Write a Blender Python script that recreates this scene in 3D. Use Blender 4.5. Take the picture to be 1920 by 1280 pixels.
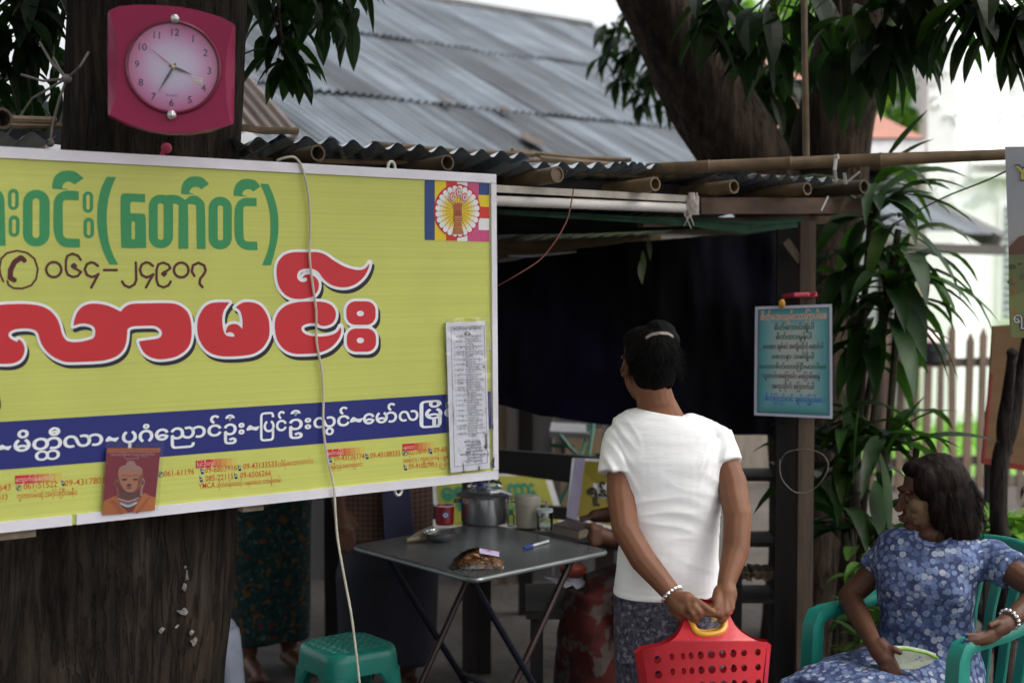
import bpy, bmesh, math, random
import numpy as np
from mathutils import Vector, Matrix, noise
R = math.radians
for o in list(bpy.data.objects): bpy.data.objects.remove(o)
SC = bpy.context.scene; COL = SC.collection
# ---------------------------------------------------------------- camera, sky, sun, exposure
FPX, CAMZ, TILT = 2667.0, 1.665, R(2.55)
cam = bpy.data.objects.new('camera', bpy.data.cameras.new('camera')); COL.objects.link(cam)
cam.location = (0, 0, CAMZ); cam.rotation_euler = (R(90) - TILT, 0, 0)
cam.data.sensor_width = 36; cam.data.lens = 36 * FPX / 1920; cam.data.clip_end = 500
cam.data.dof.use_dof = True; cam.data.dof.focus_distance = 4.0; cam.data.dof.aperture_fstop = 2.4
SC.camera = cam
SUN_EL, SUN_AZ = R(58), R(105)
world = bpy.data.worlds.new("World"); SC.world = world; world.use_nodes = True
wn = world.node_tree; wn.nodes.clear()
sky = wn.nodes.new('ShaderNodeTexSky'); sky.sky_type = 'NISHITA'; sky.sun_disc = False
sky.sun_elevation = SUN_EL; sky.sun_rotation = SUN_AZ; sky.air_density = 1.0; sky.dust_density = 8.0
hs = wn.nodes.new('ShaderNodeHueSaturation'); hs.inputs['Saturation'].default_value = .22
bg = wn.nodes.new('ShaderNodeBackground'); bg.inputs['Strength'].default_value = .15
wo = wn.nodes.new('ShaderNodeOutputWorld')
wn.links.new(sky.outputs[0], hs.inputs['Color']); wn.links.new(hs.outputs[0], bg.inputs[0]); wn.links.new(bg.outputs[0], wo.inputs[0])
sl = bpy.data.lights.new('sun', 'SUN'); sl.energy = 1.0; sl.angle = R(25); sl.color = (1, .96, .9)
sun = bpy.data.objects.new('sun', sl); COL.objects.link(sun)
sun.rotation_euler = (R(90) - SUN_EL, 0, R(180) - SUN_AZ)
SC.view_settings.view_transform = 'Standard'; SC.view_settings.look = 'None'
SC.view_settings.exposure = 1.6; SC.view_settings.gamma = 1
SC.cycles.max_bounces = 6; SC.cycles.transparent_max_bounces = 12

# ---------------------------------------------------------------- helpers
def ray(u, v):
    a = (u - 960) / FPX; b = -(v - 640) / FPX
    return Vector((a, math.cos(TILT) + b * math.sin(TILT), -math.sin(TILT) + b * math.cos(TILT)))
EYE = Vector((0, 0, CAMZ))
def P(u, v, d):
    r = ray(u, v); return EYE + r * (d / r.y)
class Plane:
    def __init__(s, o, n): s.o = Vector(o); s.n = Vector(n).normalized()
    def __call__(s, u, v, off=0.0):
        r = ray(u, v); t = (s.o - EYE).dot(s.n) / r.dot(s.n)
        return EYE + r * t + s.n * off

def tag(o, label=None, cat=None, group=None, kind=None):
    if label: o['label'] = label
    if cat: o['category'] = cat
    if group: o['group'] = group
    if kind: o['kind'] = kind
    return o
def thing(name, label, cat, loc=(0, 0, 0), group=None):
    o = bpy.data.objects.new(name, None); COL.objects.link(o); o.location = loc
    o.empty_display_size = .1
    return tag(o, label, cat, group)
def wloc(o):
    l = Vector((0, 0, 0))
    while o: l += Vector(o.location); o = o.parent
    return l

class MB:
    def __init__(s): s.v = []; s.f = []; s.m = []; s.c = []
    def add(s, vs, fs, mi=0, col=None):
        b = len(s.v); s.v += [tuple(x) for x in vs]; s.f += [tuple(i + b for i in f) for f in fs]
        s.m += [mi] * len(fs)
        if col is None: s.c += [(1, 1, 1)] * len(vs)
        elif isinstance(col[0], (int, float)): s.c += [tuple(col)] * len(vs)
        else: s.c += [tuple(c) for c in col]
        return s
    def box(s, c, size, rot=None, mi=0, col=None):
        x, y, z = [q / 2 for q in size]; M = rot or Matrix.Identity(3); c = Vector(c)
        vs = [c + M @ Vector(p) for p in ((-x,-y,-z),(x,-y,-z),(x,y,-z),(-x,y,-z),(-x,-y,z),(x,-y,z),(x,y,z),(-x,y,z))]
        return s.add(vs, [(0,3,2,1),(4,5,6,7),(0,1,5,4),(1,2,6,5),(2,3,7,6),(3,0,4,7)], mi, col)
    def beam(s, a, b, w, h, up=(0, 0, 1), mi=0, col=None):
        a = Vector(a); b = Vector(b); d = (b - a); L = d.length; d.normalize()
        sx = d.cross(Vector(up)).normalized(); uz = sx.cross(d)
        M = Matrix((sx, d, uz)).transposed()
        return s.box((a + b) / 2, (w, L, h), M, mi, col)
    def tube(s, pts, r, n=8, mi=0, col=None, caps=True, flat=1.0):
        pts = [Vector(p) for p in pts]; m = len(pts)
        rs = list(r) if hasattr(r, '__len__') else [r] * m
        vs = []; up = Vector((.13, .21, .97)); X = None
        for i in range(m):
            d = (pts[min(i + 1, m - 1)] - pts[max(i - 1, 0)])
            if d.length < 1e-9: d = Vector((0, 0, 1))
            d.normalize()
            if X is None:
                X = d.cross(up)
                if X.length < .1: X = d.cross(Vector((1, 0, 0)))
            X = (X - d * X.dot(d)).normalized(); Y = d.cross(X)
            vs += [pts[i] + (X * math.cos(2 * math.pi * k / n) + Y * math.sin(2 * math.pi * k / n) * flat) * rs[i] for k in range(n)]
        fs = [(i*n+k, i*n+(k+1) % n, (i+1)*n+(k+1) % n, (i+1)*n+k) for i in range(m - 1) for k in range(n)]
        if caps: fs += [tuple(range(n - 1, -1, -1)), tuple((m - 1) * n + k for k in range(n))]
        return s.add(vs, fs, mi, col)
    def lathe(s, prof, c, n=24, mi=0, sx=1, sy=1, col=None, caps=True):
        c = Vector(c); vs = [c + Vector((r * math.cos(2*math.pi*k/n) * sx, r * math.sin(2*math.pi*k/n) * sy, z)) for r, z in prof for k in range(n)]
        m = len(prof)
        fs = [(i*n+k, i*n+(k+1) % n, (i+1)*n+(k+1) % n, (i+1)*n+k) for i in range(m - 1) for k in range(n)]
        if caps: fs += [tuple(range(n - 1, -1, -1)), tuple((m - 1) * n + k for k in range(n))]
        return s.add(vs, fs, mi, col)
    def ell(s, c, r, rot=None, nu=14, nv=9, mi=0, col=None):
        c = Vector(c); M = rot or Matrix.Identity(3)
        if not hasattr(r, '__len__'): r = (r, r, r)
        vs = [c + M @ Vector((0, 0, -r[2]))]
        for i in range(1, nv):
            t = -math.pi / 2 + math.pi * i / nv
            vs += [c + M @ Vector((r[0]*math.cos(t)*math.cos(2*math.pi*k/nu), r[1]*math.cos(t)*math.sin(2*math.pi*k/nu), r[2]*math.sin(t))) for k in range(nu)]
        vs.append(c + M @ Vector((0, 0, r[2]))); L = len(vs) - 1
        fs = [(0, 1 + (k+1) % nu, 1 + k) for k in range(nu)]
        for i in range(nv - 2):
            a = 1 + i * nu
            fs += [(a+k, a+(k+1) % nu, a+nu+(k+1) % nu, a+nu+k) for k in range(nu)]
        a = 1 + (nv - 2) * nu
        fs += [(a+k, a+(k+1) % nu, L) for k in range(nu)]
        return s.add(vs, fs, mi, col)
    def limb(s, pts, rs, n=12):
        for i in range(len(pts) - 1): s.tube([pts[i], pts[i+1]], [rs[i], rs[i+1]], n)
        for p, r in zip(pts, rs): s.ell(p, r, nu=n, nv=8)
        return s
    def loft(s, secs, n=28, ex=2.0, mi=0, caps=True):
        vs = []
        for c, ax, ay in secs:
            c = Vector(c); ax = Vector(ax); ay = Vector(ay)
            for k in range(n):
                t = 2 * math.pi * k / n; ct = math.cos(t); st = math.sin(t)
                vs.append(c + ax * (abs(ct) ** (2/ex) * (1 if ct >= 0 else -1)) + ay * (abs(st) ** (2/ex) * (1 if st >= 0 else -1)))
        m = len(secs)
        fs = [(i*n+k, i*n+(k+1) % n, (i+1)*n+(k+1) % n, (i+1)*n+k) for i in range(m - 1) for k in range(n)]
        if caps: fs += [tuple(range(n - 1, -1, -1)), tuple((m - 1) * n + k for k in range(n))]
        return s.add(vs, fs, mi)
    def grid(s, fn, nu, nv, mi=0, colfn=None):
        vs = [fn(i / nu, j / nv) for j in range(nv + 1) for i in range(nu + 1)]
        cs = [colfn(i / nu, j / nv) for j in range(nv + 1) for i in range(nu + 1)] if colfn else None
        fs = [(j*(nu+1)+i, j*(nu+1)+i+1, (j+1)*(nu+1)+i+1, (j+1)*(nu+1)+i) for j in range(nv) for i in range(nu)]
        return s.add(vs, fs, mi, cs)
    def poly(s, pts, mi=0, col=None): return s.add(pts, [tuple(range(len(pts)))], mi, col)
    def slab(s, front, off, mi=0, col=None):
        """closed prism: polygon `front`, extruded by vector off"""
        n = len(front); off = Vector(off); b = [Vector(p) + off for p in front]
        return s.add(list(front) + b, [tuple(range(n)), tuple(range(2*n-1, n-1, -1))] + [(k, n+k, n+(k+1) % n, (k+1) % n) for k in range(n)], mi, col)
    def build(s, name, mats, parent=None, smooth=30, usecol=False):
        me = bpy.data.meshes.new(name); org = wloc(parent) if parent else Vector((0, 0, 0))
        me.from_pydata([(x - org.x, y - org.y, z - org.z) for x, y, z in s.v], [], s.f); me.update()
        return finish(me, name, mats, parent, smooth, s.m, s.c if usecol else None)
def finish(me, name, mats, parent, smooth, mi=None, cols=None):
    for m in (mats if isinstance(mats, (list, tuple)) else [mats]): me.materials.append(m)
    if mi and max(mi, default=0): me.polygons.foreach_set('material_index', mi)
    if cols:
        ca = me.color_attributes.new('Col', 'FLOAT_COLOR', 'POINT')
        ca.data.foreach_set('color', [q for c in cols for q in (*c, 1.0)])
    if smooth:
        me.polygons.foreach_set('use_smooth', [True] * len(me.polygons)); me.set_sharp_from_angle(angle=R(smooth))
    o = bpy.data.objects.new(name, me); COL.objects.link(o)
    if parent: o.parent = parent
    return o
def wrinkle(me, amp, freq, st=(1, 1, 1), seed=0, zlim=None):
    me.update(); nrm = [v.normal.copy() for v in me.vertices]
    for v, nn in zip(me.vertices, nrm):
        p = Vector((v.co.x * st[0], v.co.y * st[1], v.co.z * st[2])) * freq + Vector((seed, seed * .7, seed * .3))
        a = noise.noise(p) * .65 + noise.noise(p * 2.1) * .35
        v.co += nn * a * amp
def blob(mb, name, mats, parent, voxel=.006, it=6, fac=.5, wr=None, smooth=60, post=None):
    """melt closed overlapping pieces into ONE continuous skin"""
    me = bpy.data.meshes.new('tmp'); me.from_pydata(mb.v, [], mb.f); me.update()
    o = bpy.data.objects.new('tmp', me); COL.objects.link(o)
    r = o.modifiers.new('r', 'REMESH'); r.mode = 'VOXEL'; r.voxel_size = voxel
    if it:
        q = o.modifiers.new('s', 'SMOOTH'); q.iterations = it; q.factor = fac
    bpy.context.view_layer.update()
    out = bpy.data.meshes.new_from_object(o.evaluated_get(bpy.context.evaluated_depsgraph_get()))
    bpy.data.objects.remove(o); out.name = name
    if wr: wrinkle(out, *wr)
    if post: post(out)
    org = wloc(parent) if parent else Vector((0, 0, 0))
    out.transform(Matrix.Translation(-org)); out.materials.clear()
    return finish(out, name, mats, parent, smooth)

# ---------------------------------------------------------------- flat printed shapes
def smooth_loop(pts, k=4):
    q = []
    for p in pts: q += [p[:2]] * (3 if len(p) > 2 else 1)
    n = len(q); out = []
    for i in range(n):
        p0, p1, p2, p3 = [np.array(q[(i + j) % n], float) for j in (-1, 0, 1, 2)]
        if np.allclose(p1, p2): continue
        for t in range(k):
            t /= k
            out.append(.5 * (2*p1 + (p2-p0)*t + (2*p0-5*p1+4*p2-p3)*t*t + (3*p1-p0-3*p2+p3)*t**3))
    return np.array(out)
def rrect(x0, y0, x1, y1, r, n=6):
    o = []
    for cx, cy, a in ((x1-r, y1-r, 0), (x0+r, y1-r, 90), (x0+r, y0+r, 180), (x1-r, y0+r, 270)):
        o += [(cx + r*math.cos(R(a + 90*i/n)), cy + r*math.sin(R(a + 90*i/n))) for i in range(n + 1)]
    return np.array(o)
def ellipse(cx, cy, rx, ry, n=28): return np.array([(cx + rx*math.cos(2*math.pi*i/n), cy + ry*math.sin(2*math.pi*i/n)) for i in range(n)])
def seg_dist(X, Y, A, B):
    D = np.full(X.shape, 1e9)
    for (ax, ay), (bx, by) in zip(A, B):
        dx, dy = bx-ax, by-ay; L = dx*dx + dy*dy
        t = np.clip(((X-ax)*dx + (Y-ay)*dy) / L, 0, 1) if L > 1e-12 else 0
        D = np.minimum(D, (X-ax-t*dx)**2 + (Y-ay-t*dy)**2)
    return np.sqrt(D)
def sdf_poly(X, Y, loops):
    ins = np.zeros(X.shape, bool); D = np.full(X.shape, 1e9)
    for lp in loops:
        B = np.roll(lp, -1, 0); D = np.minimum(D, seg_dist(X, Y, lp, B))
        for (ax, ay), (bx, by) in zip(lp, B):
            if ay == by: continue
            c = ((ay > Y) != (by > Y)) & (X < (bx-ax)*(Y-ay)/(by-ay) + ax); ins ^= c
    return np.where(ins, -D, D)
def sdf_stroke(X, Y, pts, r):
    p = np.array(pts, float); return seg_dist(X, Y, p[:-1], p[1:]) - r
def march(mb, D, xs, ys, fn, mi=0, col=None):
    """filled region D<0 as flat faces, mapped to space by fn(x,y)"""
    ny, nx = D.shape; idx = {}; vs = []; fs = []
    def vid(x, y):
        k = (round(x, 3), round(y, 3))
        if k not in idx: idx[k] = len(vs); vs.append(fn(x, y))
        return idx[k]
    S = D < 0
    for j in range(ny - 1):
        i = 0
        while i < nx - 1:
            cs = (S[j, i], S[j, i+1], S[j+1, i+1], S[j+1, i])
            if not any(cs): i += 1; continue
            if all(cs):
                k = i
                while k + 1 < nx - 1 and k - i < 12 and S[j, k+2] and S[j+1, k+2]: k += 1
                top = [vid(xs[q], ys[j]) for q in range(i, k + 2)]; bot = [vid(xs[q], ys[j+1]) for q in range(k + 1, i - 1, -1)]
                fs.append(tuple(top + bot)); i = k + 1; continue
            c = [(xs[i], ys[j], D[j, i]), (xs[i+1], ys[j], D[j, i+1]), (xs[i+1], ys[j+1], D[j+1, i+1]), (xs[i], ys[j+1], D[j+1, i])]
            pl = []
            for a in range(4):
                p, q = c[a], c[(a + 1) % 4]
                if p[2] < 0: pl.append(vid(p[0], p[1]))
                if (p[2] < 0) != (q[2] < 0):
                    t = min(max(p[2] / (p[2] - q[2]), .002), .998); pl.append(vid(p[0] + (q[0]-p[0])*t, p[1] + (q[1]-p[1])*t))
            if len(pl) > 2: fs.append(tuple(pl))
            i += 1
    mb.add(vs, fs, mi, col)
def area(x0, y0, x1, y1, h):
    xs = np.arange(x0, x1 + h, h); ys = np.arange(y0, y1 + h, h); X, Y = np.meshgrid(xs, ys); return xs, ys, X, Y
PRE = '\u1031\u103c'
def reorder(s):
    out = []
    for ch in s:
        if ch in PRE:                      # these two are written before their consonant
            j = len(out) - 1
            while j > 0 and ch == '\u1031' and out[j] in '\u103b\u103c\u103d\u103e': j -= 1
            if ch == '\u1031' and j > 0 and out[j-1] == '\u103c': j -= 1
            out.insert(max(j, 0), ch)
        else: out.append(ch)
    return ''.join(out)
_tc = {}
def text_mesh(s, bold=0.0, res=2):
    k = (s, bold, res)
    if k not in _tc:
        c = bpy.data.curves.new('t', 'FONT'); c.body = reorder(s); c.offset = bold; c.resolution_u = res
        o = bpy.data.objects.new('t', c); COL.objects.link(o); bpy.context.view_layer.update()
        me = bpy.data.meshes.new_from_object(o.evaluated_get(bpy.context.evaluated_depsgraph_get()))
        _tc[k] = ([tuple(v.co[:2]) for v in me.vertices], [tuple(p.vertices) for p in me.polygons])
        bpy.data.objects.remove(o); bpy.data.meshes.remove(me); bpy.data.curves.remove(c)
    return _tc[k]
def put_text(mb, s, a, b, em, fn, mi=0, col=None, bold=0.0, res=2, em2=None):
    """lettering laid from a to b (plane coordinates, y down) with the given em height"""
    vs, fs = text_mesh(s, bold, res)
    if not vs: return
    x0 = min(v[0] for v in vs); x1 = max(v[0] for v in vs); w = max(x1 - x0, 1e-6); em2 = em2 or em
    pts = []
    for x, y in vs:
        t = (x - x0) / w; e = em + (em2 - em) * t
        pts.append(fn(a[0] + (b[0]-a[0])*t, a[1] + (b[1]-a[1])*t - y*e))
    mb.add(pts, fs, mi, col)

# ---------------------------------------------------------------- materials
def nt(name):
    m = bpy.data.materials.new(name); m.use_nodes = True; t = m.node_tree; b = t.nodes['Principled BSDF']
    return m, t, b
def mapping(t, st=(1, 1, 1), co='Object'):
    tc = t.nodes.new('ShaderNodeTexCoord'); mp = t.nodes.new('ShaderNodeMapping'); mp.inputs['Scale'].default_value = st
    t.links.new(tc.outputs[co], mp.inputs[0]); return mp
def nz(t, mp, scale, det=4, rough=.55):
    n = t.nodes.new('ShaderNodeTexNoise'); n.inputs['Scale'].default_value = scale; n.inputs['Detail'].default_value = det
    n.inputs['Roughness'].default_value = rough; t.links.new(mp.outputs[0], n.inputs['Vector']); return n
def ramp(t, src, stops):
    r = t.nodes.new('ShaderNodeValToRGB'); e = r.color_ramp.elements
    while len(e) < len(stops): e.new(.5)
    for q, (p, c) in zip(e, stops): q.position = p; q.color = (*c, 1)
    t.links.new(src, r.inputs[0]); return r
def bump(t, b, src, strength=.3, dist=.01):
    n = t.nodes.new('ShaderNodeBump'); n.inputs['Strength'].default_value = strength; n.inputs['Distance'].default_value = dist
    t.links.new(src, n.inputs['Height']); t.links.new(n.outputs[0], b.inputs['Normal'])
def mixc(t, fac, a, b_):
    m = t.nodes.new('ShaderNodeMix'); m.data_type = 'RGBA'
    for sk, x in ((m.inputs[0], fac), (m.inputs[6], a), (m.inputs[7], b_)):
        if hasattr(x, 'is_linked') or isinstance(x, bpy.types.NodeSocket): t.links.new(x, sk)
        elif isinstance(x, (int, float)): sk.default_value = x
        else: sk.default_value = (*x, 1)
    return m.outputs[2]
_mc = {}
def mat(name, c, rough=.6, metal=0, var=.12, vs=9, bmp=0, bs=60, st=(1, 1, 1), spec=.5, bd=.004, coat=0):
    if name in _mc: return _mc[name]
    m, t, b = nt(name); mp = mapping(t, st)
    n = nz(t, mp, vs)
    lo = tuple(x * (1 - var * 1.6) for x in c); hi = tuple(min(1, x * (1 + var * 1.6)) for x in c)
    r = ramp(t, n.outputs[0], [(.25, lo), (.75, hi)]); t.links.new(r.outputs[0], b.inputs['Base Color'])
    b.inputs['Roughness'].default_value = rough; b.inputs['Metallic'].default_value = metal
    b.inputs['Specular IOR Level'].default_value = spec; b.inputs['Coat Weight'].default_value = coat
    if bmp: bump(t, b, nz(t, mp, bs, 6).outputs[0], bmp, bd)
    _mc[name] = m; return m
def printed(name, rough=.5, spec=.4):
    """ink colours come from the print itself"""
    if name in _mc: return _mc[name]
    m, t, b = nt(name); a = t.nodes.new('ShaderNodeVertexColor'); a.layer_name = 'Col'
    t.links.new(a.outputs[0], b.inputs['Base Color']); b.inputs['Roughness'].default_value = rough; b.inputs['Specular IOR Level'].default_value = spec
    _mc[name] = m; return m
def clear(name, tint=(.95, .97, .95), k=.12, rough=.08):
    if name in _mc: return _mc[name]
    m, t, b = nt(name); tr = t.nodes.new('ShaderNodeBsdfTransparent'); tr.inputs[0].default_value = (*tint, 1)
    gl = t.nodes.new('ShaderNodeBsdfGlossy'); gl.inputs['Roughness'].default_value = rough
    fr = t.nodes.new('ShaderNodeFresnel'); mp = mapping(t); n = nz(t, mp, 90, 3)
    bp = t.nodes.new('ShaderNodeBump'); bp.inputs['Strength'].default_value = .25; bp.inputs['Distance'].default_value = .002
    t.links.new(n.outputs[0], bp.inputs['Height']); t.links.new(bp.outputs[0], gl.inputs['Normal'])
    ad = t.nodes.new('ShaderNodeMath'); ad.operation = 'ADD'; ad.inputs[1].default_value = k; t.links.new(fr.outputs[0], ad.inputs[0])
    mx = t.nodes.new('ShaderNodeMixShader'); t.links.new(ad.outputs[0], mx.inputs[0]); t.links.new(tr.outputs[0], mx.inputs[1]); t.links.new(gl.outputs[0], mx.inputs[2])
    t.links.new(mx.outputs[0], t.nodes['Material Output'].inputs[0]); _mc[name] = m; return m
def bark(name, dark, light, sc=1.0):
    m, t, b = nt(name); mp = mapping(t, (1, 1, .16)); n = nz(t, mp, 34 * sc, 8, .65); mp2 = mapping(t, (1, 1, .5)); n2 = nz(t, mp2, 5, 4)
    r = ramp(t, n.outputs[0], [(.36, tuple(x * .5 for x in dark)), (.5, dark), (.72, light)])
    r2 = ramp(t, n2.outputs[0], [(.35, (.66, .66, .66)), (.65, (1.2, 1.15, 1.1))])
    mm = t.nodes.new('ShaderNodeMix'); mm.data_type = 'RGBA'; mm.blend_type = 'MULTIPLY'; mm.inputs[0].default_value = 1
    t.links.new(r.outputs[0], mm.inputs[6]); t.links.new(r2.outputs[0], mm.inputs[7]); t.links.new(mm.outputs[2], b.inputs['Base Color'])
    mp3 = mapping(t, (1, 1, .09)); n3 = nz(t, mp3, 26 * sc, 5, .6); ck = ramp(t, n3.outputs[0], [(.455, (1, 1, 1)), (.492, (.16, .14, .13)), (.508, (.16, .14, .13)), (.545, (1, 1, 1))]); m4 = t.nodes.new('ShaderNodeMix'); m4.data_type = 'RGBA'; m4.blend_type = 'MULTIPLY'; m4.inputs[0].default_value = .30
    t.links.new(mm.outputs[2], m4.inputs[6]); t.links.new(ck.outputs[0], m4.inputs[7]); t.links.new(m4.outputs[2], b.inputs['Base Color'])
    b.inputs['Roughness'].default_value = .9; b.inputs['Specular IOR Level'].default_value = .15
    ad = t.nodes.new('ShaderNodeMath'); ad.operation = 'MULTIPLY_ADD'; ad.inputs[1].default_value = .6; t.links.new(ck.outputs[0], ad.inputs[0]); t.links.new(n.outputs[0], ad.inputs[2]); bump(t, b, ad.outputs[0], 1.0, .022); return m
def leafmat(name, a, c, tr=.3, tint=True):
    m, t, b = nt(name); mp = mapping(t); n = nz(t, mp, 7, 3); r = ramp(t, n.outputs[0], [(.3, a), (.7, c)]); lc = r.outputs[0]
    if tint:
        va = t.nodes.new('ShaderNodeVertexColor'); va.layer_name = 'Col'; mm = t.nodes.new('ShaderNodeMix'); mm.data_type = 'RGBA'; mm.blend_type = 'MULTIPLY'; mm.inputs[0].default_value = 1; t.links.new(lc, mm.inputs[6]); t.links.new(va.outputs[0], mm.inputs[7]); lc = mm.outputs[2]
    t.links.new(lc, b.inputs['Base Color']); b.inputs['Roughness'].default_value = .48; b.inputs['Specular IOR Level'].default_value = .28
    tl = t.nodes.new('ShaderNodeBsdfTranslucent'); hv = mixc(t, .45, lc, (c[0]*2.2, c[1]*2.6, c[2]*.8)); t.links.new(hv, tl.inputs[0])
    mx = t.nodes.new('ShaderNodeMixShader'); mx.inputs[0].default_value = tr
    t.links.new(b.outputs[0], mx.inputs[1]); t.links.new(tl.outputs[0], mx.inputs[2]); t.links.new(mx.outputs[0], t.nodes['Material Output'].inputs[0]); return m
# ================================================================ THE YELLOW SIGN
SE = Vector((.79, .613, 0)).normalized(); SN = Vector((SE.y, -SE.x, 0))     # along the sign, and its face
SP = Plane((-.047, 4.2, 1.5), SN)
YEL, GRN, RED, MAROON, NAVY, WHT, INK = (.66, .66, .10), (.03, .27, .09), (.56, .02, .03), (.085, .008, .012), (.012, .02, .17), (.80, .83, .86), (.010, .008, .02)
m_print = printed('sign_ink', .45)
def sign_panel_mat():
    m, t, b = nt('ribbed_yellow_plastic'); mp = mapping(t, (.35, .35, 60)); n = nz(t, mp, 2.2, 3); mp2 = mapping(t); n2 = nz(t, mp2, 3, 3)
    r = ramp(t, n.outputs[0], [(.3, (.515, .545, .125)), (.5, (.555, .585, .130)), (.75, (.585, .61, .155))])
    r2 = ramp(t, n2.outputs[0], [(.3, (.94, .94, .95)), (.7, (1.04, 1.04, 1.02))])
    mm = t.nodes.new('ShaderNodeMix'); mm.data_type = 'RGBA'; mm.blend_type = 'MULTIPLY'; mm.inputs[0].default_value = 1
    t.links.new(r.outputs[0], mm.inputs[6]); t.links.new(r2.outputs[0], mm.inputs[7]); t.links.new(mm.outputs[2], b.inputs['Base Color'])
    b.inputs['Roughness'].default_value = .5; b.inputs['Specular IOR Level'].default_value = .35
    w = t.nodes.new('ShaderNodeTexWave'); w.bands_direction = 'Z'; w.inputs['Scale'].default_value = 55; t.links.new(mp2.outputs[0], w.inputs[0]); bump(t, b, w.outputs[0], .08, .002); return m
m_alu = mat('white_painted_frame', (.72, .70, .76), .45, .0, .07, 6, .15, 30)
sign = thing('signboard', 'big yellow signboard with green and red lettering nailed to the tree trunk', 'signboard', SP(460, 600))
# corners (left end runs on past the frame)
def lin(a, b, u): return a[1] + (b[1] - a[1]) * (u - a[0]) / (b[0] - a[0])
TOPL = ((0, 275), (928, 327)); BOTL = ((0, 998), (932, 897))
UL = -420
TL, TR = (UL, lin(*TOPL, UL)), (928, 327); BL, BR = (UL, lin(*BOTL, UL)), (932, 897)
pn = MB(); pn.slab([SP(*TL, 0), SP(*TR, 0), SP(*BR, 0), SP(*BL, 0)], -SN * .012)
pn.build('sign_panel', sign_panel_mat(), sign, 0)
fr = MB(); FW = .021
tl, tr, br, bl = SP(*TL, 0), SP(*TR, 0), SP(*BR, 0), SP(*BL, 0)
UPZ = Vector((0, 0, 1))
def rail(mb, a, b, inward, w, th, g=0.0):
    a = Vector(a); b = Vector(b); d = (b - a).normalized() * g
    a += d; b -= d; o = SN * th
    mb.slab([a + o, b + o, b + o + inward * w, a + o + inward * w], -SN * (th + .018))
rail(fr, tl, tr, -UPZ, .026, .007)
rail(fr, tr - UPZ * .0275, br + UPZ * .0275, -SE, .019, .0075)
split = SP(133, lin(*BOTL, 133), 0)
rail(fr, bl, split, UPZ, .025, .007, .0); rail(fr, split + SE * .012, br, UPZ, .025, .007, .0)
fr.build('sign_frame', m_alu, sign, 0)
for (u, v) in ((735, 314), (748, 918)):
    ho = MB(); c = SP(u, v, -.003); ho.tube([c + SE * .012 * math.cos(t) + UPZ * .016 * math.sin(t) for t in [i * math.pi / 7 for i in range(15)]], .0045, 6); ho.build('hanging_loop', mat('worn_steel', (.55, .55, .50), .4, .6), sign)
bt = MB(); c0 = SP(480, 952, -.03); bt.beam(c0 - SE * .03, c0 + SE * .03, .03, .02); bt.build('wooden_batten', mat('grey_batten', (.20, .16, .11), .8, 0, .3, 20), sign, 0); bt = MB(); c1 = SP(40, 1002, -.03); bt.beam(c1 - SE * .2, c1 + SE * .04, .03, .022)
bt.build('wooden_batten', mat('grey_batten', (.20, .16, .11), .8, 0, .3, 20), sign, 0)

sh = MB(); L1, L2, L3 = .0008, .0016, .0024
def put(loops_list, col, off, box, h=1.6, grow=0.0, dx=0, dy=0, mb=None, fn=None):
    xs, ys, X, Y = area(*box, h); D = np.full(X.shape, 1e9)
    for lp in loops_list: D = np.minimum(D, sdf_poly(X - dx, Y - dy, lp))
    march(mb if mb is not None else sh, D - grow, xs, ys, fn or (lambda x, y: SP(x, y, off)), 0, col)
S = smooth_loop
# green heading
asat = [(98,354,1),(98,345),(102,332),(112,323),(126,320),(140,322),(149,328),(157,334.5,1),(140,346,1),(133,342),(127,340.5),(120,344),(117,350),(118,353.5),(126,354),(126,356,1)]
asat2 = [(339.5,364,1),(340,352),(345,340),(355,332.5),(367,331),(379,333),(386,339),(391.5,345,1),(377,355.5,1),(373,351.5),(366,350.5),(359,353),(355.5,359),(356.5,362.5),(364,363.5),(363,365,1)]
asat3 = [(438,367.5,1),(438.5,357),(443,345),(453,337),(465,335.5),(477,338),(483,343),(488,350,1),(474.5,359.5,1),(470,355.5),(464,355),(458,357),(454.5,362),(455.5,366),(463,367),(462,368.5,1)]
nga1 = [(147.5,359,1),(125,357.5),(110,363),(102,374),(100,395),(100.5,430),(104,446),(112,458),(124,463.5),(150,464,1),(149.5,447.5,1),(127,447),(120,443),(118,434),(117.5,385),(119,377),(125,375),(147.5,376,1)]
nga2 = [(481,371.5,1),(460,371),(448,376),(441,388),(439.5,405),(440,440),(444,455),(452,464),(463,468.5),(482.7,468.7,1),(482,453,1),(464,452.5),(458,449),(456.5,440),(456,396),(457.5,388),(463,386.5),(481,387,1)]
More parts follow.
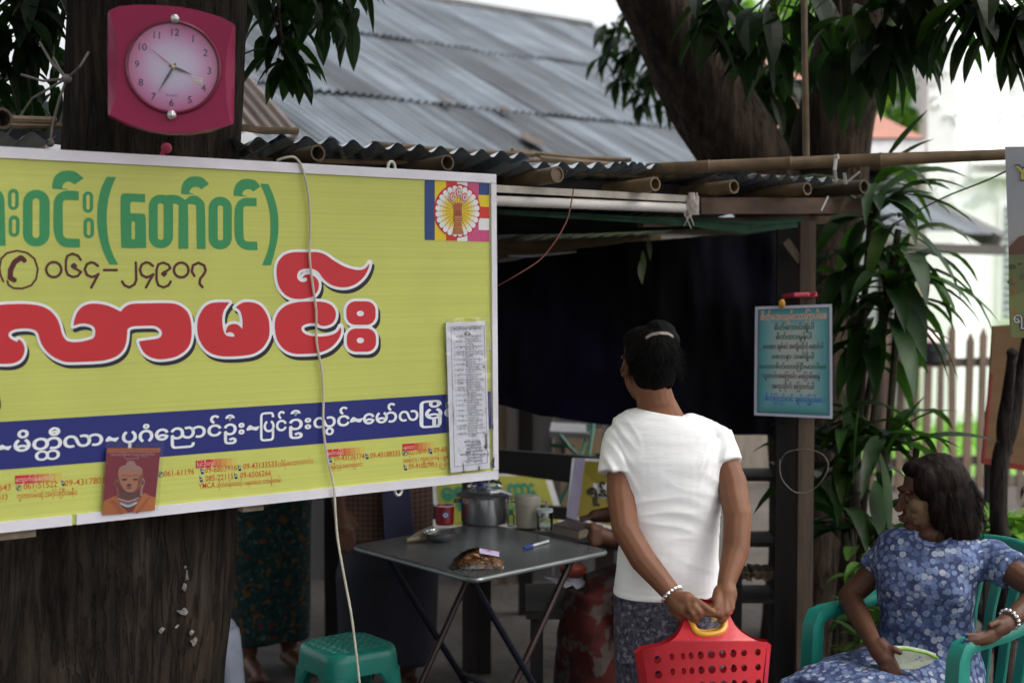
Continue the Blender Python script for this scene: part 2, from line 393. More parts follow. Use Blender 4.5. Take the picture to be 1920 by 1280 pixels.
green = [[S([(-15,345,1),(0,358),(5,364),(8,375),(9,400),(10.5,461,1),(-15,461,1)])],
 [rrect(15,354,35,394,10), rrect(21.5,361,28.5,388,3.4)], [rrect(16,404,36.5,444,10), rrect(22.7,411,29.7,438,3.4)],
 [rrect(43,356,93,462,24), rrect(61,372,74,446,6)], [S(nga1)], [S(asat)],
 [rrect(155,359,174.5,399,9.7), rrect(161.7,365,168.3,393,3.2)], [rrect(156.5,408,176,447,9.7), rrect(163,415,169.5,441,3.2)],
 [S([(200,331.5,1),(190,352),(184,378),(182,410),(185,440),(193,470),(205,496,1),(221.5,496,1),(211,475),(203,448),(200,410),(202,380),(208,355),(217.5,332,1)])],
 [S([(234,362.5),(272,364,1),(272,379.5,1),(249,378.5),(245,380),(244,385),(244.5,400,1),(266,400.5),(272,404),(273.5,420),(274,465,1),(232,465),(227.5,460),(226.5,440),(226,375),(228,366)]), rrect(246.5,415,253,449,3)],
 [rrect(278.7,365,324.4,465.5,22), rrect(295.6,381,306.9,449.7,5)],
 [S([(305,368,1),(316,365.5),(330,366),(340,370),(347,376),(352,386),(353,466.5,1),(337,466.5,1),(334.5,462),(335,392),(333,384),(328,382),(315,382,1)])],
 [S([(344,378,1),(351,371),(360,367),(370,368),(380,377),(384,390),(385.5,467,1),(369,467,1),(368,392),(366,385),(361,383),(348,383,1)])],
 [S(asat2)], [rrect(391,369,434.5,467.5,21), rrect(408,385,418.5,451,5)], [S(nga2)], [S(asat3)],
 [S([(487.5,344.5,1),(503,345,1),(513,368),(520,395),(522,425),(519,455),(508,497.5,1),(491,497.5,1),(500,475),(506,450),(507,420),(505,395),(498,368)])]]
put(green, GRN, L1, (-18, 315, 526, 502), 1.5)
# telephone number
def st(pts, s=4.8, ox=0, oy=460): return [(x / s + ox, y / s + oy) for x, y in pts]
def circ(x, y, r, n=20): return [(x + r*math.cos(2*math.pi*i/n), y + r*math.sin(2*math.pi*i/n)) for i in range(n + 1)]
four = [(880,185),(850,160),(820,152),(780,170),(762,215),(780,265),(825,285),(860,275),(885,258),(820,380)]
strokes = [([(30,325),(5,270),(-5,200),(10,120),(60,70),(150,48),(240,65),(310,120),(340,210),(325,300),(280,360),(200,388),(120,385),(75,355),(65,320)], 1.9),
 ([(90,290),(95,220),(130,150),(185,112)], 5.2), ([(195,112),(218,135)], 4.6), ([(95,295),(128,312)], 4.8),
 (circ(483,218,68), 2.5), ([(725,130),(700,92),(650,75),(605,95),(592,140),(592,220),(610,265),(655,285),(700,275),(728,240),(690,215),(665,205),(645,185),(665,168),(683,185),(668,205)], 2.4),
 (four, 2.5), ([(935,222),(1050,222)], 2.4), ([(1222,155),(1225,310),(1210,350),(1165,378),(1120,360),(1098,325)], 2.5),
 ([(1375,185),(1345,160),(1315,152),(1275,172),(1258,220),(1275,268),(1318,288),(1355,275),(1378,260),(1313,378)], 2.5),
 ([(1535,325),(1515,360),(1470,378),(1425,360),(1408,310),(1408,215),(1425,170),(1470,155),(1515,175),(1532,205),(1500,230),(1475,240),(1458,255),(1475,272),(1493,255),(1478,242)], 2.4),
 (circ(1630,222,66), 2.5), ([(1748,275),(1725,235),(1735,180),(1785,157),(1835,180),(1850,225),(1830,265),(1800,300),(1795,345),(1822,375)], 2.5)]
xs, ys, X, Y = area(-8, 465, 392, 548, 1.2); D = np.full(X.shape, 1e9)
for p, r in strokes: D = np.minimum(D, sdf_stroke(X, Y, st(p), r))
march(sh, D, xs, ys, lambda x, y: SP(x, y, L1), 0, MAROON)
# red name with white edge and dark drop
la = [(0,571.6),(21,570),(42,569.5),(63,571),(79,574.5),(93,582),(104,593.5),(111,607.5),(115,623),(119.5,633),(125,638.5),(136,641),(152,640),(169,636),(176,631.5),(178,623),(176.5,614.5),(170,609),(159,606.4),(147.7,607),(136.7,611,1),(138.5,600.5),(143.5,586.5),(153.3,575),(166,570),(178.6,569),(197,571.6),(211,576.6),(225.7,584,1),(234,575),(248,569.5),(276,568.5),(304,568),(325.5,569),(339.5,574.5),(351,585),(356.4,599),(358.5,616),(358,633),(353.6,648),(343.8,659.5),(329.7,668),(313,672),(296,673),(282,669.4),(270.6,662),(263.6,651),(259.8,639.6,1),(279,636.8),(296,634),(301.6,629),(303,623),(299.5,616.6),(291.7,611.4),(282,610.3),(262,610.7),(246.7,612),(239,616.6),(238,621.6),(237.7,627),(236,641),(230.6,655.3),(219.4,666.6),(202.5,673.6),(183,676.7),(154.7,678),(126.6,678.5),(112.5,675),(98.5,668),(85.8,656.7),(77.4,644),(72.4,630),(69.6,623),(63.3,618),(52,615.7),(39.4,615.7),(26.7,617.4),(18.3,621.6),(15.2,627.2),(17.6,632.8),(24,637),(31.6,640.6,1),(33.8,636),(39.4,639),(43.6,645.5),(45.7,654),(43.6,665),(36.6,675),(24,680.6),(8.4,681.8),(-10,680),(-28,670),(-42,655),(-48,630),(-42,600),(-24,580)]
ma = [(429.6,566.7,1),(419.7,580.8),(416,596),(417,613),(419.7,623),(423,628),(431,630.7),(439.7,630.7,1),(437.3,625),(431,622.3),(425.3,623.7),(422.5,625.8,1),(423.2,618.8),(427.5,610.3),(436.6,607),(446.4,609),(453.5,616.7,1),(454.2,603.3),(452,589.2),(447.8,580.8),(440.8,576.3,1),(450.7,568.8),(462,566),(476,567.4),(486,572),(495.3,582),(502.7,597.7),(504.8,616.7),(502.7,633.5),(493,650.4),(480.5,660),(470,664),(459,666),(438,667.7),(414,667.3),(395.8,662.4),(383,652.5),(373.3,637),(369.4,620),(369.8,603.3),(373.3,590.6),(381.7,576.6),(393,568.8),(408.5,566.7)]
nga = [(541.7,570),(558.6,566),(584,565),(605,566),(619.8,571.3),(628.2,583),(628.2,595.6),(622,606),(609,610.8),(598.7,609.3),(596.6,606,1),(579.7,606),(567,610.3),(564.5,617.7),(570.2,625),(584,629.7),(605,630.4),(622,627.2),(632.4,621),(638,611.4,1),(638.8,623),(632.4,637.8),(617.7,652.5),(596.6,661),(571.3,663),(548,662),(531.2,653.6),(519.6,637.8),(515,618.8),(515.4,599.8),(521.7,585),(531.2,575.5)]
ast = [(550.2,472.8),(571.3,472.8),(594.5,472.8),(609.2,477.4),(626,489),(645,499.6),(664,505.3),(678.9,505.3),(687.3,499.6),(692.6,492.2,1),(689.4,504.9),(681,519.6),(666.2,532.3),(649.3,538.2),(632.4,537.6),(617.7,532.3),(605,521.7),(597.6,511.2),(588,504.9),(575.5,503.2),(562.8,506),(557,513.3),(557,521.7),(562.8,527.6),(571.3,528),(575.5,523.8),(572.3,520),(566,522.8,1),(569.2,516.5),(577.6,514.3),(588,517.5),(595.5,526),(597.2,536.5),(593.4,548),(584,556.5),(567,560),(550,559.7),(535.4,553.4),(523.8,539.7),(518.5,521.7),(518.1,500.6),(522.7,488),(533.3,477.4)]
red = [[S(la, 3)], [S(ma, 3)], [S(nga, 3)], [S(ast, 3)], [rrect(648.6,564.7,703.4,608.7,17), ellipse(674.9,587.5,7,5.3,16)], [rrect(649.4,615.6,704.2,659,17), ellipse(674.9,637.9,7,5.3,16)]]
xs, ys, X, Y = area(-62, 458, 716, 700, 1.7); D = np.full(X.shape, 1e9)
for lp in red: D = np.minimum(D, sdf_poly(X, Y, lp))
march(sh, D, xs, ys, lambda x, y: SP(x, y, L3), 0, RED)
march(sh, D - 5.3, xs, ys, lambda x, y: SP(x, y, L2), 0, WHT)
march(sh, D - 5.0, xs, ys, lambda x, y: SP(x + 4.5, y + 7.0, L1), 0, INK)
put([[S([(-30,735),(-6,738),(1,752),(-2,770),(-30,775)])]], INK, L1, (-34, 730, 6, 780))
# blue band with the white line of place names
sh.poly([SP(-400, 817, L1), SP(0, 790.5, L1), SP(640, 751.7, L1), SP(920, 733.5, L1), SP(921.5, 803.5, L1), SP(640, 828, L1), SP(195, 865, L1), SP(-400, 912, L1)], 0, NAVY)
def bt_line(s, u0, u1, dv=0, em=36, bold=.022):
    f = lambda u: 848.2 - .0785 * u + dv
    put_text(sh, s, (u0, f(u0)), (u1, f(u1)), em, lambda x, y: SP(x, y, L2), 0, WHT, bold, 3)
for w, u0, u1, em in (('မိ',25,57,39),('တ္တီ'.replace('္တ',''),60,116,39),('လာ',118,193,39),('ပုဂံ',228,287,38),('ညောင်',290,415,38),('ဦး',419,458,37),('ပြင်',487,537,36),('ဦး',541,583,36),('လွင်',587,655,35),('မော်',680,744,35),('လ',747,784,34),('မြိုင်',786,864,34)):
    bt_line(w, u0, u1, 0, em)
bt_line('ထ', 65, 112, 20, 32)
for u0 in (-3, 198, 462, 656): 
    f = lambda u: 848.2 - .0785 * u - 9
    put([[S([(u0,f(u0)),(u0+6,f(u0+6)-6),(u0+14,f(u0+14)-2),(u0+25,f(u0+25)-3,1),(u0+19,f(u0+19)+5),(u0+10,f(u0+10)+3),(u0+1,f(u0)+4)])]], WHT, L2, (u0-4, f(u0)-14, u0+30, f(u0)+12), 1.2)
# small red print
OR = (.58, .075, .012)
def line(s, u0, v0, u1, v1, em, col=OR, bold=.004, off=L1): put_text(sh, s, (u0, v0), (u1, v1), em, lambda x, y: SP(x, y, off), 0, col, bold, 2)
def tab(u0, v0, u1, v1, h, s, uw):
    n = 8
    for i in range(n):
        a, b = i / n, (i + 1) / n; k = max(0, (i / (n - 1) - .3) / .7); c = tuple(RED[q] * (1 - k) + (.60, .50, .10)[q] * k for q in range(3))
        p = lambda t, d: SP(u0 + (u1-u0)*t, v0 + (v1-v0)*t + d, L1)
        sh.poly([p(a, 0), p(b, 0), p(b, h), p(a, h)], 0, c)
    put_text(sh, s, (u0 + 2, v0 + h * .74), (u0 + uw, v0 + h * .74 + (v1-v0) * uw / (u1-u0)), h * .72, lambda x, y: SP(x, y, L2), 0, (.85, .55, .5), .0, 2)
tab(28, 891, 115, 885.5, 16, 'ကျောက်ပန်းတောင်း', 70); tab(367, 862.5, 444, 857, 15, 'ပြင်ဦးလွင်', 37); tab(612, 842.5, 683, 837, 14, 'မော်လမြိုင်', 32); tab(754, 832, 815, 827.5, 13, 'မန္တလေး'.replace('္တ', 'တ'), 22)
line('643', -2, 920, 20, 918, 17); line('နီး)', -8, 936, 14, 934, 15)
line('061-51522', 44, 917, 107, 912, 16.5); line('09-43178013', 121, 911, 205, 904, 16.5); line('ဘူတာလမ်းဆုံ (အဝိုင်းကြီးအနီး)', 31, 934, 144, 926, 13)
line('061-61196', 307, 893, 364, 888, 15.5); line('09-6803916', 384, 886, 444, 881, 15.5); line('09-43133533', 456, 879.5, 519, 874, 15.5); line('(သီရိပဒေသာကားဝင်း)', 521, 874, 586, 867, 12)
line('085-22115', 385, 902, 437, 897, 15.5); line('09-6506266', 450, 896, 508, 891, 15.5); line('YMCA', 372, 916, 403, 913, 14.5); line('တိုက်တန်းထောင့် ၊ မန္တလေး လားရှိုးလမ်း'.replace('္တ', 'တ'), 406, 913, 527, 903, 12)
line('09-43126174', 626, 864, 683, 859.5, 14.5); line('09-43188333', 694, 858.5, 750, 854, 14.5); line('မြေနီကုန်းအဝေးပြေးဝင်း', 616, 879, 680, 873, 11.5)
line('02-78991', 765, 852.5, 803, 849.5, 14); line('09-68', 813, 848.5, 838, 846, 14); line('အခန်း(၁) ၊ ကျွဲဆည်ကန် ၊ ချမ်း', 755, 866.5, 842, 859, 11); line('09-91007993', 766, 879.5, 819, 875, 14); line('(၃၂လ', 823, 875, 842, 873, 12); line('ပ', 914, 841, 919, 840, 12)
for u, v in ((118, 906), (379, 884), (449, 878), (377, 899), (442, 893), (619, 862), (688, 856), (807, 846), (760, 877)):
    sh.poly([SP(u-3.4, v-4, L1), SP(u+1.6, v-4.6, L1), SP(u+3.4, v+4, L1), SP(u-1.6, v+4.6, L1)], 0, (.02, .03, .16)); sh.poly([SP(u-2.2, v-2.6, L2), SP(u+1, v-3, L2), SP(u+1.6, v, L2), SP(u-1.6, v+.4, L2)], 0, (.4, .45, .5))
    sh.poly([SP(u-3.6, v-7, L1), SP(u-2.2, v-7, L1), SP(u-1.6, v-4.2, L1), SP(u-3.2, v-4.1, L1)], 0, (.02, .03, .16))
for u, v in ((35, 914), (301, 889), (759, 849)):
    xs, ys, X, Y = area(u-8, v-8, u+8, v+8, .8); D = np.minimum(sdf_stroke(X, Y, circ(u, v, 5), .5), sdf_stroke(X, Y, [(u-2, v+3), (u-1, v-1), (u+2.5, v-3.5)], 1.2)); march(sh, D, xs, ys, lambda x, y: SP(x, y, L1), 0, (.05, .09, .14))
sh.build('sign_lettering', m_print, sign, 0, True)
# flag emblem printed in the corner
em = MB()
def fy(x, t): return (337.5 + (x-796)*.0579) * (1-t) + (450 + (x-796)*.0285) * t
BL_, YE_, RE_, WH_, PK_ = (.013, .045, .19), (.72, .54, .012), (.60, .03, .015), (.76, .76, .78), (.56, .065, .20)
for x0, x1, c in ((796,815,BL_),(815,836,YE_),(836,857,RE_),(857,876,WH_),(876,897,PK_)): em.poly([SP(x0, fy(x0,0), L1), SP(x1, fy(x1,0), L1), SP(x1, fy(x1,1), L1), SP(x0, fy(x0,1), L1)], 0, c)
for i, c in enumerate((BL_, YE_, RE_, WH_, PK_)): em.poly([SP(897.2, fy(897, i/5), L1), SP(917, fy(917, i/5), L1), SP(917, fy(917, (i+1)/5), L1), SP(897.2, fy(897, (i+1)/5), L1)], 0, c)
em.poly([SP(x, y, L2) for x, y in ellipse(856.5, 395.5, 44, 50.5, 48)], 0, (.52, .02, .03))
em.poly([SP(x, y, L3) for x, y in ellipse(856.5, 396, 36, 42, 40)], 0, (.75, .55, .02))
for k in range(24):
    a = 2 * math.pi * (k + .5) / 24; ca, sa = math.cos(a), math.sin(a)
    q = lambda r, w: SP(856.5 + ca*r*41.5 - sa*w*41.5, 396 + sa*r*48 + ca*w*48, .0032)
    for r0, r1, c in ((.30, .55, YE_), (.55, .68, (.74, .60, .18)), (.68, .80, (.76, .70, .46))): em.poly([q(r0, -.118*r0), q(r1, -.118*r1), q(r1, .118*r1), q(r0, .118*r0)], 0, c)
    em.poly([q(.80, -.095), q(.90, -.108), q(.97, -.085), q(1.0, -.03), q(1.0, .03), q(.97, .085), q(.90, .108), q(.80, .095)], 0, WH_)
    b = 2 * math.pi * k / 24; cb, sb = math.cos(b), math.sin(b); w = lambda r, s: SP(856.5 + cb*r*41.5 - sb*s, 396 + sb*r*48 + cb*s, .0038)
    em.poly([w(.28, -.35), w(.84, -.5), w(.84, .5), w(.28, .35)], 0, (.30, .05, .02))
BR1, BR2, BR3 = (.36, .09, .035), (.48, .19, .06), (.17, .04, .02)
def ep(pts, c, off): em.poly([SP(x / 8.53 + 790, y / 8.53 + 320, off) for x, y in pts], 0, c)
ep([(515,515),(540,525),(570,512),(610,520),(640,515),(632,600),(640,730),(505,730),(512,640),(500,560)], BR1, .0044)
ep([(505,732),(640,732),(632,820),(505,820)], BR2, .0044); ep([(512,822),(632,822),(635,905),(515,905)], (.42,.13,.04), .0044)
ep([(512,908),(635,908),(668,1000),(655,1022),(495,1022),(482,1000)], BR2, .0044)
for y in (770, 800, 925, 955, 985): ep([(505,y),(645,y),(645,y+7),(505,y+7)], BR3, .005)
for x in (545, 590): ep([(x-9,640),(x+9,640),(x+11,720),(x-11,720)], BR3, .005)
for dx, dy in ((472, 420), (570, 345), (668, 430)):
    for col, off, o, rr in (((.05,.04,.05), .005, 6, 15), (WH_, .0055, 0, 18), (RE_, .006, 0, 9)):
        xs, ys, X, Y = area(790 + (dx-75)/8.53, 320 + (dy-105)/8.53, 790 + (dx+75)/8.53, 320 + (dy+105)/8.53, .7)
        D = sdf_stroke(X, Y, [((dx+o+a)/8.53+790, (dy+o+b)/8.53+320) for a, b in ((38,-52),(10,-66),(-22,-52),(-34,0),(-22,52),(10,62),(36,48))], rr/8.53)
        D = np.minimum(D, sdf_stroke(X, Y, [((dx+o+a)/8.53+790, (dy+o+b)/8.53+320) for a, b in ((38,-10),(5,-18),(0,12),(18,18))], rr/8.53*.8)); march(em, D, xs, ys, lambda x, y: SP(x, y, off), 0, col)
em.build('flag_emblem', m_print, sign, 0, True)

# ---------------------------------------------------------------- paper list in a clear sleeve taped on the sign
lst = thing('paper_notice', 'long narrow white paper list in a clear sleeve taped to the yellow signboard', 'notice', SP(868, 740, .01))
pp = MB(); pp.slab([SP(831, 604, .013), SP(904.5, 601.5, .013), SP(914, 877, .013), SP(840, 885, .013)], -SN * .0012); pp.build('paper', mat('white_paper', (.80, .80, .88), .6, 0, .03), lst, 0)
tx = MB(); rng = random.Random(3); TI = (.07, .07, .12)
def ln(s, x0, y0, x1, y1, emh, c=TI, b=0): put_text(tx, s, (x0, y0), (x1, y1), emh, lambda x, y: SP(x, y, .0138), 0, c, b, 1)
def sk(y): return (y - 604) * .034
for a, b in (((840.5,613),(902.5,610.5)),((902.5,610.5),(909,866)),((909,866),(847,874)),((847,874),(840.5,613))):
    d = (b[0]-a[0], b[1]-a[1]); L = math.hypot(*d); n = (-d[1]/L*.35, d[0]/L*.35)
    tx.poly([SP(a[0]-n[0], a[1]-n[1], .0136), SP(b[0]-n[0], b[1]-n[1], .0136), SP(b[0]+n[0], b[1]+n[1], .0136), SP(a[0]+n[0], a[1]+n[1], .0136)], 0, (.12, .12, .2))
WD = ['နေပြည်တော်', 'မန္တလေး'.replace('္တ','တ'), 'ပဲခူး', 'တောင်ကြီး', 'ပျဉ်းမနား', 'မိတ္ထီလာ'.replace('္ထ','ထ'), 'ကလေးမြို့', 'စစ်ကိုင်း', 'မုံရွာ', 'ရန်ကုန်']
ln('နေ့စဉ်ခရီးစဉ်များ ထွက်ချိန်စာရင်း', 843.5, 618, 899, 615.5, 6, (.03,.03,.06), .01)
tx.poly([SP(x, y, .0138) for x, y in ((865,627),(866,623),(869,621),(872,621),(876,622.5),(878,626),(877,628),(866,628))], 0, (.1,.08,.12)); tx.poly([SP(x, y, .014) for x, y in ellipse(871.5,624.5,2,1.6,10)], 0, (.6,.6,.66))
y = 632; n = 0
while y < 818:
    n += 1; x = 844 + sk(y); dg = ''.join(chr(0x1040 + int(q)) for q in str(n))
    ln(dg, x, y, x + 2, y, 4.2); ln(rng.choice(WD), x + 4, y, x + 17 + rng.random()*3, y - .5, 4.6); ln(rng.choice(WD) + rng.choice(WD) + rng.choice(WD), x + 20, y - .6, x + 48 + rng.random()*8, y - 1.8, 4.6)
    if rng.random() < .75: y += 4.6; ln(rng.choice(WD) + rng.choice(WD), x + 21.5, y - .6, x + 34 + rng.random()*14, y - 1.3, 4.4)
    y += 4.9
for i, (a, b) in enumerate(((14,44),(16,46),(18,46),(16,48),(6,60),(20,48),(16,48))): ln(rng.choice(WD)+' '+rng.choice(WD)+rng.choice(WD), 844+sk(830)+a, 829+i*6, 844+sk(830)+b, 827+i*6, 5.6, TI, .012)
tx.build('printed_lines', m_print, lst, 0, True)
sv = MB(); sv.grid(lambda a, b: SP(823 + 9*b + a*90 - a*1.5, 597 + b*293 - a*b*12 - a*3, .019 + .004*noise.noise(Vector((a*6, b*18, 3)))), 12, 40); sv.build('plastic_sleeve', clear('clear_plastic', (.96,.965,.97), .055, .14), lst)

# ---------------------------------------------------------------- laminated picture card
card = thing('picture_card', 'small laminated card with a golden robed statue head on crimson, hung on the signboard', 'card', SP(242, 900, .01))
cd = MB()
def cp(x, y, o): return SP(x / 8.53 + 180, y / 8.53 + 820, o)
def cpoly(pts, c, o, sm=True):
    q = smooth_loop(pts, 3) if sm else [p[:2] for p in pts]; cd.poly([cp(x, y, o) for x, y in q], 0, c)
CB = .012
cd.poly([cp(135,235,CB), cp(995,232,CB), cp(905,1150,CB), cp(75,1225,CB)], 0, (.20, .008, .028)); cd.poly([cp(150,160,CB), cp(1000,158,CB), cp(993,230,CB), cp(140,234,CB)], 0, (.36, .10, .03))
SK1, SK2, SK3, DK = (.42, .17, .10), (.34, .20, .16), (.24, .07, .035), (.06, .018, .016)
cpoly([(95,1010),(180,965),(290,920),(345,1000),(420,1120),(450,1195),(75,1225,1),(75,1100,1)], (.42,.12,.025), CB+.0008); cpoly([(545,1185,1),(620,1060),(680,950),(740,875),(830,920),(920,945,1),(905,1150,1)], (.48,.14,.03), CB+.0008)
cpoly([(180,1010),(250,1080),(330,1195),(400,1195),(340,1090),(270,1000)], (.32,.075,.02), CB+.0012); cpoly([(600,1190),(680,1080),(800,940),(830,950),(740,1080),(650,1185)], (.36,.09,.02), CB+.0012)
cpoly([(310,850),(640,850),(660,930),(600,1060),(560,1120),(400,1120),(340,1010),(310,930)], (.10,.035,.03), CB+.0010)
for y, c in ((985,(.5,.32,.28)),(1010,(.22,.03,.05)),(1035,(.10,.28,.40)),(1062,(.66,.66,.62)),(1090,(.2,.02,.03))): cpoly([(325+(y-985)*.5,y-30),(480,y+14),(640-(y-985)*.4,y-40),(640-(y-985)*.4,y-20),(480,y+36),(325+(y-985)*.5,y-8)], c, CB+.0014+(y-985)*1e-5)
cpoly([(460,1100),(500,1100),(495,1140),(480,1155),(465,1140)], (.15,.02,.03), CB+.003)
for sgn in (0, 1):
    ear = [(290,650),(265,690),(262,740),(285,800),(300,880),(290,930),(310,945),(335,925),(330,840),(318,760),(320,680)]; cpoly([((x if not sgn else 1005-x), y-(20*sgn)) for x, y in ear], SK2 if sgn else SK3, CB+.0018); cpoly([((x if not sgn else 1005-x), y-(20*sgn)) for x, y in ((285,690),(282,740),(300,780),(308,740),(300,700))], DK, CB+.0024)
cpoly([(440,425),(470,375),(520,357),(575,372),(600,420),(600,460),(440,460)], SK2, CB+.002)
cpoly([(320,520),(360,455),(430,430),(520,425),(610,432),(680,465),(708,530),(705,640),(680,760),(610,840),(520,862),(430,840),(360,770),(322,650)], SK1, CB+.0022)
cpoly([(320,530),(360,462),(430,434),(520,427),(610,436),(680,468),(706,530),(690,520),(610,505),(500,520),(400,510),(340,525)], SK2, CB+.0028)
cpoly([(640,640),(700,560),(700,660),(670,770),(610,838),(560,850),(620,780)], SK3, CB+.0028); cpoly([(325,600),(350,700),(400,790),(440,835),(400,825),(355,765),(325,660)], SK3, CB+.0028)
for e in ([(360,610),(420,592),(480,622),(470,612),(420,583),(365,600)], [(525,622),(580,590),(645,600),(645,592),(580,580),(530,610)]): cpoly(e, DK, CB+.0034)
for e in ([(370,655),(420,640),(465,655),(430,678),(390,676)], [(545,655),(590,640),(635,650),(610,672),(570,672)]): cpoly(e, DK, CB+.0034)
cpoly([(455,735),(490,725),(530,735),(515,760),(480,772),(450,755)], DK, CB+.0034); cpoly([(440,795),(480,785),(535,790),(520,805),(480,808)], (.15,.03,.025), CB+.0034); cpoly([(488,600),(500,580),(508,600),(498,615)], DK, CB+.0034); cpoly([(415,770),(470,780),(540,772),(480,790)], SK3, CB+.0034)
put_text(cd, 'ကံကောင်းခြင်းမင်္ဂလာများပြည့်စုံပါစေ'.replace('င်္',''), (200,285), (905,272), 60, lambda x, y: cp(x, y, CB+.001), 0, (.5,.28,.3), 0, 2); put_text(cd, 'ဆုတောင်း', (430,340), (660,335), 45, lambda x, y: cp(x, y, CB+.001), 0, (.45,.25,.28), 0, 2)
cd.build('printed_card', m_print, card, 0, True)
sv = MB(); sv.poly([cp(115,60,CB+.007), cp(1045,60,CB+.007), cp(950,1150,CB+.007), cp(55,1232,CB+.007)]); sv.build('clear_pouch', clear('clear_pouch', (.93,.94,.96), .03, .1), card, 0)
pn_ = MB(); pn_.ell(cp(575,108,CB+.008), .004, nu=8, nv=5); pn_.build('pin', mat('rusty_pin', (.10,.05,.03), .6, .4), card)

# ---------------------------------------------------------------- wall clock
KP = Plane(P(322, 130, 3.40), (.22, -.97, .03)); KN = KP.n
clock = thing('wall_clock', 'pink plastic wall clock with a round pale dial on the trunk above the sign', 'clock', KP(322, 130))
topc = [(223,12),(258.6,9),(297.6,10),(336.7,13),(375.8,20.7),(414.8,32.5)]; botc = [(395,243),(356,248.7),(317,248.7),(278,243.4),(239,231.7)]
rarc = [(438,45),(427,90),(422.5,137),(425,190),(433,233.6)]; larc = [(206,216),(217,180),(222,117),(217,65),(205,20)]
rout = [(440.6,49),(440.4,90),(439.8,137),(438.8,190),(437.9,227)]; lout = [(203,213),(202.4,180),(202,117),(202,65),(202,24)]
kb = MB(); cen = larc[-1:] + topc + rarc + botc + larc[:-1]
kb.poly([KP(x, y, .0) for x, y in cen])
full = lout[-1:] + topc + rout + botc + lout[:-1]
lip = [0.0] * len(full)
fr_ = [KP(*cen[i], 0) for i in range(len(cen))]; ed = [KP(x, y, -.006 if (k in range(1, 7) or k in range(12, 17)) else -.017) for k, (x, y) in enumerate(full)]
ed = [KP(322 + (x-322)*1.008, 130 + (y-130)*1.008, 0) + KN * ((p - KP(x, y, 0)).dot(KN)) for (x, y), p in zip(full, ed)]
N = len(full); bk = [p - KN * .035 for p in ed]
kb.add(fr_ + ed + bk, [(k, (k+1) % N, N + (k+1) % N, N + k) for k in range(N)] + [(N + k, N + (k+1) % N, 2*N + (k+1) % N, 2*N + k) for k in range(N)] + [tuple(range(2*N, 3*N))])
kb.build('case', mat('pink_plastic', (.29, .011, .068), .36, 0, .06, 5, .03, 15, spec=.25), clock, 40)
KC = KP(325, 127, 0); KX = (KP(335, 127, 0) - KP(315, 127, 0)).normalized(); KX = Vector((.985, .2, -.0)).normalized(); KX = (KX - KN * KX.dot(KN)).normalized(); KY = KN.cross(KX)
RO = R(-3.5); kx = KX * math.cos(RO) + KY * math.sin(RO); ky = KY * math.cos(RO) - KX * math.sin(RO)
KR = 82 / FPX * 3.40
def kd(x, y, o): return KC + kx * (x * KR) + ky * (y * KR) + KN * o
bz = MB(); n = 56
prof = [(1.07, .0005), (1.06, .008), (1.03, .010), (1.0, .009), (.985, .003)]
bz.add([kd(r*math.cos(2*math.pi*k/n), r*math.sin(2*math.pi*k/n), o) for r, o in prof for k in range(n)], [(i*n+k, i*n+(k+1) % n, (i+1)*n+(k+1) % n, (i+1)*n+k) for i in range(4) for k in range(n)])
bz.build('bezel', mat('pink_bezel', (.17, .010, .042), .35, 0, .05), clock)
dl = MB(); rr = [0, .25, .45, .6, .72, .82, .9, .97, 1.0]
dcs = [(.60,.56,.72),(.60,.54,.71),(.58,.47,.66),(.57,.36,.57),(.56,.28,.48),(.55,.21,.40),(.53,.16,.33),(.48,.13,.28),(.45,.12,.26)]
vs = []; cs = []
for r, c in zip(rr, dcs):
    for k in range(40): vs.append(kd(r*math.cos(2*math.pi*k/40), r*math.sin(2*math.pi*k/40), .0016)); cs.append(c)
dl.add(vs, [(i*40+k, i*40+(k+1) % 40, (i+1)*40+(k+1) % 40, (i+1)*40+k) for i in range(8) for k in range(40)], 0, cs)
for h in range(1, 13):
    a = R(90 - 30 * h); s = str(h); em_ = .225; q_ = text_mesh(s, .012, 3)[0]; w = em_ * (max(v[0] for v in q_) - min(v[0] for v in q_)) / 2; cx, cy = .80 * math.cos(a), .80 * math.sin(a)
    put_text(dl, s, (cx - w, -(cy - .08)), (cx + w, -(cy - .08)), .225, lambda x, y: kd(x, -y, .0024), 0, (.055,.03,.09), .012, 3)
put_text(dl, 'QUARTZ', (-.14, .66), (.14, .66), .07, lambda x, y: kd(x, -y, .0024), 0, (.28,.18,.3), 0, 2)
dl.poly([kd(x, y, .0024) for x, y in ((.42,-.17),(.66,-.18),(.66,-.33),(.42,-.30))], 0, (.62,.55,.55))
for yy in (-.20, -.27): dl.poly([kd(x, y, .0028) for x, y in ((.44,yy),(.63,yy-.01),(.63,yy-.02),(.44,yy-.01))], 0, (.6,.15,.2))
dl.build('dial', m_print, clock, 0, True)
def hand(name, ang, L, w, c, o):
    h = MB(); a = R(90 - ang); dx, dy = math.cos(a), math.sin(a); px_, py_ = -dy, dx
    h.slab([kd(-dx*.1 + px_*w*.6, -dy*.1 + py_*w*.6, o), kd(dx*L*.35 + px_*w, dy*L*.35 + py_*w, o), kd(dx*L, dy*L, o), kd(dx*L*.35 - px_*w, dy*L*.35 - py_*w, o), kd(-dx*.1 - px_*w*.6, -dy*.1 - py_*w*.6, o)], -KN * .0008); h.build(name, c, clock, 0)
mblk = mat('black_hand', (.02, .02, .025), .4); hand('hour_hand', 107, .46, .035, mblk, .0050); hand('minute_hand', 207, .70, .03, mblk, .0066); hand('second_hand', 305, .75, .012, mat('red_hand', (.5,.03,.05), .4), .0082)
hb = MB(); hb.ell(kd(0, 0, .009), (.005, .005, .005)); hb.build('hand_hub', mat('brass', (.6,.5,.25), .3, .8), clock)
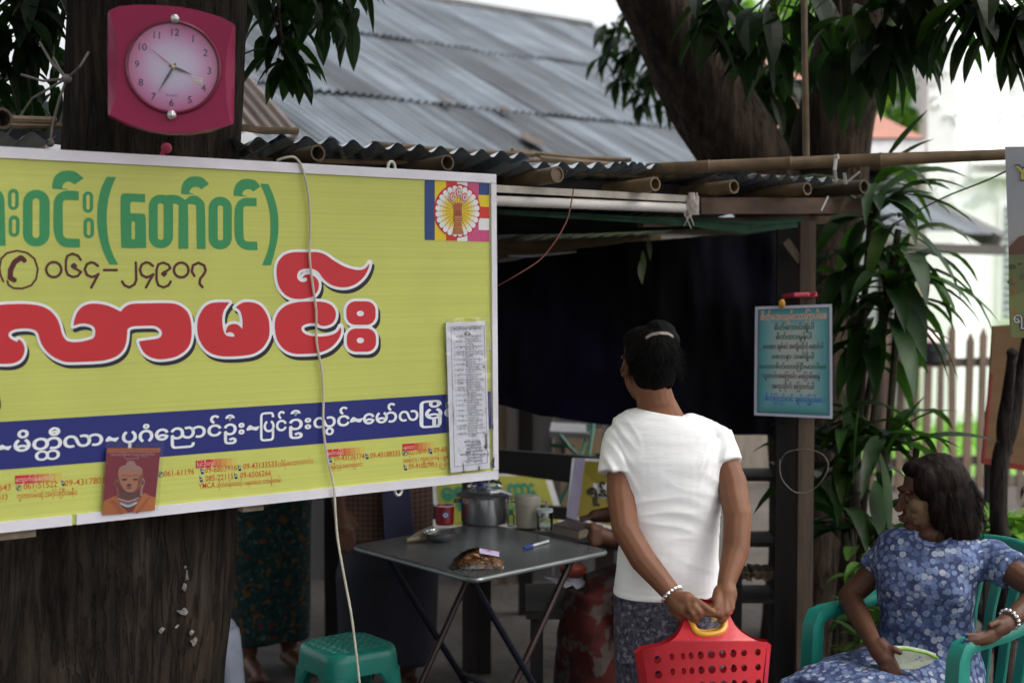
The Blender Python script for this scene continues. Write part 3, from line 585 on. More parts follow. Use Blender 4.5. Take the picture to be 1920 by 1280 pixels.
for s in (-1, 1): k_ = MB(); k_.ell(kd(-.02*s, s * 1.09, .010), (.0115, .0115, .0115)); k_.build('knob', mat('silver_knob', (.72,.70,.72), .25, .7, .15, 60), clock)
gl = MB(); gl.add([kd(r*math.cos(2*math.pi*k/32), r*math.sin(2*math.pi*k/32), .0105 + .004*(1-r*r)) for r in (.0, .35, .7, .99) for k in range(32)], [(i*32+k, i*32+(k+1) % 32, (i+1)*32+(k+1) % 32, (i+1)*32+k) for i in range(3) for k in range(32)]); gl.build('dial_glass', clear('clock_glass', (.97,.96,.97), .0, .03), clock)

# ---------------------------------------------------------------- cord in front of the sign
cb = MB(); pts = [(527,300,-.02),(533,296,.004),(548,296,.014),(562,315,.012),(573,360,.012),(578,420,.01),(577,480,.01),(582,530,.01),(589,580,.01),(590,640,.01),(599,690,.01),(603,740,.01),(602,800,.012),(610,860,.012),(620,910,.016),(622,960,.02),(623,1010,.03),(632,1080,.04),(640,1140,.05),(648,1200,.05),(655,1260,.05),(662,1330,.05),(668,1420,.05)]
q = [SP(*p) for p in pts]; q2 = []
for i in range(len(q) - 1):
    p0, p1, p2, p3 = q[max(i-1, 0)], q[i], q[i+1], q[min(i+2, len(q)-1)]
    for t in (0, .33, .66): q2.append(.5 * (2*p1 + (p2-p0)*t + (2*p0-5*p1+4*p2-p3)*t*t + (3*p1-p0-3*p2+p3)*t**3))
q2.append(q[-1]); cb.tube(q2, .0034, 7); tag(cb.build('cable', mat('cream_cable', (.52,.48,.38), .5, 0, .12, 14)), 'thin cream cable hanging down across the face of the yellow signboard', 'cable')
# ================================================================ GROUND
def ground_mat():
    m, t, b = nt('packed_earth'); mp = mapping(t); n = nz(t, mp, 1.1, 6, .6); n2 = nz(t, mp, 14, 6, .65)
    r = ramp(t, n.outputs[0], [(.3, (.020, .016, .013)), (.55, (.040, .032, .026)), (.75, (.075, .063, .053))]); r2 = ramp(t, n2.outputs[0], [(.35, (.6, .6, .6)), (.65, (1.1, 1.1, 1.1))])
    mm = t.nodes.new('ShaderNodeMix'); mm.data_type = 'RGBA'; mm.blend_type = 'MULTIPLY'; mm.inputs[0].default_value = 1
    t.links.new(r.outputs[0], mm.inputs[6]); t.links.new(r2.outputs[0], mm.inputs[7]); t.links.new(mm.outputs[2], b.inputs['Base Color']); b.inputs['Roughness'].default_value = .95
    bump(t, b, n2.outputs[0], .6, .03); return m
g = MB(); g.grid(lambda a, b: Vector(((a-.5)*240, -40 + b*240, 0)), 12, 12); tag(g.build('ground', ground_mat(), None, 0), kind='structure')
g = MB(); g.grid(lambda a, b: Vector((1.2 + a*16, 11.9 + b*9, .02 + .03*noise.noise(Vector((a*9, b*7, 0))))), 24, 14)
tag(g.build('lawn', mat('lawn_green', (.10, .22, .035), .9, 0, .3, 4, .6, 80, bd=.03), None), kind='structure')
rng = random.Random(11)
gb = MB()
for _ in range(2600):
    x = 1.6 + rng.random()*7; y = 12.1 + rng.random()*4.5; h = .10 + rng.random()*.14; a = rng.random()*6.28; w = .012
    gb.poly([(x - w*math.cos(a), y - w*math.sin(a), .03), (x + w*math.cos(a), y + w*math.sin(a), .03), (x + rng.uniform(-.06,.06), y + rng.uniform(-.06,.06), .03 + h)])
tag(gb.build('grass', leafmat('grass_blades', (.10, .24, .03), (.16, .34, .05), .35, False), None, 0), 'bright green grass growing beyond the picket fence', 'grass', kind='stuff')

# ================================================================ TREES
def trunk_mesh(mb, pts, rs, n=40, rough=.03, step=.06, seed=0):
    """tapered limb with a ridged, uneven skin"""
    P_ = [Vector(p) for p in pts]; L = [0]
    for a, b in zip(P_, P_[1:]): L.append(L[-1] + (b - a).length)
    m = max(4, int(L[-1] / step)); cs = []
    for i in range(m + 1):
        s = L[-1] * i / m; k = 0
        while k < len(L) - 2 and L[k+1] < s: k += 1
        t = (s - L[k]) / (L[k+1] - L[k]); p0, p1, p2, p3 = P_[max(k-1,0)], P_[k], P_[k+1], P_[min(k+2,len(P_)-1)]
        cs.append((.5*(2*p1+(p2-p0)*t+(2*p0-5*p1+4*p2-p3)*t*t+(3*p1-p0-3*p2+p3)*t**3), rs[k] + (rs[k+1]-rs[k])*t))
    b = len(mb.v); mb.tube([c for c, r in cs], [r for c, r in cs], n)
    for i in range(b, len(mb.v)):
        j = (i - b) // n
        c, r = cs[min(j, m)]; v = Vector(mb.v[i]); d = (v - c)
        q = Vector((v.x, v.y, v.z * .25)) * 9 + Vector((seed, 0, 0)); q2 = Vector((v.x, v.y, v.z*.6)) * 3
        f = 1 + (noise.noise(q) * .5 + noise.noise(q * 2.3) * .3) * rough / max(r, .02) + noise.noise(q2) * .07
        mb.v[i] = tuple(c + d * f)
def leaf(mb, base, d, L, W, droop, rng, seg=4, fold=.25):
    d = Vector(d).normalized(); p = Vector(base); side = d.cross(Vector((rng.uniform(-.3,.3), rng.uniform(-.3,.3), 1)))
    if side.length < .05: side = Vector((1, 0, 0))
    side.normalize(); vs = []
    prof = {3: (.25, .95, .55, 0), 4: (.18, .85, 1.0, .6, 0), 5: (.15, .75, 1.0, .85, .5, 0), 7: (.12, .6, .9, 1.0, .92, .7, .4, 0)}[seg]
    for i in range(seg + 1):
        w = W * .5 * prof[i]; up = side.cross(d).normalized()
        vs += [p - side * w + up * w * fold, p, p + side * w + up * w * fold]
        p = p + d * (L / seg); d = (d + Vector((0, 0, -droop / seg))).normalized(); side = (side - d * side.dot(d)).normalized()
    fs = []
    for i in range(seg): a = i * 3; fs += [(a, a+1, a+4, a+3), (a+1, a+2, a+5, a+4)]
    q = rng.uniform(.55, 1.35); y_ = rng.random(); y_ = (1.9, 1.25, .8) if y_ > .93 else (1, 1, 1)
    mb.add(vs, fs, 0, (q*y_[0], q*y_[1], q*y_[2]))
def whorl(mb, c, rng, n=12, L=.2, W=.045, droop=1.3, axis=(0, 0, -1), seg=4, spread=1.0):
    ax = Vector(axis).normalized()
    for k in range(n):
        d = Vector((rng.gauss(0, 1), rng.gauss(0, 1), rng.gauss(0, .6))).normalized() * spread + ax * .55
        leaf(mb, Vector(c) + Vector((rng.uniform(-1,1), rng.uniform(-1,1), rng.uniform(-1,1))) * L * .25, d, L * rng.uniform(.7, 1.2), W * rng.uniform(.8, 1.2), droop * rng.uniform(.6, 1.4), rng, seg)
def twig(mb, pts, r): mb.tube(pts, [r * (1 - .6 * i / (len(pts)-1)) for i in range(len(pts))], 6)
BARK1 = bark('trunk_bark', (.045, .034, .028), (.080, .062, .050)); BARK2 = bark('mango_bark', (.044, .031, .023), (.080, .058, .044), .8)
MANGO = leafmat('mango_leaves', (.0045, .012, .004), (.013, .034, .008), .38)
# the trunk that carries the sign and the clock
tA = thing('tree', 'thick brown tree trunk carrying the yellow signboard and the pink clock', 'tree', P(160, 1280, 3.95) * 1)
tA.location.z = 0
tk = MB()
trunk_mesh(tk, [Vector((-1.235, 3.99, -.02)), Vector((-1.20, 3.99, .5)), Vector((-1.13, 3.97, .95)), Vector((-1.02, 3.94, 1.5)), Vector((-.985, 3.93, 2.0)), Vector((-.965, 3.92, 2.5)), Vector((-.90, 3.9, 3.6)), Vector((-.8, 3.9, 5.0))], [.42, .375, .335, .27, .24, .24, .22, .18], 64, .018, .04, 4)
ko = []
for (u, v, s) in ((170, 1180, .05), (210, 1010, .035), (330, 1050, .02), (95, 1200, .03)):
    ko.append((P(u, v, 3.66), s))
for i, v in enumerate(tk.v):
    v = Vector(v)
    for c, s in ko:
        d = (v - c).length
        if d < s * 3: v += (v - Vector((-1.15, 3.98, v.z))).normalized() * s * .35 * math.cos(d / (s * 3) * math.pi * 1.5) * (1 - d / (s*3))
    tk.v[i] = tuple(v)
def trunk_a_mat():
    m = bark('old_trunk_bark', (.038, .029, .023), (.062, .049, .040)); t = m.node_tree; b = t.nodes['Principled BSDF']; src = b.inputs['Base Color'].links[0].from_socket
    mp = mapping(t, (1, 1, .5)); n = nz(t, mp, 9, 3, .4); r = ramp(t, n.outputs[0], [(.6, (0, 0, 0)), (.9, (.3, .3, .3))])
    mp3 = mapping(t, (.4, .4, 1)); n3 = nz(t, mp3, 3.2, 3); band = ramp(t, n3.outputs[0], [(.40, (.6, .6, .6)), (.56, (1.08, 1.05, 1.02))])
    mm = t.nodes.new('ShaderNodeMix'); mm.data_type = 'RGBA'; mm.blend_type = 'MULTIPLY'; mm.inputs[0].default_value = .8; t.links.new(src, mm.inputs[6]); t.links.new(band.outputs[0], mm.inputs[7])
    t.links.new(mixc(t, r.outputs[0], mm.outputs[2], (.16, .14, .125)), b.inputs['Base Color']); return m
tk.build('trunk', trunk_a_mat(), tA, 80)
rng = random.Random(8)
for (u, v, w, h) in ((349,1077,3,14),(344,1100,4,12),(340,1148,9,7),(301,1183,4,5),(329,1177,2,2),(357,1188,3,4),(362,1205,6,8),(347,1064,4,3)):
    c = P(u, v, 3.0); r_ = ray(u, v); x0, x1 = 2.8, 4.2
    ax = Vector((-1.17, 3.98)); best = min((abs((Vector((EYE.x + r_.x*d/r_.y, d)) - ax).length - .375), d) for d in [3.4 + i*.005 for i in range(90)])
    pts = []
    for k in range(9): a = 2*math.pi*k/9; rr_ = rng.uniform(.35, 1.25); pts.append(P(u + w*rr_*math.cos(a), v + h*rr_*math.sin(a), best[1] - .006))
    pf = MB(); pf.slab([p_ + Vector((0, .004, 0)) for p_ in pts], Vector((0, .03, 0))); pf.build('paint_fleck', mat('white_paint_fleck', (.24, .225, .215), .9, 0, .3, 60), tA, 0)
fo = MB(); br = MB(); rng = random.Random(21)
def twigs_to(c, root, rng, r=.012):
    c = Vector(c); root = Vector(root); mid = (c + root) / 2 + Vector((rng.uniform(-.1,.1), rng.uniform(-.1,.1), .12)); twig(br, [root, mid, c], r)
for (u, v, d, n, L) in ((515,10,4.5,10,.19),(560,40,4.6,10,.19),(530,95,4.5,14,.19),(600,15,4.7,12,.19),(655,20,4.8,10,.18),(575,-40,4.6,16,.2),(640,-50,4.8,16,.2),(500,-40,4.4,12,.2),(540,130,4.55,5,.15),
    (25,30,3.9,12,.17),(60,75,4.0,12,.17),(20,95,4.1,12,.17),(80,20,4.2,12,.17),(5,150,4.2,12,.17),(50,140,4.4,10,.16),(100,90,4.5,9,.15),(30,-30,4.0,16,.2),(-30,60,4.0,14,.2),(90,-40,4.1,14,.2),(95,150,4.6,8,.15),(40,190,4.9,9,.16),(0,215,4.9,9,.16)):
    c = P(u, v, d); whorl(fo, c, rng, max(4, int(n*.8)), L, L*.30, 1.4, (rng.uniform(-.2,.2), 0, -1), 5); twigs_to(c, (-.9 + rng.uniform(-.1,.3), 3.95, 2.9 + rng.random()*.4), rng, .01)
rng = random.Random(5)
for _ in range(800):  # unseen overhead crown, spread wide to shade the foreground
    a = rng.random()*6.28; r = 4.2 * math.sqrt(rng.random()); whorl(fo, (-1.6 + r*math.cos(a), 2.2 + r*math.sin(a), 3.5 + rng.random()*1.6), rng, 11, .30, .085, 1.2, (0,0,-1), 3)
fo.build('foliage', MANGO, tA, 0, True)
for (dx, dy, dz) in ((1.1, .6, 1.2), (-1.3, .5, 1.0), (.3, -1.0, 1.3), (-.5, 1.2, 1.1)): trunk_mesh(br, [(-.88, 3.9, 3.3), (-.88 + dx*.5, 3.9 + dy*.5, 3.3 + dz*.6), (-.88 + dx, 3.9 + dy, 3.3 + dz)], [.11, .07, .03], 10, .01, .15)
br.build('branch', BARK1, tA, 60)

# the forked tree behind the stall
tB = thing('tree', 'forked mango tree with a leaning limb rising behind the right end of the stall roof', 'tree', (1.30, 6.45, 0))
tk = MB()
def PP(u, v, d): return tuple(P(u, v, d))
trunk_mesh(tk, [(1.40, 6.45, -.03), (1.39, 6.45, .6), (1.36, 6.44, 1.3), PP(1540, 480, 6.4), PP(1545, 400, 6.38), PP(1562, 250, 6.35), PP(1590, 110, 6.3), PP(1612, -30, 6.3), PP(1660, -300, 6.4), PP(1800, -700, 6.6)], [.26, .21, .185, .175, .18, .178, .165, .155, .13, .08], 48, .022, .06, 2)
trunk_mesh(tk, [PP(1530, 560, 6.42), PP(1478, 430, 6.38), PP(1395, 290, 6.3), PP(1320, 170, 6.25), PP(1250, 40, 6.2), PP(1180, -90, 6.2), PP(1060, -330, 6.2), PP(900, -600, 6.3)], [.12, .165, .185, .185, .165, .15, .12, .07], 44, .022, .06, 9)
tk.build('trunk', BARK2, tB, 80)
fo = MB(); br = MB(); rng = random.Random(33)
def FB(u, v, d, n, L, droop=1.5, ax=None, seg=5):
    c = P(u, v, d); whorl(fo, c, rng, max(4, int(n*.8)), L*1.08, L*.31, droop, ax or (rng.uniform(-.2,.2), 0, -1), 7)
    twigs_to(c, P(1600 + rng.uniform(-40,60), -120, 6.2), rng, .009)
for (u, v, d, n, L) in ((1330,20,5.4,12,.22),(1380,50,5.5,12,.22),(1430,20,5.3,12,.24),(1450,80,5.5,12,.22),(1480,110,5.6,6,.2),(1580,60,5.1,8,.26),(1640,30,5.0,12,.26),(1660,80,5.0,9,.26),(1700,60,5.0,7,.24),(1690,20,5.0,10,.25),(1610,110,5.2,5,.26),(1740,-10,4.9,8,.24),
    (1390,120,6.7,10,.22),(1430,170,6.8,10,.22),(1460,210,6.9,10,.2),(1440,240,7.2,10,.2),(1465,140,6.8,12,.22),(1480,180,6.9,12,.2),(1425,120,6.9,12,.2),(1450,255,7.3,10,.18),(1475,235,7.0,10,.18),(1490,90,6.8,12,.2),(1400,80,6.8,10,.22),(1500,0,5.4,14,.24),(1360,-20,5.5,14,.24),(1690,-50,4.9,14,.26),
    (1830,15,4.6,10,.21),(1870,30,4.6,10,.21),(1905,45,4.6,10,.21),(1850,-20,4.6,14,.21),(1930,10,4.6,14,.21),(1800,20,4.7,8,.2),(1940,70,4.6,8,.2),(1780,-40,4.7,10,.2)): FB(u, v, d, n, L)
for (u, v, d, n, L) in ((1150,60,7.6,10,.17),(1190,95,7.6,10,.17),(1170,140,7.7,10,.17),(1225,150,7.7,10,.17),(1210,60,7.5,9,.17),(1240,110,7.6,10,.17),(1135,100,7.7,8,.16),(1180,15,7.5,4,.16),(1215,185,7.7,8,.16),(1260,190,7.6,8,.16)):
    c = P(u, v, d); whorl(fo, c, rng, int(n*1.6), L, L*.26, 1.2, (0, 0, -.6), 4); twigs_to(c, P(1290, 60, 6.4), rng, .008)
for _ in range(800):  # more leaves added overhead, out of view, to cut the light below
    a = rng.random()*6.28; r = 4.8 * math.sqrt(rng.random()); whorl(fo, (1.9 + r*math.cos(a), 4.0 + r*math.sin(a)*.9, 3.9 + rng.random()*2.0), rng, 11, .32, .09, 1.2, (0,0,-1), 3)
fo.build('foliage', MANGO, tB, 0, True); br.build('branch', BARK2, tB, 60)

# distant trees
def far_tree(x, y, h, r, seed, label, cols, n=420, tr=.4):
    rng = random.Random(seed); t = thing('tree', label, 'tree', (x, y, 0)); k = MB(); trunk_mesh(k, [(x, y, -.02), (x + .1, y, h*.35), (x, y + .1, h*.75)], [r*.11, r*.08, r*.03], 12, .02, .3); k.build('trunk', BARK2, t, 60)
    f = MB(); cl = [(Vector((rng.gauss(0, .45), rng.gauss(0, .45), rng.uniform(-.6, .7))), rng.uniform(.28, .5)) for _ in range(16)]
    for _ in range(n):
        c, q = rng.choice(cl); d = Vector((rng.gauss(0,1), rng.gauss(0,1), rng.gauss(0,1))).normalized() * q * rng.uniform(.6, 1)
        p = Vector((x, y, h*.68)) + (c + d) * r; whorl(f, p, rng, 7, r*.14, r*.05, 1.0, (0,0,-.4), 3)
    f.build('crown', leafmat('leaves_' + str(seed), *cols, tr), t, 0, True)
far_tree(5.6, 19.5, 6.4, 2.3, 41, 'bright green leafy tree behind the orange roofed house', ((.05,.13,.015), (.14,.30,.04)), 900)
far_tree(3.3, 22.5, 6.0, 2.2, 42, 'green tree seen between the two limbs of the forked mango tree', ((.04,.10,.015), (.10,.22,.03)), 600)

# ================================================================ CORRUGATED ROOFS
def metal_mat(name, a, b_, rust=.62, mtl=.35, rough=.45):
    m, t, b = nt(name); mp = mapping(t); n = nz(t, mp, 2.2, 6, .6); n2 = nz(t, mp, 5.5, 6, .7)
    r = ramp(t, n.outputs[0], [(.3, a), (.7, b_)]); k = ramp(t, n2.outputs[0], [(rust, (0,0,0)), (rust + .08, (1,1,1))])
    a_ = t.nodes.new('ShaderNodeVertexColor'); a_.layer_name = 'Col'; mm = t.nodes.new('ShaderNodeMix'); mm.data_type = 'RGBA'; mm.blend_type = 'MULTIPLY'; mm.inputs[0].default_value = 1; t.links.new(r.outputs[0], mm.inputs[6]); t.links.new(a_.outputs[0], mm.inputs[7])
    t.links.new(mixc(t, k.outputs[0], mm.outputs[2], (.07, .04, .025)), b.inputs['Base Color']); b.inputs['Metallic'].default_value = mtl; b.inputs['Roughness'].default_value = rough; return m
def corr(mb, o, e, d, w, L, pitch=.076, amp=.011, nL=3, sag=0, seed=0, per=8, th=True):
    """one corrugated sheet: o corner, e along the eave (width w), d down the slope (length L)"""
    o = Vector(o); e = Vector(e).normalized(); d = Vector(d).normalized(); nn = e.cross(d).normalized()
    if nn.z < 0: nn = -nn
    n = int(w / pitch * per)
    def f(a, b):
        s = a * w; return o + e*s + d*(b*L) + nn*(amp*math.sin(2*math.pi*s/pitch) + sag*math.sin(math.pi*b) + .006*noise.noise(Vector((s*2, b*3, seed))))
    def cf(a, b):
        q = .85 + 1.0*noise.noise(Vector((a*w*17, b*1.5 + seed*3.1, seed))) + .5*noise.noise(Vector((a*w*60, b*3, seed + 5))) + .7*noise.noise(Vector((a*w*2.5, b*2.2, seed*1.7))) + .24*math.sin(seed*12.9); q = max(.35, min(1.5, q)); return (q, q, q)
    mb.grid(f, n, nL, 0, cf)
    if th: mb.grid(lambda a, b: f(a, b) - nn*.0012, n, nL)
HA, pit = R(48), R(26); hr_e = Vector((math.sin(HA), math.cos(HA), 0)); hr_d = Vector((math.cos(HA)*math.cos(pit), -math.sin(HA)*math.cos(pit), -math.sin(pit)))
HS = 1.6; ridge = P(980, 33, 10.0 * HS)
house = thing('shed_house', 'old house with a big grey corrugated iron roof of overlapping sheets behind the stall', 'house', (ridge.x, ridge.y, 0))
mr = metal_mat('weathered_iron', (.040, .050, .062), (.078, .093, .110), .66, .2, .55); rng = random.Random(2)
rs = MB(); nn = hr_e.cross(hr_d); nn = nn if nn.z > 0 else -nn
for row in range(3):
    s = -3.75 * HS; off0 = (0, 1.107, 2.178)[row] * HS
    while s < .62 * HS:
        w = .76 + rng.choice((0, 0, .076)); lift = .012 * (2 - row) + rng.uniform(0, .010)
        o = ridge + hr_e*(s - .04) + hr_d*(off0 - .02) + nn*lift
        dd = (hr_d + nn*rng.uniform(-.004, .012)).normalized(); corr(rs, o, hr_e, dd, w + .06, (1.17, 1.14, 1.42)[row] * HS + rng.uniform(-.02, .05), seed=s + row*7, amp=.013, th=False); s += w
rs.build('roof', mr, house, 80, True)
rc = MB(); rc.tube([ridge + hr_e*s + nn*.02 for s in (-3.75*HS, 0, .66*HS)], .06, 10); rc.build('ridge_cap', mr, house)
wl = MB()
for s0, s1 in ((-3.7*HS, -.35*HS),):
    a = ridge + hr_e*s0 + hr_d*3.2*HS; b = ridge + hr_e*s1 + hr_d*3.2*HS; zt = a.z - .06
    inw = Vector((-hr_d.x, -hr_d.y, 0)).normalized()
    wl.slab([Vector((a.x, a.y, 0)), Vector((b.x, b.y, 0)), Vector((b.x, b.y, zt)), Vector((a.x, a.y, zt))], inw*.08)
wl.build('wall', mat('dark_planks', (.10, .082, .065), .85, 0, .3, 6, .3, 30, (8, 8, .6)), house, 0)
for (u, v, w, h) in ((1000,262,30,11),(835,188,16,5),(945,203,18,6)):
    rp = MB(); k = [];  pl = Plane(ridge + nn*.07, nn)
    for i in range(9): a = 2*math.pi*i/9; q = rng.uniform(.7, 1.1); k.append(pl(u + w*q*math.cos(a) + h*q*math.sin(a)*.9, v + h*q*math.sin(a) + w*q*math.cos(a)*.35))
    rp.slab(k, -nn*.004); rp.build('rust_patch', mat('rust', (.022, .013, .010), .9, 0, .4, 20), house, 0)
# rusty lean-to roof just right of the trunk
an = thing('lean_to', 'small lean-to with rusty brown corrugated roof beside the big trunk', 'shed', (-1.3, 7.2, 0))
lr = MB(); q0 = P(455, 128, 7.6); q1 = P(556, 242, 6.9); corr(lr, q0, (P(200, 110, 8.0) - q0), (q1 - q0), (P(200, 110, 8.0) - q0).length, (q1 - q0).length*1.12, th=True, seed=5); lr.build('roof', metal_mat('rusty_iron', (.085, .065, .055), (.14, .11, .095), .6, .1, .7), an, 80, True)
pl_ = MB(); pl_.beam((q1.x - .05, q1.y + .1, 0), (q1.x - .05, q1.y + .1, q1.z - .03), .06, .06, (1,0,0)); pl_.build('post', mat('grey_timber', (.12,.10,.08), .85, 0, .25), an, 0); pl_ = MB(); pl_.beam((-2.5, 7.6, 0), (-2.5, 7.6, 2.6), .06, .06, (1,0,0)); pl_.build('post', mat('grey_timber', (.12,.10,.08), .85, 0, .25), an, 0)
k = MB(); v0 = ridge + hr_e*.70*HS; v1 = v0 + hr_d*3.62*HS; k.beam(v0 - nn*.06, v1 - nn*.06, .04, .16); k.build('verge_board', mat('grey_verge', (.16,.15,.145), .8), house, 0)
k = MB(); k.beam(v1 - nn*.12 - hr_e*9, v1 - nn*.12 + hr_e*.12, .05, .09); k.build('eave_beam', mat('dark_timber', (.030,.025,.022), .85), house, 0)
for s_ in (-.3*HS,):
    k = MB(); q = ridge + hr_e*s_ + hr_d*3.5*HS; k.box((q.x, q.y, (q.z - .15)/2), (.11, .11, q.z - .15)); k.build('post', mat('dark_timber', (.03,.025,.022)), house, 0)
# ================================================================ BUILDINGS AT THE RIGHT
wb = thing('white_building', 'tall white plastered building with a pilaster at its corner, glaring in the light', 'building', P(1950, 640, 16))
wb.location.z = 0
wp = mat('white_plaster', (.86, .86, .86), .8, 0, .03, 2)
k = MB(); xl = P(1728, 500, 16).x; k.box((xl + 6.15, 18.2, 4.5), (11.7, 4, 9)); k.build('wall', wp, wb, 0)
k = MB(); k.box((xl + .16, 16.02, 4.5), (.32, .36, 9.0)); k.box((xl + .16, 16.0, .35), (.42, .46, .7)); k.build('pilaster', mat('grey_white_plaster', (.62,.63,.64), .8, 0, .03), wb, 0)
k = MB()
for z, h, pr in ((3.0, .12, .12), (2.82, .05, .07), (6.2, .16, .16)): k.box((xl + 6.3, 16.1, z), (11.4, pr*2, h))
k.build('cornice', wp, wb, 0)
rng = random.Random(4); mg = mat('pale_green_stucco', (.74,.79,.77), .8)
for z0, z1 in ((2.45, 2.78), (3.4, 4.4)):
    for i in range(46):
        x = xl + .02 + rng.random()*1.35; z = z0 + rng.random()*(z1-z0); k = MB(); k.tube([(x + .045*math.cos(a*.9)*(1-a*.1), (15.83 if x < xl+.34 else 16.19), z + .045*math.sin(a*.9)*(1-a*.1)) for a in range(7)], .009, 5); k.build('stucco_scroll', mg, wb)
k = MB(); wx = P(1884, 500, 16).x; k.box((wx + .35, 16.18, 1.85), (.72, .06, 1.35)); k.build('window_frame', wp, wb, 0)
k = MB()
for i in range(16): k.box((wx + .35, 16.14, 1.25 + i*.08), (.62, .05, .05), Matrix.Rotation(R(35), 3, 'X'))
k.build('louvre', mat('grey_louvre', (.30,.33,.36), .5), wb, 0)
oh = thing('orange_roof_house', 'cream house with an orange tiled roof and white eaves right of the forked tree', 'house', P(1560, 640, 14))
oh.location.z = 0
e0 = P(1500, 210, 13.5); e1 = P(1722, 262, 13.0); zt = e1.z
k = MB(); x0, x1 = P(1380, 640, 13).x, P(1722, 640, 13).x
k.add([(x0 - .2, 12.85, zt), (x1, 12.85, zt), (x1 - 1.1, 15.4, zt + 1.15), (x0 - .2, 15.4, zt + 1.15), (x0-.2, 18, zt), (x1, 18, zt)], [(0,1,2,3), (3,2,5,4), (1,5,2)]); k.build('roof', mat('orange_tiles', (.17, .065, .042), .7, 0, .12, 3, .5, 40, (1, 6, 1)), oh, 0)
k = MB(); k.box(((x0+x1)/2 - .1, 12.9, zt - .11), (x1 - x0 + .2, .06, .20)); k.box((x1 - .03, 15.4, zt - .11), (.06, 5.0, .20)); k.build('fascia', mat('white_fascia', (.72,.70,.70), .6), oh, 0)
k = MB(); k.slab([(x0, 13.0, zt - .215), (x1 - .05, 13.0, zt - .215), (x1 - .05, 17.8, zt - .215), (x0, 17.8, zt - .215)], (0, 0, .02)); k.build('soffit', mat('brown_soffit', (.20,.12,.08), .8), oh, 0)
k = MB(); k.box(((x0+x1)/2 - .3, 15.6, zt/2 - .15), (x1 - x0 - .7, 4.3, zt - .30)); k.build('wall', mat('cream_wall', (.60,.50,.34), .8, 0, .05), oh, 0)
k = MB(); px_ = x1 - .65
for i in range(2):
    k.box((px_ - .48 - i*1.1, 13.42, zt - .95), (.56, .07, .95))
k.build('window_frame', mat('maroon_frame', (.25,.06,.06), .6), oh, 0)
k = MB()
for i in range(2): k.box((px_ - .48 - i*1.1, 13.38, zt - .95), (.42, .03, .8))
k.build('window_pane', mat('pale_pane', (.55,.42,.40), .3), oh, 0)

# ================================================================ PICKET FENCE
fn = thing('picket_fence', 'weathered brown picket fence with two rails in front of the lawn', 'fence', P(1700, 900, 11.2))
fn.location.z = 0
FA, FBv = Vector((2.55, 11.0, 0)), Vector((5.6, 11.7, 0)); fd = (FBv - FA).normalized(); rng = random.Random(6)
pkm = mat('grey_brown_pickets', (.088, .056, .038), .85, 0, .35, 5, .4, 30, (1, 1, .3))
s = 0
while s < (FBv - FA).length:
    c = FA + fd*s; h = 1.26 + rng.uniform(-.07, .06); w = .026 + rng.uniform(-.004, .008); ti = Vector((rng.uniform(-.025,.025), 0, 0))
    k = MB(); n_ = Vector((fd.y, -fd.x, 0)); o = c + n_*.03
    k.slab([o - fd*w, o + fd*w, o + fd*w + ti + UPZ*(h-.07), o + ti + UPZ*h, o - fd*w + ti + UPZ*(h-.07)], -n_*.018); k.build('picket', pkm, fn, 0); s += .118 + rng.uniform(-.008, .01)
for z in (.22, 1.0): k = MB(); k.beam(FA + UPZ*z - fd*.1, FBv + UPZ*z, .035, .07); k.build('rail', mat('dark_rail', (.035,.027,.022), .85), fn, 0)
hm = thing('helmet', 'pink and black motorcycle helmet hung on the picket fence', 'helmet', P(1745, 660, 10.95))
k = MB(); c = P(1743, 645, 10.95); k.ell(c, (.125, .14, .125)); hmv = [v for v in k.v]; k.build('shell', mat('pale_pink_shell', (.62,.46,.44), .25, coat=.5), hm)
k = MB(); k.lathe([(.100, -.16), (.132, -.13), (.140, -.02), (.134, .012), (.10, .0)], c, 20); k.build('rim', mat('black_rim', (.015,.015,.017), .4), hm)
k = MB(); k.grid(lambda a, b: c + Vector((.143*math.cos(R(200+140*a)), .158*math.sin(R(200+140*a)) - .004, -.05 + .07*b)), 14, 3); k.build('visor', mat('dark_visor', (.03,.03,.035), .1), hm)
# ================================================================ THE STALL
SI = Vector((-SE.y, SE.x, 0))                       # inward from the eave
EV = Vector((-.05, 4.38, 0))
def ev(s, inn=0.0, z=2.0): return EV + SE*s + SI*inn + UPZ*z
def s_at(u, inn=0.0):
    k = (u - 960) / FPX; o = EV + SI*inn; return (k*o.y - o.x) / (SE.x - k*SE.y)
def z_at(u, v, inn=0.0):
    s = s_at(u, inn); p = EV + SE*s + SI*inn; return P(u, v, p.y).z
stall = thing('market_stall', 'open stall with a corrugated roof on bamboo poles behind the yellow signboard', 'stall', ev(.9, .8, 0))
m_zinc = metal_mat('bluish_zinc', (.38,.46,.52), (.62,.70,.75), .80, .7, .2)
m_bam = mat('bamboo', (.15,.098,.050), .55, 0, .3, 5, .2, 30, (2, 2, 2)); m_bam_d = mat('old_bamboo', (.085,.055,.032), .7, 0, .35, 6, .3, 30)
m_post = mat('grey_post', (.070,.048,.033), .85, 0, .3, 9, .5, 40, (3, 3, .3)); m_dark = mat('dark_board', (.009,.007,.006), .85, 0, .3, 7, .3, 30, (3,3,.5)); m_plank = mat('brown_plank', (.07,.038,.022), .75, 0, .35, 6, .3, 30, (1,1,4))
rng = random.Random(7); dn = R(-8)
def d_in(sl): return (SI*math.cos(sl) + UPZ*math.sin(sl)).normalized()
edge = [(440,262),(560,262),(700,268),(800,275),(935,287),(1010,300),(1110,306),(1220,309),(1330,314),(1400,318)]
def edge_z(u): 
    for (a, va), (b, vb) in zip(edge, edge[1:]):
        if u <= b: return z_at(u, va + (vb-va)*(u-a)/(b-a))
    return z_at(u, 318)
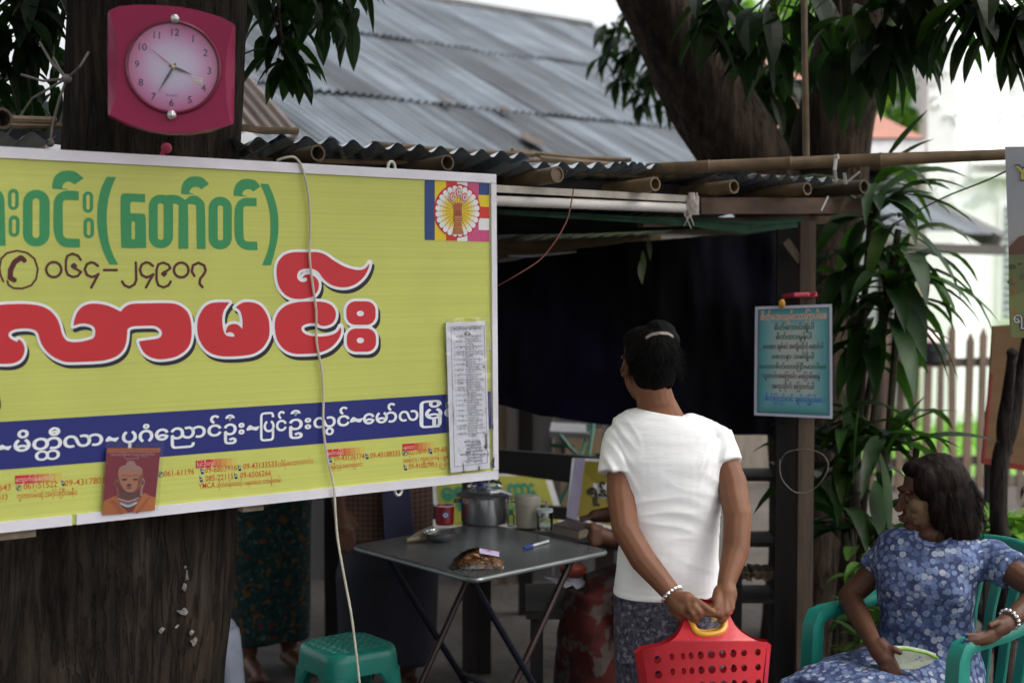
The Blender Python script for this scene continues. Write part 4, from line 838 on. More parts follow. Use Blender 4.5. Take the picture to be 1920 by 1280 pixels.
for (u0, u1, v0, v1, sl, L) in ((-260,112,238,256,-6,2.4),(330,640,268,263,-6,2.6),(520,995,258,292,-7,2.7),(940,1215,308,309,-7,2.7),(1160,1415,308,318,-7,2.7),(1330,1570,330,336,-6,2.6)):  # sheet depth stretched out of view to block light over the stall
    s0, s1 = s_at(u0), s_at(u1); a = ev(s0, 0, z_at(u0, v0)); b = ev(s1, 0, z_at(u1, v1)); k = MB()
    corr(k, a, b - a, d_in(R(sl - 3)), (b - a).length, L, .076, .0115, 4, -.02, u0, 10); k.build('roof_sheet', m_zinc, stall, 60, True)
for (u, v, r, slp, back) in ((10,222,.028,-3,1.9),(598,287,.026,-3,1.9),(840,305,.026,-3,1.9),(1045,327,.0285,-3,2.0),(1228,345,.026,-2,2.0),(1375,350,.027,-2,2.0),(1512,354,.026,-2,2.0),(1618,350,.030,-2,2.0)):
    inn = -.10; s = s_at(u, inn); z = z_at(u, v, inn); a = ev(s, inn, z); dd = d_in(R(slp)); r *= .9; k = MB()
    pts = [a + dd*t for t in (0, .02, .3, .315, .33, .8, .815, .83, 1.3, 1.315, 1.33, back)]; rr_ = [r, r, r*.97, r*1.10, r*.97, r*.95, r*1.08, r*.95, r*.93, r*1.05, r*.93, r*.92]
    k.tube(pts, rr_, 16, caps=False); k.tube([a + dd*t for t in (0, .15)], r*.74, 14, caps=False)
    n = 16; b = len(k.v)
    k.add([k.v[i] for i in range(16)] + [tuple(a + (Vector(k.v[i]) - a)*.76) for i in range(16)], [(i, (i+1) % 16, 16 + (i+1) % 16, 16 + i) for i in range(16)])
    k.add([tuple(a + (Vector(k.v[i]) - a)*.8 + dd*(.004 if u == 1045 else .06)) for i in range(16)], [tuple(range(16))])
    k.build('bamboo_pole', m_bam if u in (1045, 1228, 1375, 1512) else m_bam_d, stall, 50)
for (u0, v0, u1, v1, inn, r) in ((-60,208,110,226,.12,.010),(-40,226,120,236,.2,.008),(450,300,1010,300,.12,.008),(470,312,900,318,.2,.008),(930,318,1420,330,.10,.010),(700,270,1000,290,.5,.011),(960,283,1180,300,.75,.011),(1010,297,1620,345,.3,.012),(430,235,560,245,.6,.012)):
    a = ev(s_at(u0, inn), inn, z_at(u0, v0, inn)); b = ev(s_at(u1, inn), inn, z_at(u1, v1, inn)); k = MB(); k.tube([a, (a+b)/2 - UPZ*.008, b], r, 7); k.build('bamboo_lath', m_bam, stall)
def beam_uv(u0, v0, u1, v1, inn, w, h, mt, name):
    a = ev(s_at(u0, inn), inn, z_at(u0, v0, inn)); b = ev(s_at(u1, inn), inn, z_at(u1, v1, inn)); k = MB(); k.beam(a, b, w, h); k.build(name, mt, stall, 0)
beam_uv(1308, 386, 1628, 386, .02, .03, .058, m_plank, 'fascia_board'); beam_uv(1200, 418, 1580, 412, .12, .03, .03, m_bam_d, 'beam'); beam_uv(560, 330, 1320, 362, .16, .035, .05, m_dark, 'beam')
def post(u, d, w, t, mt, v_top, name='post', rot=0, z0=0):
    a = P(u, 640, d); zt = P(u, v_top, d).z; k = MB(); k.box((a.x, a.y, (zt+z0)/2), (w, t, zt - z0), Matrix.Rotation(rot, 3, 'Z')); k.build(name, mt, stall, 0)
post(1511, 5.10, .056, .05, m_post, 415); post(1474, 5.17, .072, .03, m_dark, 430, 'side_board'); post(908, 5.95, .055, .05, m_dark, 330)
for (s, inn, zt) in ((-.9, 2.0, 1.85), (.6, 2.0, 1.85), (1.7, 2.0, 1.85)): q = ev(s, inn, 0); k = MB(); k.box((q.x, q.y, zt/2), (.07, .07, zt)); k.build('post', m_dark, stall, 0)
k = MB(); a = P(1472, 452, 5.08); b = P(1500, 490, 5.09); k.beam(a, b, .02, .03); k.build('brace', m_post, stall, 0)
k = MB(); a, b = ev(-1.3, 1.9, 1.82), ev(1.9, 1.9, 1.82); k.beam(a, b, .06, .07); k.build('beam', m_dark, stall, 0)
# clutter of dark shelves behind the right post
k = MB()
for (u0,u1,v,d) in ((1385,1475,897,5.6),(1380,1470,1020,5.6),(1370,1470,1125,5.6)):
    a, b = P(u0, v, d), P(u1, v, d); k.box(((a.x+b.x)/2, d+.12, a.z), (b.x-a.x, .26, .018))
for u in (1386, 1470): a = P(u, 880, 5.6); k.box((a.x, 5.72, a.z/2), (.03, .24, a.z))
shf = thing('shelf', 'low dark wooden shelf standing behind the right stall post', 'shelf', P(1430, 1000, 5.7)); shf.location.z = 0
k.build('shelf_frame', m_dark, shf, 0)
k = MB(); rng = random.Random(14)
for i in range(14): a = P(1392 + i*5.2, 1085 - (i % 3)*4, 5.6); k.box((a.x, 5.7, a.z), (.02, .15, .012 + rng.random()*.02), Matrix.Rotation(rng.uniform(-.3,.3), 3, 'Y'))
k.build('firewood', mat('split_wood', (.14,.095,.06), .85, 0, .3), shf, 0)

# tube light batten
tl_ = thing('tube_light', 'dusty white tube light batten hung under the bamboo poles', 'lamp', ev(s_at(1110, .0), 0, 1.93))
def bat(v0, v1, inn, w, h, mt, name, u0=890, u1=1304):
    a = ev(s_at(u0, inn), inn, z_at(u0, v0, inn)); b = ev(s_at(u1, inn), inn, z_at(u1, v1, inn)); k = MB(); k.beam(a, b, w, h); return k.build(name, mt, tl_, 0)
m_wp = mat('dusty_white_metal', (.58,.55,.52), .5, 0, .15, 6); bat(352, 374, .0, .03, .022, mat('dusty_top', (.42,.38,.33), .6, 0, .25, 10), 'batten_top')
a = ev(s_at(890, -.005), -.005, z_at(890, 375, -.005)); b = ev(s_at(1300, -.005), -.005, z_at(1300, 391, -.005)); k = MB(); k.tube([a, b], .0165, 14); k.build('tube', m_wp, tl_)
for (u, v) in ((1300, 389),): q = ev(s_at(u, 0), 0, z_at(u, v, 0)); k = MB(); k.box(q, (.03, .035, .05)); k.build('lamp_holder', m_wp, tl_, 0)
# torn strips of string at its end
k = MB(); rng = random.Random(9); c = ev(s_at(1297, -.03), -.03, z_at(1297, 372, -.03))
for i in range(9):
    p = c + Vector((rng.uniform(-.012,.02), rng.uniform(-.01,.01), 0)); L = rng.uniform(.05, .11); k.tube([p + UPZ*.02, p, p + Vector((rng.uniform(-.02,.02), 0, -L*.5)), p + Vector((rng.uniform(-.03,.035), 0, -L))], [.003,.004,.003,.0015], 5)
tag(k.build('twine', mat('pale_twine', (.50,.45,.40), .8)), 'frayed pale twine tied round the right end of the tube light', 'twine')
# sagging green net and dark awning cloth under the roof
m_net = mat('green_net', (.006,.045,.022), .8, 0, .3, 20); m_tarp = mat('black_tarp', (.010,.011,.014), .9, 0, .4, 6, spec=.1)
def cloth_uv(rows, nu, name, mt, label, cat, dz=.012, seed=0, amp=.012, st=(6, 4)):
    """rows: list of [(u,v,depth), ...] from top to bottom, all with the same count"""
    k = MB(); A = [[P(*q) for q in r] for r in rows]; m = len(A) - 1; n = len(A[0]) - 1
    def f(a, b):
        i = min(int(a*n), n-1); j = min(int(b*m), m-1); s, t = a*n - i, b*m - j; s2, t2 = s, t
        p = (A[j][i]*(1-s2) + A[j][i+1]*s2)*(1-t2) + (A[j+1][i]*(1-s2) + A[j+1][i+1]*s2)*t2
        return p + Vector((0, -1, .2)) * amp * (noise.noise(Vector((a*st[0]*3, b*st[1], seed))) + .5*noise.noise(Vector((a*st[0]*8, b*st[1]*2, seed))))
    k.grid(f, nu, nu // 2); k.grid(lambda a, b: f(a, b) + Vector((0, .002, 0)), nu, nu // 2); return tag(k.build(name, mt, None, 80), label, cat)
cloth_uv([[(760,378,4.35),(930,392,4.5),(1100,401,4.75),(1290,408,5.0),(1400,415,5.15),(1505,408,5.3)],[(760,388,4.36),(930,402,4.51),(1100,412,4.76),(1290,424,5.0),(1400,440,5.16),(1505,424,5.3)]], 30, 'shade_net', m_net, 'green shade net edge sagging below the tube light', 'net', amp=.006)
cloth_uv([[(700,380,4.5),(930,398,4.62),(1100,408,4.85),(1290,416,5.1),(1500,412,5.35)],[(700,425,5.2),(930,440,5.35),(1100,438,5.5),(1290,430,5.7),(1500,426,5.8)]], 30, 'awning', m_tarp, 'dark awning cloth stretched flat under the stall roof', 'awning', amp=.01)
cloth_uv([[(-260,250,3.6),(-60,262,3.7),(60,268,3.85),(140,274,4.0),(420,300,4.3)],[(-260,150,5.6),(-60,170,5.7),(60,185,5.8),(140,200,5.9),(420,262,6.0)]], 24, 'awning', m_tarp, 'added dark sheet standing in for shade under the roof left of the trunk', 'awning', amp=.01, seed=2)  # dark sheet added to darken this side, stands in for shade under the roof
# the big dark curtain
def curtain_mat():
    m, t, b = nt('dark_navy_cloth'); mp = mapping(t); n = nz(t, mp, 1.6, 4); r = ramp(t, n.outputs[0], [(.35, (.0015,.0015,.0025)), (.55, (.002,.002,.007)), (.75, (.006,.003,.018))])
    t.links.new(r.outputs[0], b.inputs['Base Color']); b.inputs['Roughness'].default_value = .8; b.inputs['Specular IOR Level'].default_value = .08; return m
cloth_uv([[(640,500,5.55),(800,490,5.6),(935,492,5.65),(1060,470,5.75),(1200,452,5.85),(1330,442,5.95),(1470,436,6.0)],
          [(640,600,5.6),(800,590,5.65),(935,580,5.7),(1060,575,5.8),(1200,570,5.85),(1330,570,5.9),(1470,570,5.95)],
          [(640,690,5.6),(800,690,5.65),(935,690,5.7),(1060,690,5.8),(1200,690,5.85),(1330,690,5.9),(1470,690,5.95)],
          [(640,740,5.6),(800,748,5.65),(935,758,5.7),(1010,778,5.8),(1100,792,5.85),(1330,815,5.9),(1470,815,5.95)]], 90, 'curtain', curtain_mat(), 'large near black navy curtain sagging across the back of the stall', 'curtain', amp=.03, st=(5, 2), seed=4)
k = MB(); a, b = P(925, 466, 5.85), P(1240, 448, 6.2); k.slab([P(925, 447, 5.85), P(1240, 434, 6.2), P(1240, 452, 6.2), P(925, 487, 5.85)], (0, .02, 0))
tag(k.build('bamboo_mat', mat('tan_mat', (.17,.11,.05), .8, 0, .2, 6, .2, 50, (1,1,12)), None, 0), 'tan bamboo mat strip showing above the dark curtain', 'mat')
k = MB(); k.tube([P(955,480,5.55), P(1000,480,5.6), P(1080,472,5.65)], [.010,.014,.008], 7, flat=.35); tag(k.build('plastic_strip', mat('crumpled_white_plastic', (.55,.53,.56), .4)), 'crumpled white plastic strip on the top hem of the curtain', 'plastic')
k = MB(); rng = random.Random(3)
for (u, v) in ((1205,470),(1215,445),(1200,490)): leaf(k, P(u, v, 5.5), (.1, -.1, -1), .09, .025, .2, rng, 4)
tag(k.build('plant_sprig', leafmat('pale_sprig', (.12,.17,.10), (.22,.28,.16), .3), None, 0, True), 'pale green leafy sprig hanging at the curtain top', 'sprig')
# wires
def wire(pts, r, mt, label, name='wire'):
    q = [P(*p) for p in pts]; o = []
    for i in range(len(q) - 1):
        p0, p1, p2, p3 = q[max(i-1,0)], q[i], q[i+1], q[min(i+2, len(q)-1)]
        for t in (0, .25, .5, .75): o.append(.5*(2*p1 + (p2-p0)*t + (2*p0-5*p1+4*p2-p3)*t*t + (3*p1-p0-3*p2+p3)*t**3))
    o.append(q[-1]); k = MB(); k.tube(o, r, 6); return tag(k.build(name, mt), label, 'wire')
wire([(1075,355,4.5),(1072,375,4.45),(1060,420,4.4),(1020,480,4.35),(970,515,4.3),(925,540,4.32)], .0022, mat('red_wire', (.16,.045,.03), .5), 'thin reddish wire running from the tube light down behind the signboard')
wire([(1180,1300,5.2),(1300,1060,5.3),(1380,850,5.35)], .002, mat('dark_wire', (.05,.05,.06), .5), 'thin dark cord sagging behind the standing woman')
wire([(1462,860,5.05),(1465,895,5.02),(1490,922,5.0),(1520,920,5.0),(1545,895,5.0),(1553,870,5.02),(1540,850,5.04),(1510,842,5.05),(1475,848,5.05),(1462,870,5.05)], .0017, mat('grey_wire', (.09,.08,.07), .5), 'loop of grey wire hung round the right stall post')
wire([(1640,440,5.6),(1760,375,5.1),(1862,333,4.8),(1990,268,4.4)], .003, mat('black_wire', (.02,.02,.025), .5), 'black wire slanting up to the right past the banner')
# rope round the trunk
k = MB(); rng = random.Random(12); kn = P(125, 148, 3.64)
for pts in ([(-20,285,3.75),(20,245,3.7),(60,185,3.66),(120,150,3.64)], [(40,140,3.7),(80,152,3.66),(125,148,3.64)], [(100,108,3.66),(112,130,3.645),(125,148,3.64),(110,190,3.64),(98,235,3.64),(94,270,3.64)], [(125,148,3.64),(150,125,3.62),(166,98,3.66)], [(75,80,3.8),(95,115,3.7),(125,148,3.64)]):
    q = [P(*p) for p in pts]; k.tube(q, [.0034]*len(q), 6)
k.ell(kn, (.014, .012, .012)); k.ell(P(94, 268, 3.64), (.011, .009, .011)); tag(k.build('rope', mat('pale_rope', (.15,.135,.125), .85, 0, .25, 40, .5, 90)), 'pale rope knotted round the left side of the big trunk', 'rope')
k = MB(); c = P(312, 278, 3.58); k.ell(c, (.014, .01, .014)); k.tube([c, c + Vector((-.014, 0, -.02))], .006, 6); tag(k.build('ribbon_knot', mat('pink_ribbon', (.40,.04,.09), .6)), 'small pink ribbon knot on the trunk just below the clock', 'ribbon')

# ================================================================ BAMBOO POLES AND BANNER
k = MB(); a, b = P(1190, 318, 4.86), P(1905, 289, 4.55); L = (b - a); ts = [0, .2, .205, .21, .42, .425, .43, .655, .66, .665, .86, 1]; k.tube([a + L*t for t in ts], [.020,.021,.024,.021,.021,.024,.021,.0215,.0245,.0215,.018,.0175], 14); tag(k.build('bamboo_pole', m_bam, None, 50), 'long pale bamboo pole lying across the roof and holding the banner', 'pole')
k = MB(); a, b = P(1512, 312, 4.9), P(1507, -60, 4.9); k.tube([a, a + (b-a)*.35, a + (b-a)*.36, a + (b-a)*.37, b], [.012,.0115,.0135,.0115,.0105], 10); tag(k.build('bamboo_cane', m_bam, None, 50), 'thin upright bamboo cane rising in front of the forked tree', 'pole')
tie = thing('plastic_tie', 'white plastic ties lashing the long bamboo pole to the roof', 'tie', P(1568, 318, 4.66)); k = MB()
for pts in ([(1568,290,4.66),(1565,318,4.66),(1567,340,4.7)], [(1583,325,4.68),(1586,345,4.7)], [(1590,340,4.7),(1612,322,4.68)], [(1553,368,4.9),(1540,395,4.9)], [(1565,300,4.7),(1570,290,4.64),(1575,305,4.7)]): k = MB(); k.tube([P(*p) for p in pts], .006, 6, flat=.4); k.build('tie_strip', mat('white_tie', (.60,.60,.60), .5), tie)
BP = Plane(P(1900, 450, 4.35), (-.30, -.95, 0))
ban = thing('banner', 'grey vinyl banner with a temple picture hanging at the right edge from the bamboo pole', 'banner', BP(1960, 450))
k = MB(); bcol = lambda v: (.40,.41,.45) if v < 440 else ((.45,.44,.42) if v < 452 else (.13,.15,.07))
rows = [(275,(.38,.385,.42)),(380,(.42,.43,.46)),(440,(.47,.46,.46)),(500,(.34,.33,.30)),(540,(.16,.17,.09)),(600,(.20,.24,.09)),(633,(.26,.27,.15))]
ul = lambda v: 1884 + (v-275)*.036 + max(0, v-560)*.09
vs = []; cs = []; NU = 8
for v, c in rows:
    for i in range(NU + 1): u = ul(v) + 300*i/NU; vs.append(BP(u, v, .004*math.sin(i*1.3))); cs.append(c)
k.add(vs, [(j*(NU+1)+i, j*(NU+1)+i+1, (j+1)*(NU+1)+i+1, (j+1)*(NU+1)+i) for j in range(len(rows)-1) for i in range(NU)], 0, cs)
bo = lambda pts, c, o: k.poly([BP(x, y, o) for x, y in pts], 0, c)
bo([(1893,632),(1891,520),(1891,462),(1897,458),(1903,452),(1910,444),(1920,441),(1990,436),(2090,440),(2090,632)], (.17,.19,.07), .007)
bo([(1891,478),(1891,464),(1897,458),(1903,452),(1910,444),(1920,441),(1990,436),(2090,440),(2090,475),(1990,472)], (.15,.06,.035), .008)
bo([(1892,556),(1930,545),(2000,550),(2090,548),(2090,632),(1898,632)], (.22,.26,.08), .008)
rng = random.Random(2)
for i in range(46): x, y = 1893 + rng.random()*190, 482 + rng.random()*72; w = rng.uniform(3, 11); bo([(x + w*math.cos(a)*rng.uniform(.6,1.1), y + w*.7*math.sin(a)*rng.uniform(.6,1.1)) for a in [q*.785 for q in range(8)]], rng.choice(((.07,.09,.03),(.11,.14,.05),(.16,.18,.08))), .0085)
fb = lambda o: (lambda x, y: BP(x, y, o))
put_text(k, 'Y', (1901, 339), (1933, 336), 40, fb(.009), 0, (.03,.03,.10), .06, 2); put_text(k, 'Y', (1903, 337.5), (1931, 335), 36, fb(.0095), 0, (.62,.55,.06), .02, 2)
put_text(k, 'ရန်ကုန်', (1899, 606), (1990, 600), 28, fb(.009), 0, (.03,.03,.03), .05, 2); put_text(k, 'ရန်ကုန်', (1900, 605), (1989, 599), 27, fb(.0095), 0, (.72,.72,.70), .0, 2)
put_text(k, 'ခရီးသည်', (1902, 580), (1902.5, 515), 1, lambda x, y: BP(1901 + (580-515)*0 + (y - (580 + (515-580)*0)) * 0 + 0, y, .009), 0, (.55,.12,.02)) if False else None
for i, ch in enumerate('ရန်ကုန်'.replace('်','')): put_text(k, ch, (1898, 530 + i*15), (1905, 530 + i*15), 13, fb(.009), 0, (.55,.14,.03), .02, 2)
k.build('banner_sheet', printed('banner_ink', .35), ban, 60, True)
k = MB(); k.poly([BP(ul(275)-1, 274, .012), BP(2190, 270, .012), BP(2190, 636, .012), BP(ul(633)-1, 635, .012)]); k.build('clear_cover', clear('banner_cover', (.93,.94,.95), .02, .15), ban, 0)

# ================================================================ TEAL POSTER ON THE POST
QP = Plane(P(1490, 680, 5.02), (-.05, -1, .01))
pos = thing('poster', 'laminated teal bordered poster with dark green text tied to the right stall post', 'poster', QP(1490, 680))
k = MB(); k.grid(lambda a, b: QP(1416 + a*144 - b*2*(1-a), 575 - a*5 + b*(203 + a*11), .004*math.sin(a*3.1) + .012*a*a*b), 8, 8); k.build('poster_sheet', mat('poster_white', (.36,.36,.44), .4, 0, .02), pos, 60)
k = MB(); rr_ = [(0,(.018,.085,.10)),(.05,(.045,.19,.21)),(.13,(.085,.24,.26)),(.30,(.28,.32,.31)),(.5,(.31,.32,.30))]
def pcol(a, b):
    q = min(a, 1-a, b*1.3, (1-b)*1.3)
    for (x0, c0), (x1, c1) in zip(rr_, rr_[1:]):
        if q <= x1: t = (q-x0)/(x1-x0); return tuple(c0[i]+(c1[i]-c0[i])*t for i in range(3))
    return rr_[-1][1]
qf = lambda a, b, o=.0015: QP(1416 + a*144 - b*2*(1-a), 575 - a*5 + b*(203 + a*11), .004*math.sin(a*3.1) + .012*a*a*b + o)
k.grid(lambda a, b: qf(.035 + a*.93, .025 + b*.95), 24, 30, 0, pcol)
def pt(s, a0, a1, b, em, c, bold=.02): put_text(k, s, (a0, b), (a1, b), em, lambda x, y: qf(x, y, .003), 0, c, bold, 2)
for s, a0, a1, b, em, c in (('စိတ်အေးချမ်းသာကြပါစေ', .07, .93, .125, .085, (.55,.30,.20)),('စိတ်ကောင်းရှိပါ', .25, .76, .215, .06, (.01,.08,.04)),('စိတ်ထားမွန်ပါ', .27, .73, .30, .06, (.01,.08,.04)),('လေးစား ချစ်ခင် အကျိုးလိုလို ဆောင်ပါ', .10, .88, .385, .055, (.05,.045,.035)),('စေတနာ သဒ္ဓါရှိပါ'.replace('ဒ္ဓ','ဓ'), .22, .76, .475, .055, (.01,.08,.04)),('မေတ္တာစိတ်ထားကြီးမားပါစေ'.replace('တ္တ','တ'), .06, .92, .565, .055, (.01,.08,.04)),('သူတပါးအကြောင်း မပြောမိစေနဲ့', .10, .84, .65, .055, (.05,.045,.035)),('အကုသိုလ် ကြောက်ပါ', .22, .76, .745, .06, (.04,.05,.035)),('( စိတ်ကြည်လင် ချမ်းမြေ့ပါစေ )', .10, .90, .86, .068, (.02,.11,.36))): pt(s, a0, a1, b, em, c)
k.build('poster_print', printed('poster_ink', .35), pos, 0, True)
k = MB(); c = P(1490, 557, 5.06)
k.tube([P(1470,556,5.06), P(1490,553,5.02), P(1512,553,5.03), P(1528,553,5.08), P(1511,553,5.14), P(1480,555,5.14), P(1470,556,5.06)], .009, 7); k.tube([P(1518,553,5.04), P(1530,549,5.03)], .006, 6); tag(k.build('ribbon', mat('red_ribbon', (.40,.03,.06), .6)), 'red ribbon tied round the right stall post above the teal poster', 'ribbon')
k = MB(); k.ell(P(1466, 569, 5.0), (.012, .008, .016)); tag(k.build('marigold', mat('marigold_yellow', (.55,.28,.02), .7, 0, .3, 60)), 'small yellow flower at the top of the teal poster', 'flower')

# ================================================================ BACK WALL AND THINGS LEANING THERE
bw = thing('back_wall', 'grey plank wall with a cream end behind the hanging curtain', 'wall', P(1000, 900, 7.8)); bw.location.z = 0
xa, xb = P(560, 640, 7.8).x, P(1190, 640, 7.8).x
def planks(x0, x1, z0, z1, y, w, mt, name, par):
    k = MB(); x = x0; r = random.Random(1)
    while x < x1: k.box((x + w/2, y, (z0+z1)/2), (w - .006, .022 + r.random()*.01, z1 - z0)); x += w
    k.build(name, mt, par, 0)
planks(xa, xb, 0, 1.55, 7.8, .14, mat('grey_planks', (.085,.082,.083), .7, 0, .15, 3, .2, 30, (6,6,.5)), 'plank', bw)
k = MB(); a = P(935, 800, 7.7); k.box((a.x + .02, 7.73, .8), (.13, .03, 1.6)); a = P(1060, 920, 7.7); k.box((a.x, 7.74, .45), (.32, .03, .5)); a = P(1095, 845, 7.7); k.box((a.x, 7.74, .76), (.2, .03, .16)); k.build('cream_panel', mat('cream_board', (.27,.195,.115), .7), bw, 0)
k = MB(); a = P(958, 830, 7.7); k.box((a.x, 7.70, .8), (.05, .03, 1.6)); a = P(1046, 700, 7.7); k.box((a.x, 7.70, .9), (.03, .03, 1.4)); k.build('wall_batten', mat('grey_batten2', (.10,.085,.075), .8), bw, 0)
gc = thing('folding_chair', 'grey seated folding chair with green tube frame by the back wall', 'chair', P(1080, 900, 7.1)); gc.location.z = 0
k = MB(); a, b = P(1030, 808, 7.1), P(1105, 812, 7.1); k.slab([a, b, b + Vector((.02,.3,.015)), a + Vector((.02,.3,.015))], (0, 0, -.03)); k.build('seat', mat('grey_vinyl', (.20,.20,.21), .5), gc)
k = MB()
for pts in ([(1112,740,7.2),(1112,800,7.15),(1100,880,7.0),(1095,960,7.0)], [(1100,745,7.2),(1103,810,7.15),(1080,880,7.0),(1040,960,7.0)], [(1050,815,7.1),(1070,840,7.1),(1085,855,7.1)], [(1035,835,7.2),(1075,836,7.2)]): k.tube([P(*p) for p in pts], .010, 7)
k.build('frame', mat('green_tube', (.03,.16,.11), .4), gc)
def ysign(name, quad, d0, d1, label, txts, bgc=(.38,.37,.045)):
    t = thing(name, label, 'signboard', P(quad[3][0], quad[3][1], d0)); C_ = [P(quad[i][0], quad[i][1], (d1, d1, d0, d0)[i]) for i in range(4)]
    f = lambda a, b: (C_[0]*(1-a) + C_[1]*a)*(1-b) + (C_[3]*(1-a) + C_[2]*a)*b
    nn_ = (C_[1]-C_[0]).cross(C_[3]-C_[0]).normalized(); nn_ = nn_ if nn_.y < 0 else -nn_
    k = MB(); k.slab(C_, -nn_*.012); k.build('board', mat('white_edge', (.68,.68,.68), .5), t, 0)
    k = MB(); k.poly([f(.05,.05) + nn_*.002, f(.95,.05) + nn_*.002, f(.95,.95) + nn_*.002, f(.05,.95) + nn_*.002], 0, bgc)
    for s, a0, a1, b, em, c, bo_ in txts: put_text(k, s, (a0, b), (a1, b), em, lambda x, y: f(x, y) + nn_*.004, 0, c, bo_, 2)
    k.build('print', printed('board_ink', .5), t, 0, True); return t
ysign('leaning_sign', [(806,892),(1030,885),(1062,985),(812,990)], 6.7, 6.9, 'yellow sign with green letters leaning behind the steel pot', (('ရွှေ', .08, .30, .48, .42, (.02,.22,.14), .05), ('မန်း', .30, .56, .46, .42, (.02,.22,.14), .05), ('ကား', .62, .84, .44, .42, (.02,.22,.14), .05), ('ခရီးသည်', .6, .86, .70, .2, (.05,.3,.15), .02)))
ysign('placard', [(1073,858),(1185,862),(1195,1005),(1062,968)], 5.55, 5.75, 'mustard placard with black script and a lilac edge beside the white shirt', (('ရန်ကုန်', .28, .98, .60, .24, (.02,.015,.01), .05),), (.24,.19,.012))
k = MB(); k.slab([P(1078,858,5.53), P(1098,859,5.54), P(1082,975,5.50), P(1062,968,5.49)], (0,.004,0)); tag(k.build('lilac_strip', mat('lilac', (.38,.34,.48), .6), None, 0), 'lilac strip along the left edge of the mustard placard', 'strip')
bn = thing('bench', 'black wooden bench back running behind the table', 'bench', P(1000, 900, 6.1)); bn.location.z = 0
m_blk = mat('black_paint', (.005,.005,.005), .6, 0, .2, spec=.2)
for q in (((935,843),(1140,858),(1140,915),(935,886)), ((1012,948),(1090,953),(1090,978),(1012,970)), ((700,940),(850,950),(850,975),(700,968))):
    k = MB(); k.slab([P(*q[0], 6.0), P(*q[1], 6.25), P(*q[2], 6.25), P(*q[3], 6.0)], (0, .04, 0)); k.build('back_rail', m_blk, bn, 0)
for u, d in ((885, 5.98), (1135, 6.27)): k = MB(); a = P(u, 850, d); k.box((a.x, a.y + .02, a.z/2), (.085, .05, a.z)); k.build('bench_post', mat('brown_black', (.04,.03,.027), .7), bn, 0)
k = MB(); k.slab([P(900,1010,5.7), P(1200,1020,5.9), P(1200,1000,6.2), P(900,992,6.0)], (0,0,-.03)); k.build('bench_seat', m_blk, bn, 0)

# ================================================================ PLANTS AT THE RIGHT
DR = leafmat('strap_leaves', (.008,.026,.007), (.026,.070,.015), .3); CANE = mat("cane", (.05,.04,.024), .8, 0, .25, 20, .4, 60, (1,1,5))
dp = thing('dracaena', 'tall dracaena clump with long glossy strap leaves beside the right stall post', 'plant', P(1640, 1300, 5.75)); dp.location.z = 0
rng = random.Random(19); lf = MB(); cn = MB()
heads = [(1635,375,5.55,18,.42),(1685,430,5.5,13,.42),(1600,500,5.6,13,.38),(1665,545,5.45,17,.44),(1625,625,5.55,14,.40),(1690,500,5.4,9,.46),(1590,830,5.5,12,.40),(1660,840,5.4,11,.44),(1720,830,5.4,6,.46),(1575,960,5.5,14,.34),(1630,980,5.5,12,.36),(1660,1120,5.5,14,.30)]
for i, (u, v, d, n, L) in enumerate(heads):
    c = P(u, v, d); base = P(1560 + i*12, 1300, 5.7); base.z = 0.02
    cn.tube([base, base*.55 + c*.45 + Vector((rng.uniform(-.05,.05), .05, 0)), c], [.019, .016, .013], 9)
    for q in range(n):
        a = rng.random()*6.28; el = rng.uniform(-.35, .95) if v < 700 else rng.uniform(.0, 1.0)
        leaf(lf, c + UPZ*rng.uniform(-.12, .05), (math.cos(a)*math.cos(el), math.sin(a)*math.cos(el)*.8, math.sin(el)), L*rng.uniform(.7, 1.15), .074*rng.uniform(.75, 1.2), rng.uniform(1.3, 2.4), rng, 7, .3)
def aimed(u0, v0, u1, v1, d, W, droop, lift=.4):
    a, b = P(u0, v0, d), P(u1, v1, d - .05); dd = (b - a).normalized(); leaf(lf, a, dd + UPZ*lift, (b-a).length*1.08, W, droop, rng, 7, .3)
for q in ((1660,300,1735,212,5.5,.055,.0,.0),(1660,320,1745,262,5.5,.06,.5,.2),(1690,350,1812,358,5.4,.05,.9,.4),(1690,365,1830,405,5.4,.04,.8,.2),(1700,420,1785,520,5.4,.06,.6,.2),(1725,480,1780,590,5.4,.075,.5,.3),(1700,520,1735,640,5.4,.07,.3,.1),(1680,560,1715,690,5.4,.08,.2,.1),(1650,600,1640,740,5.4,.08,.1,0),(1690,560,1735,670,5.35,.07,.3,.1),
          (1600,905,1580,745,5.35,.085,-.1,0),(1600,900,1610,770,5.3,.08,0,0),(1650,880,1725,745,5.3,.05,.6,.2),(1680,820,1790,760,5.3,.05,1.2,.5),(1700,830,1865,835,5.2,.055,.6,.3),(1660,810,1790,850,5.2,.07,.5,.3),(1640,900,1650,1000,5.2,.085,.1,0),(1650,850,1668,1000,5.15,.085,.1,0)): aimed(*q)
lf.build('leaves', DR, dp, 60, True)
cn.build('cane', CANE, dp)
k = MB(); c = P(1700, 1230, 5.6); bsz = Vector((c.x, c.y, 0))
lp = thing('pot_plant', 'low leafy plant under the green chair arm beside the post', 'plant', (P(1640,1200,5.2).x, 5.2, 0)); k = MB(); rng = random.Random(23)
for (u, v) in ((1610,1060),(1650,1100),(1690,1150),(1640,1180),(1600,1130),(1670,1200),(1620,1220)): whorl(k, P(u, v, 5.1), rng, 10, .15, .05, 1.2, (0,0,.6), 5)
k.build('leaves', leafmat('low_leaves', (.035,.085,.018), (.10,.20,.04), .3), lp, 0, True); k = MB(); k.lathe([(.10,.0),(.14,.2),(.15,.22),(.15,.24),(.13,.24),(.12,.2)], (P(1640,1200,5.2).x, 5.2, 0), 20); k.build('pot', mat('dark_clay', (.10,.05,.035), .8), lp)
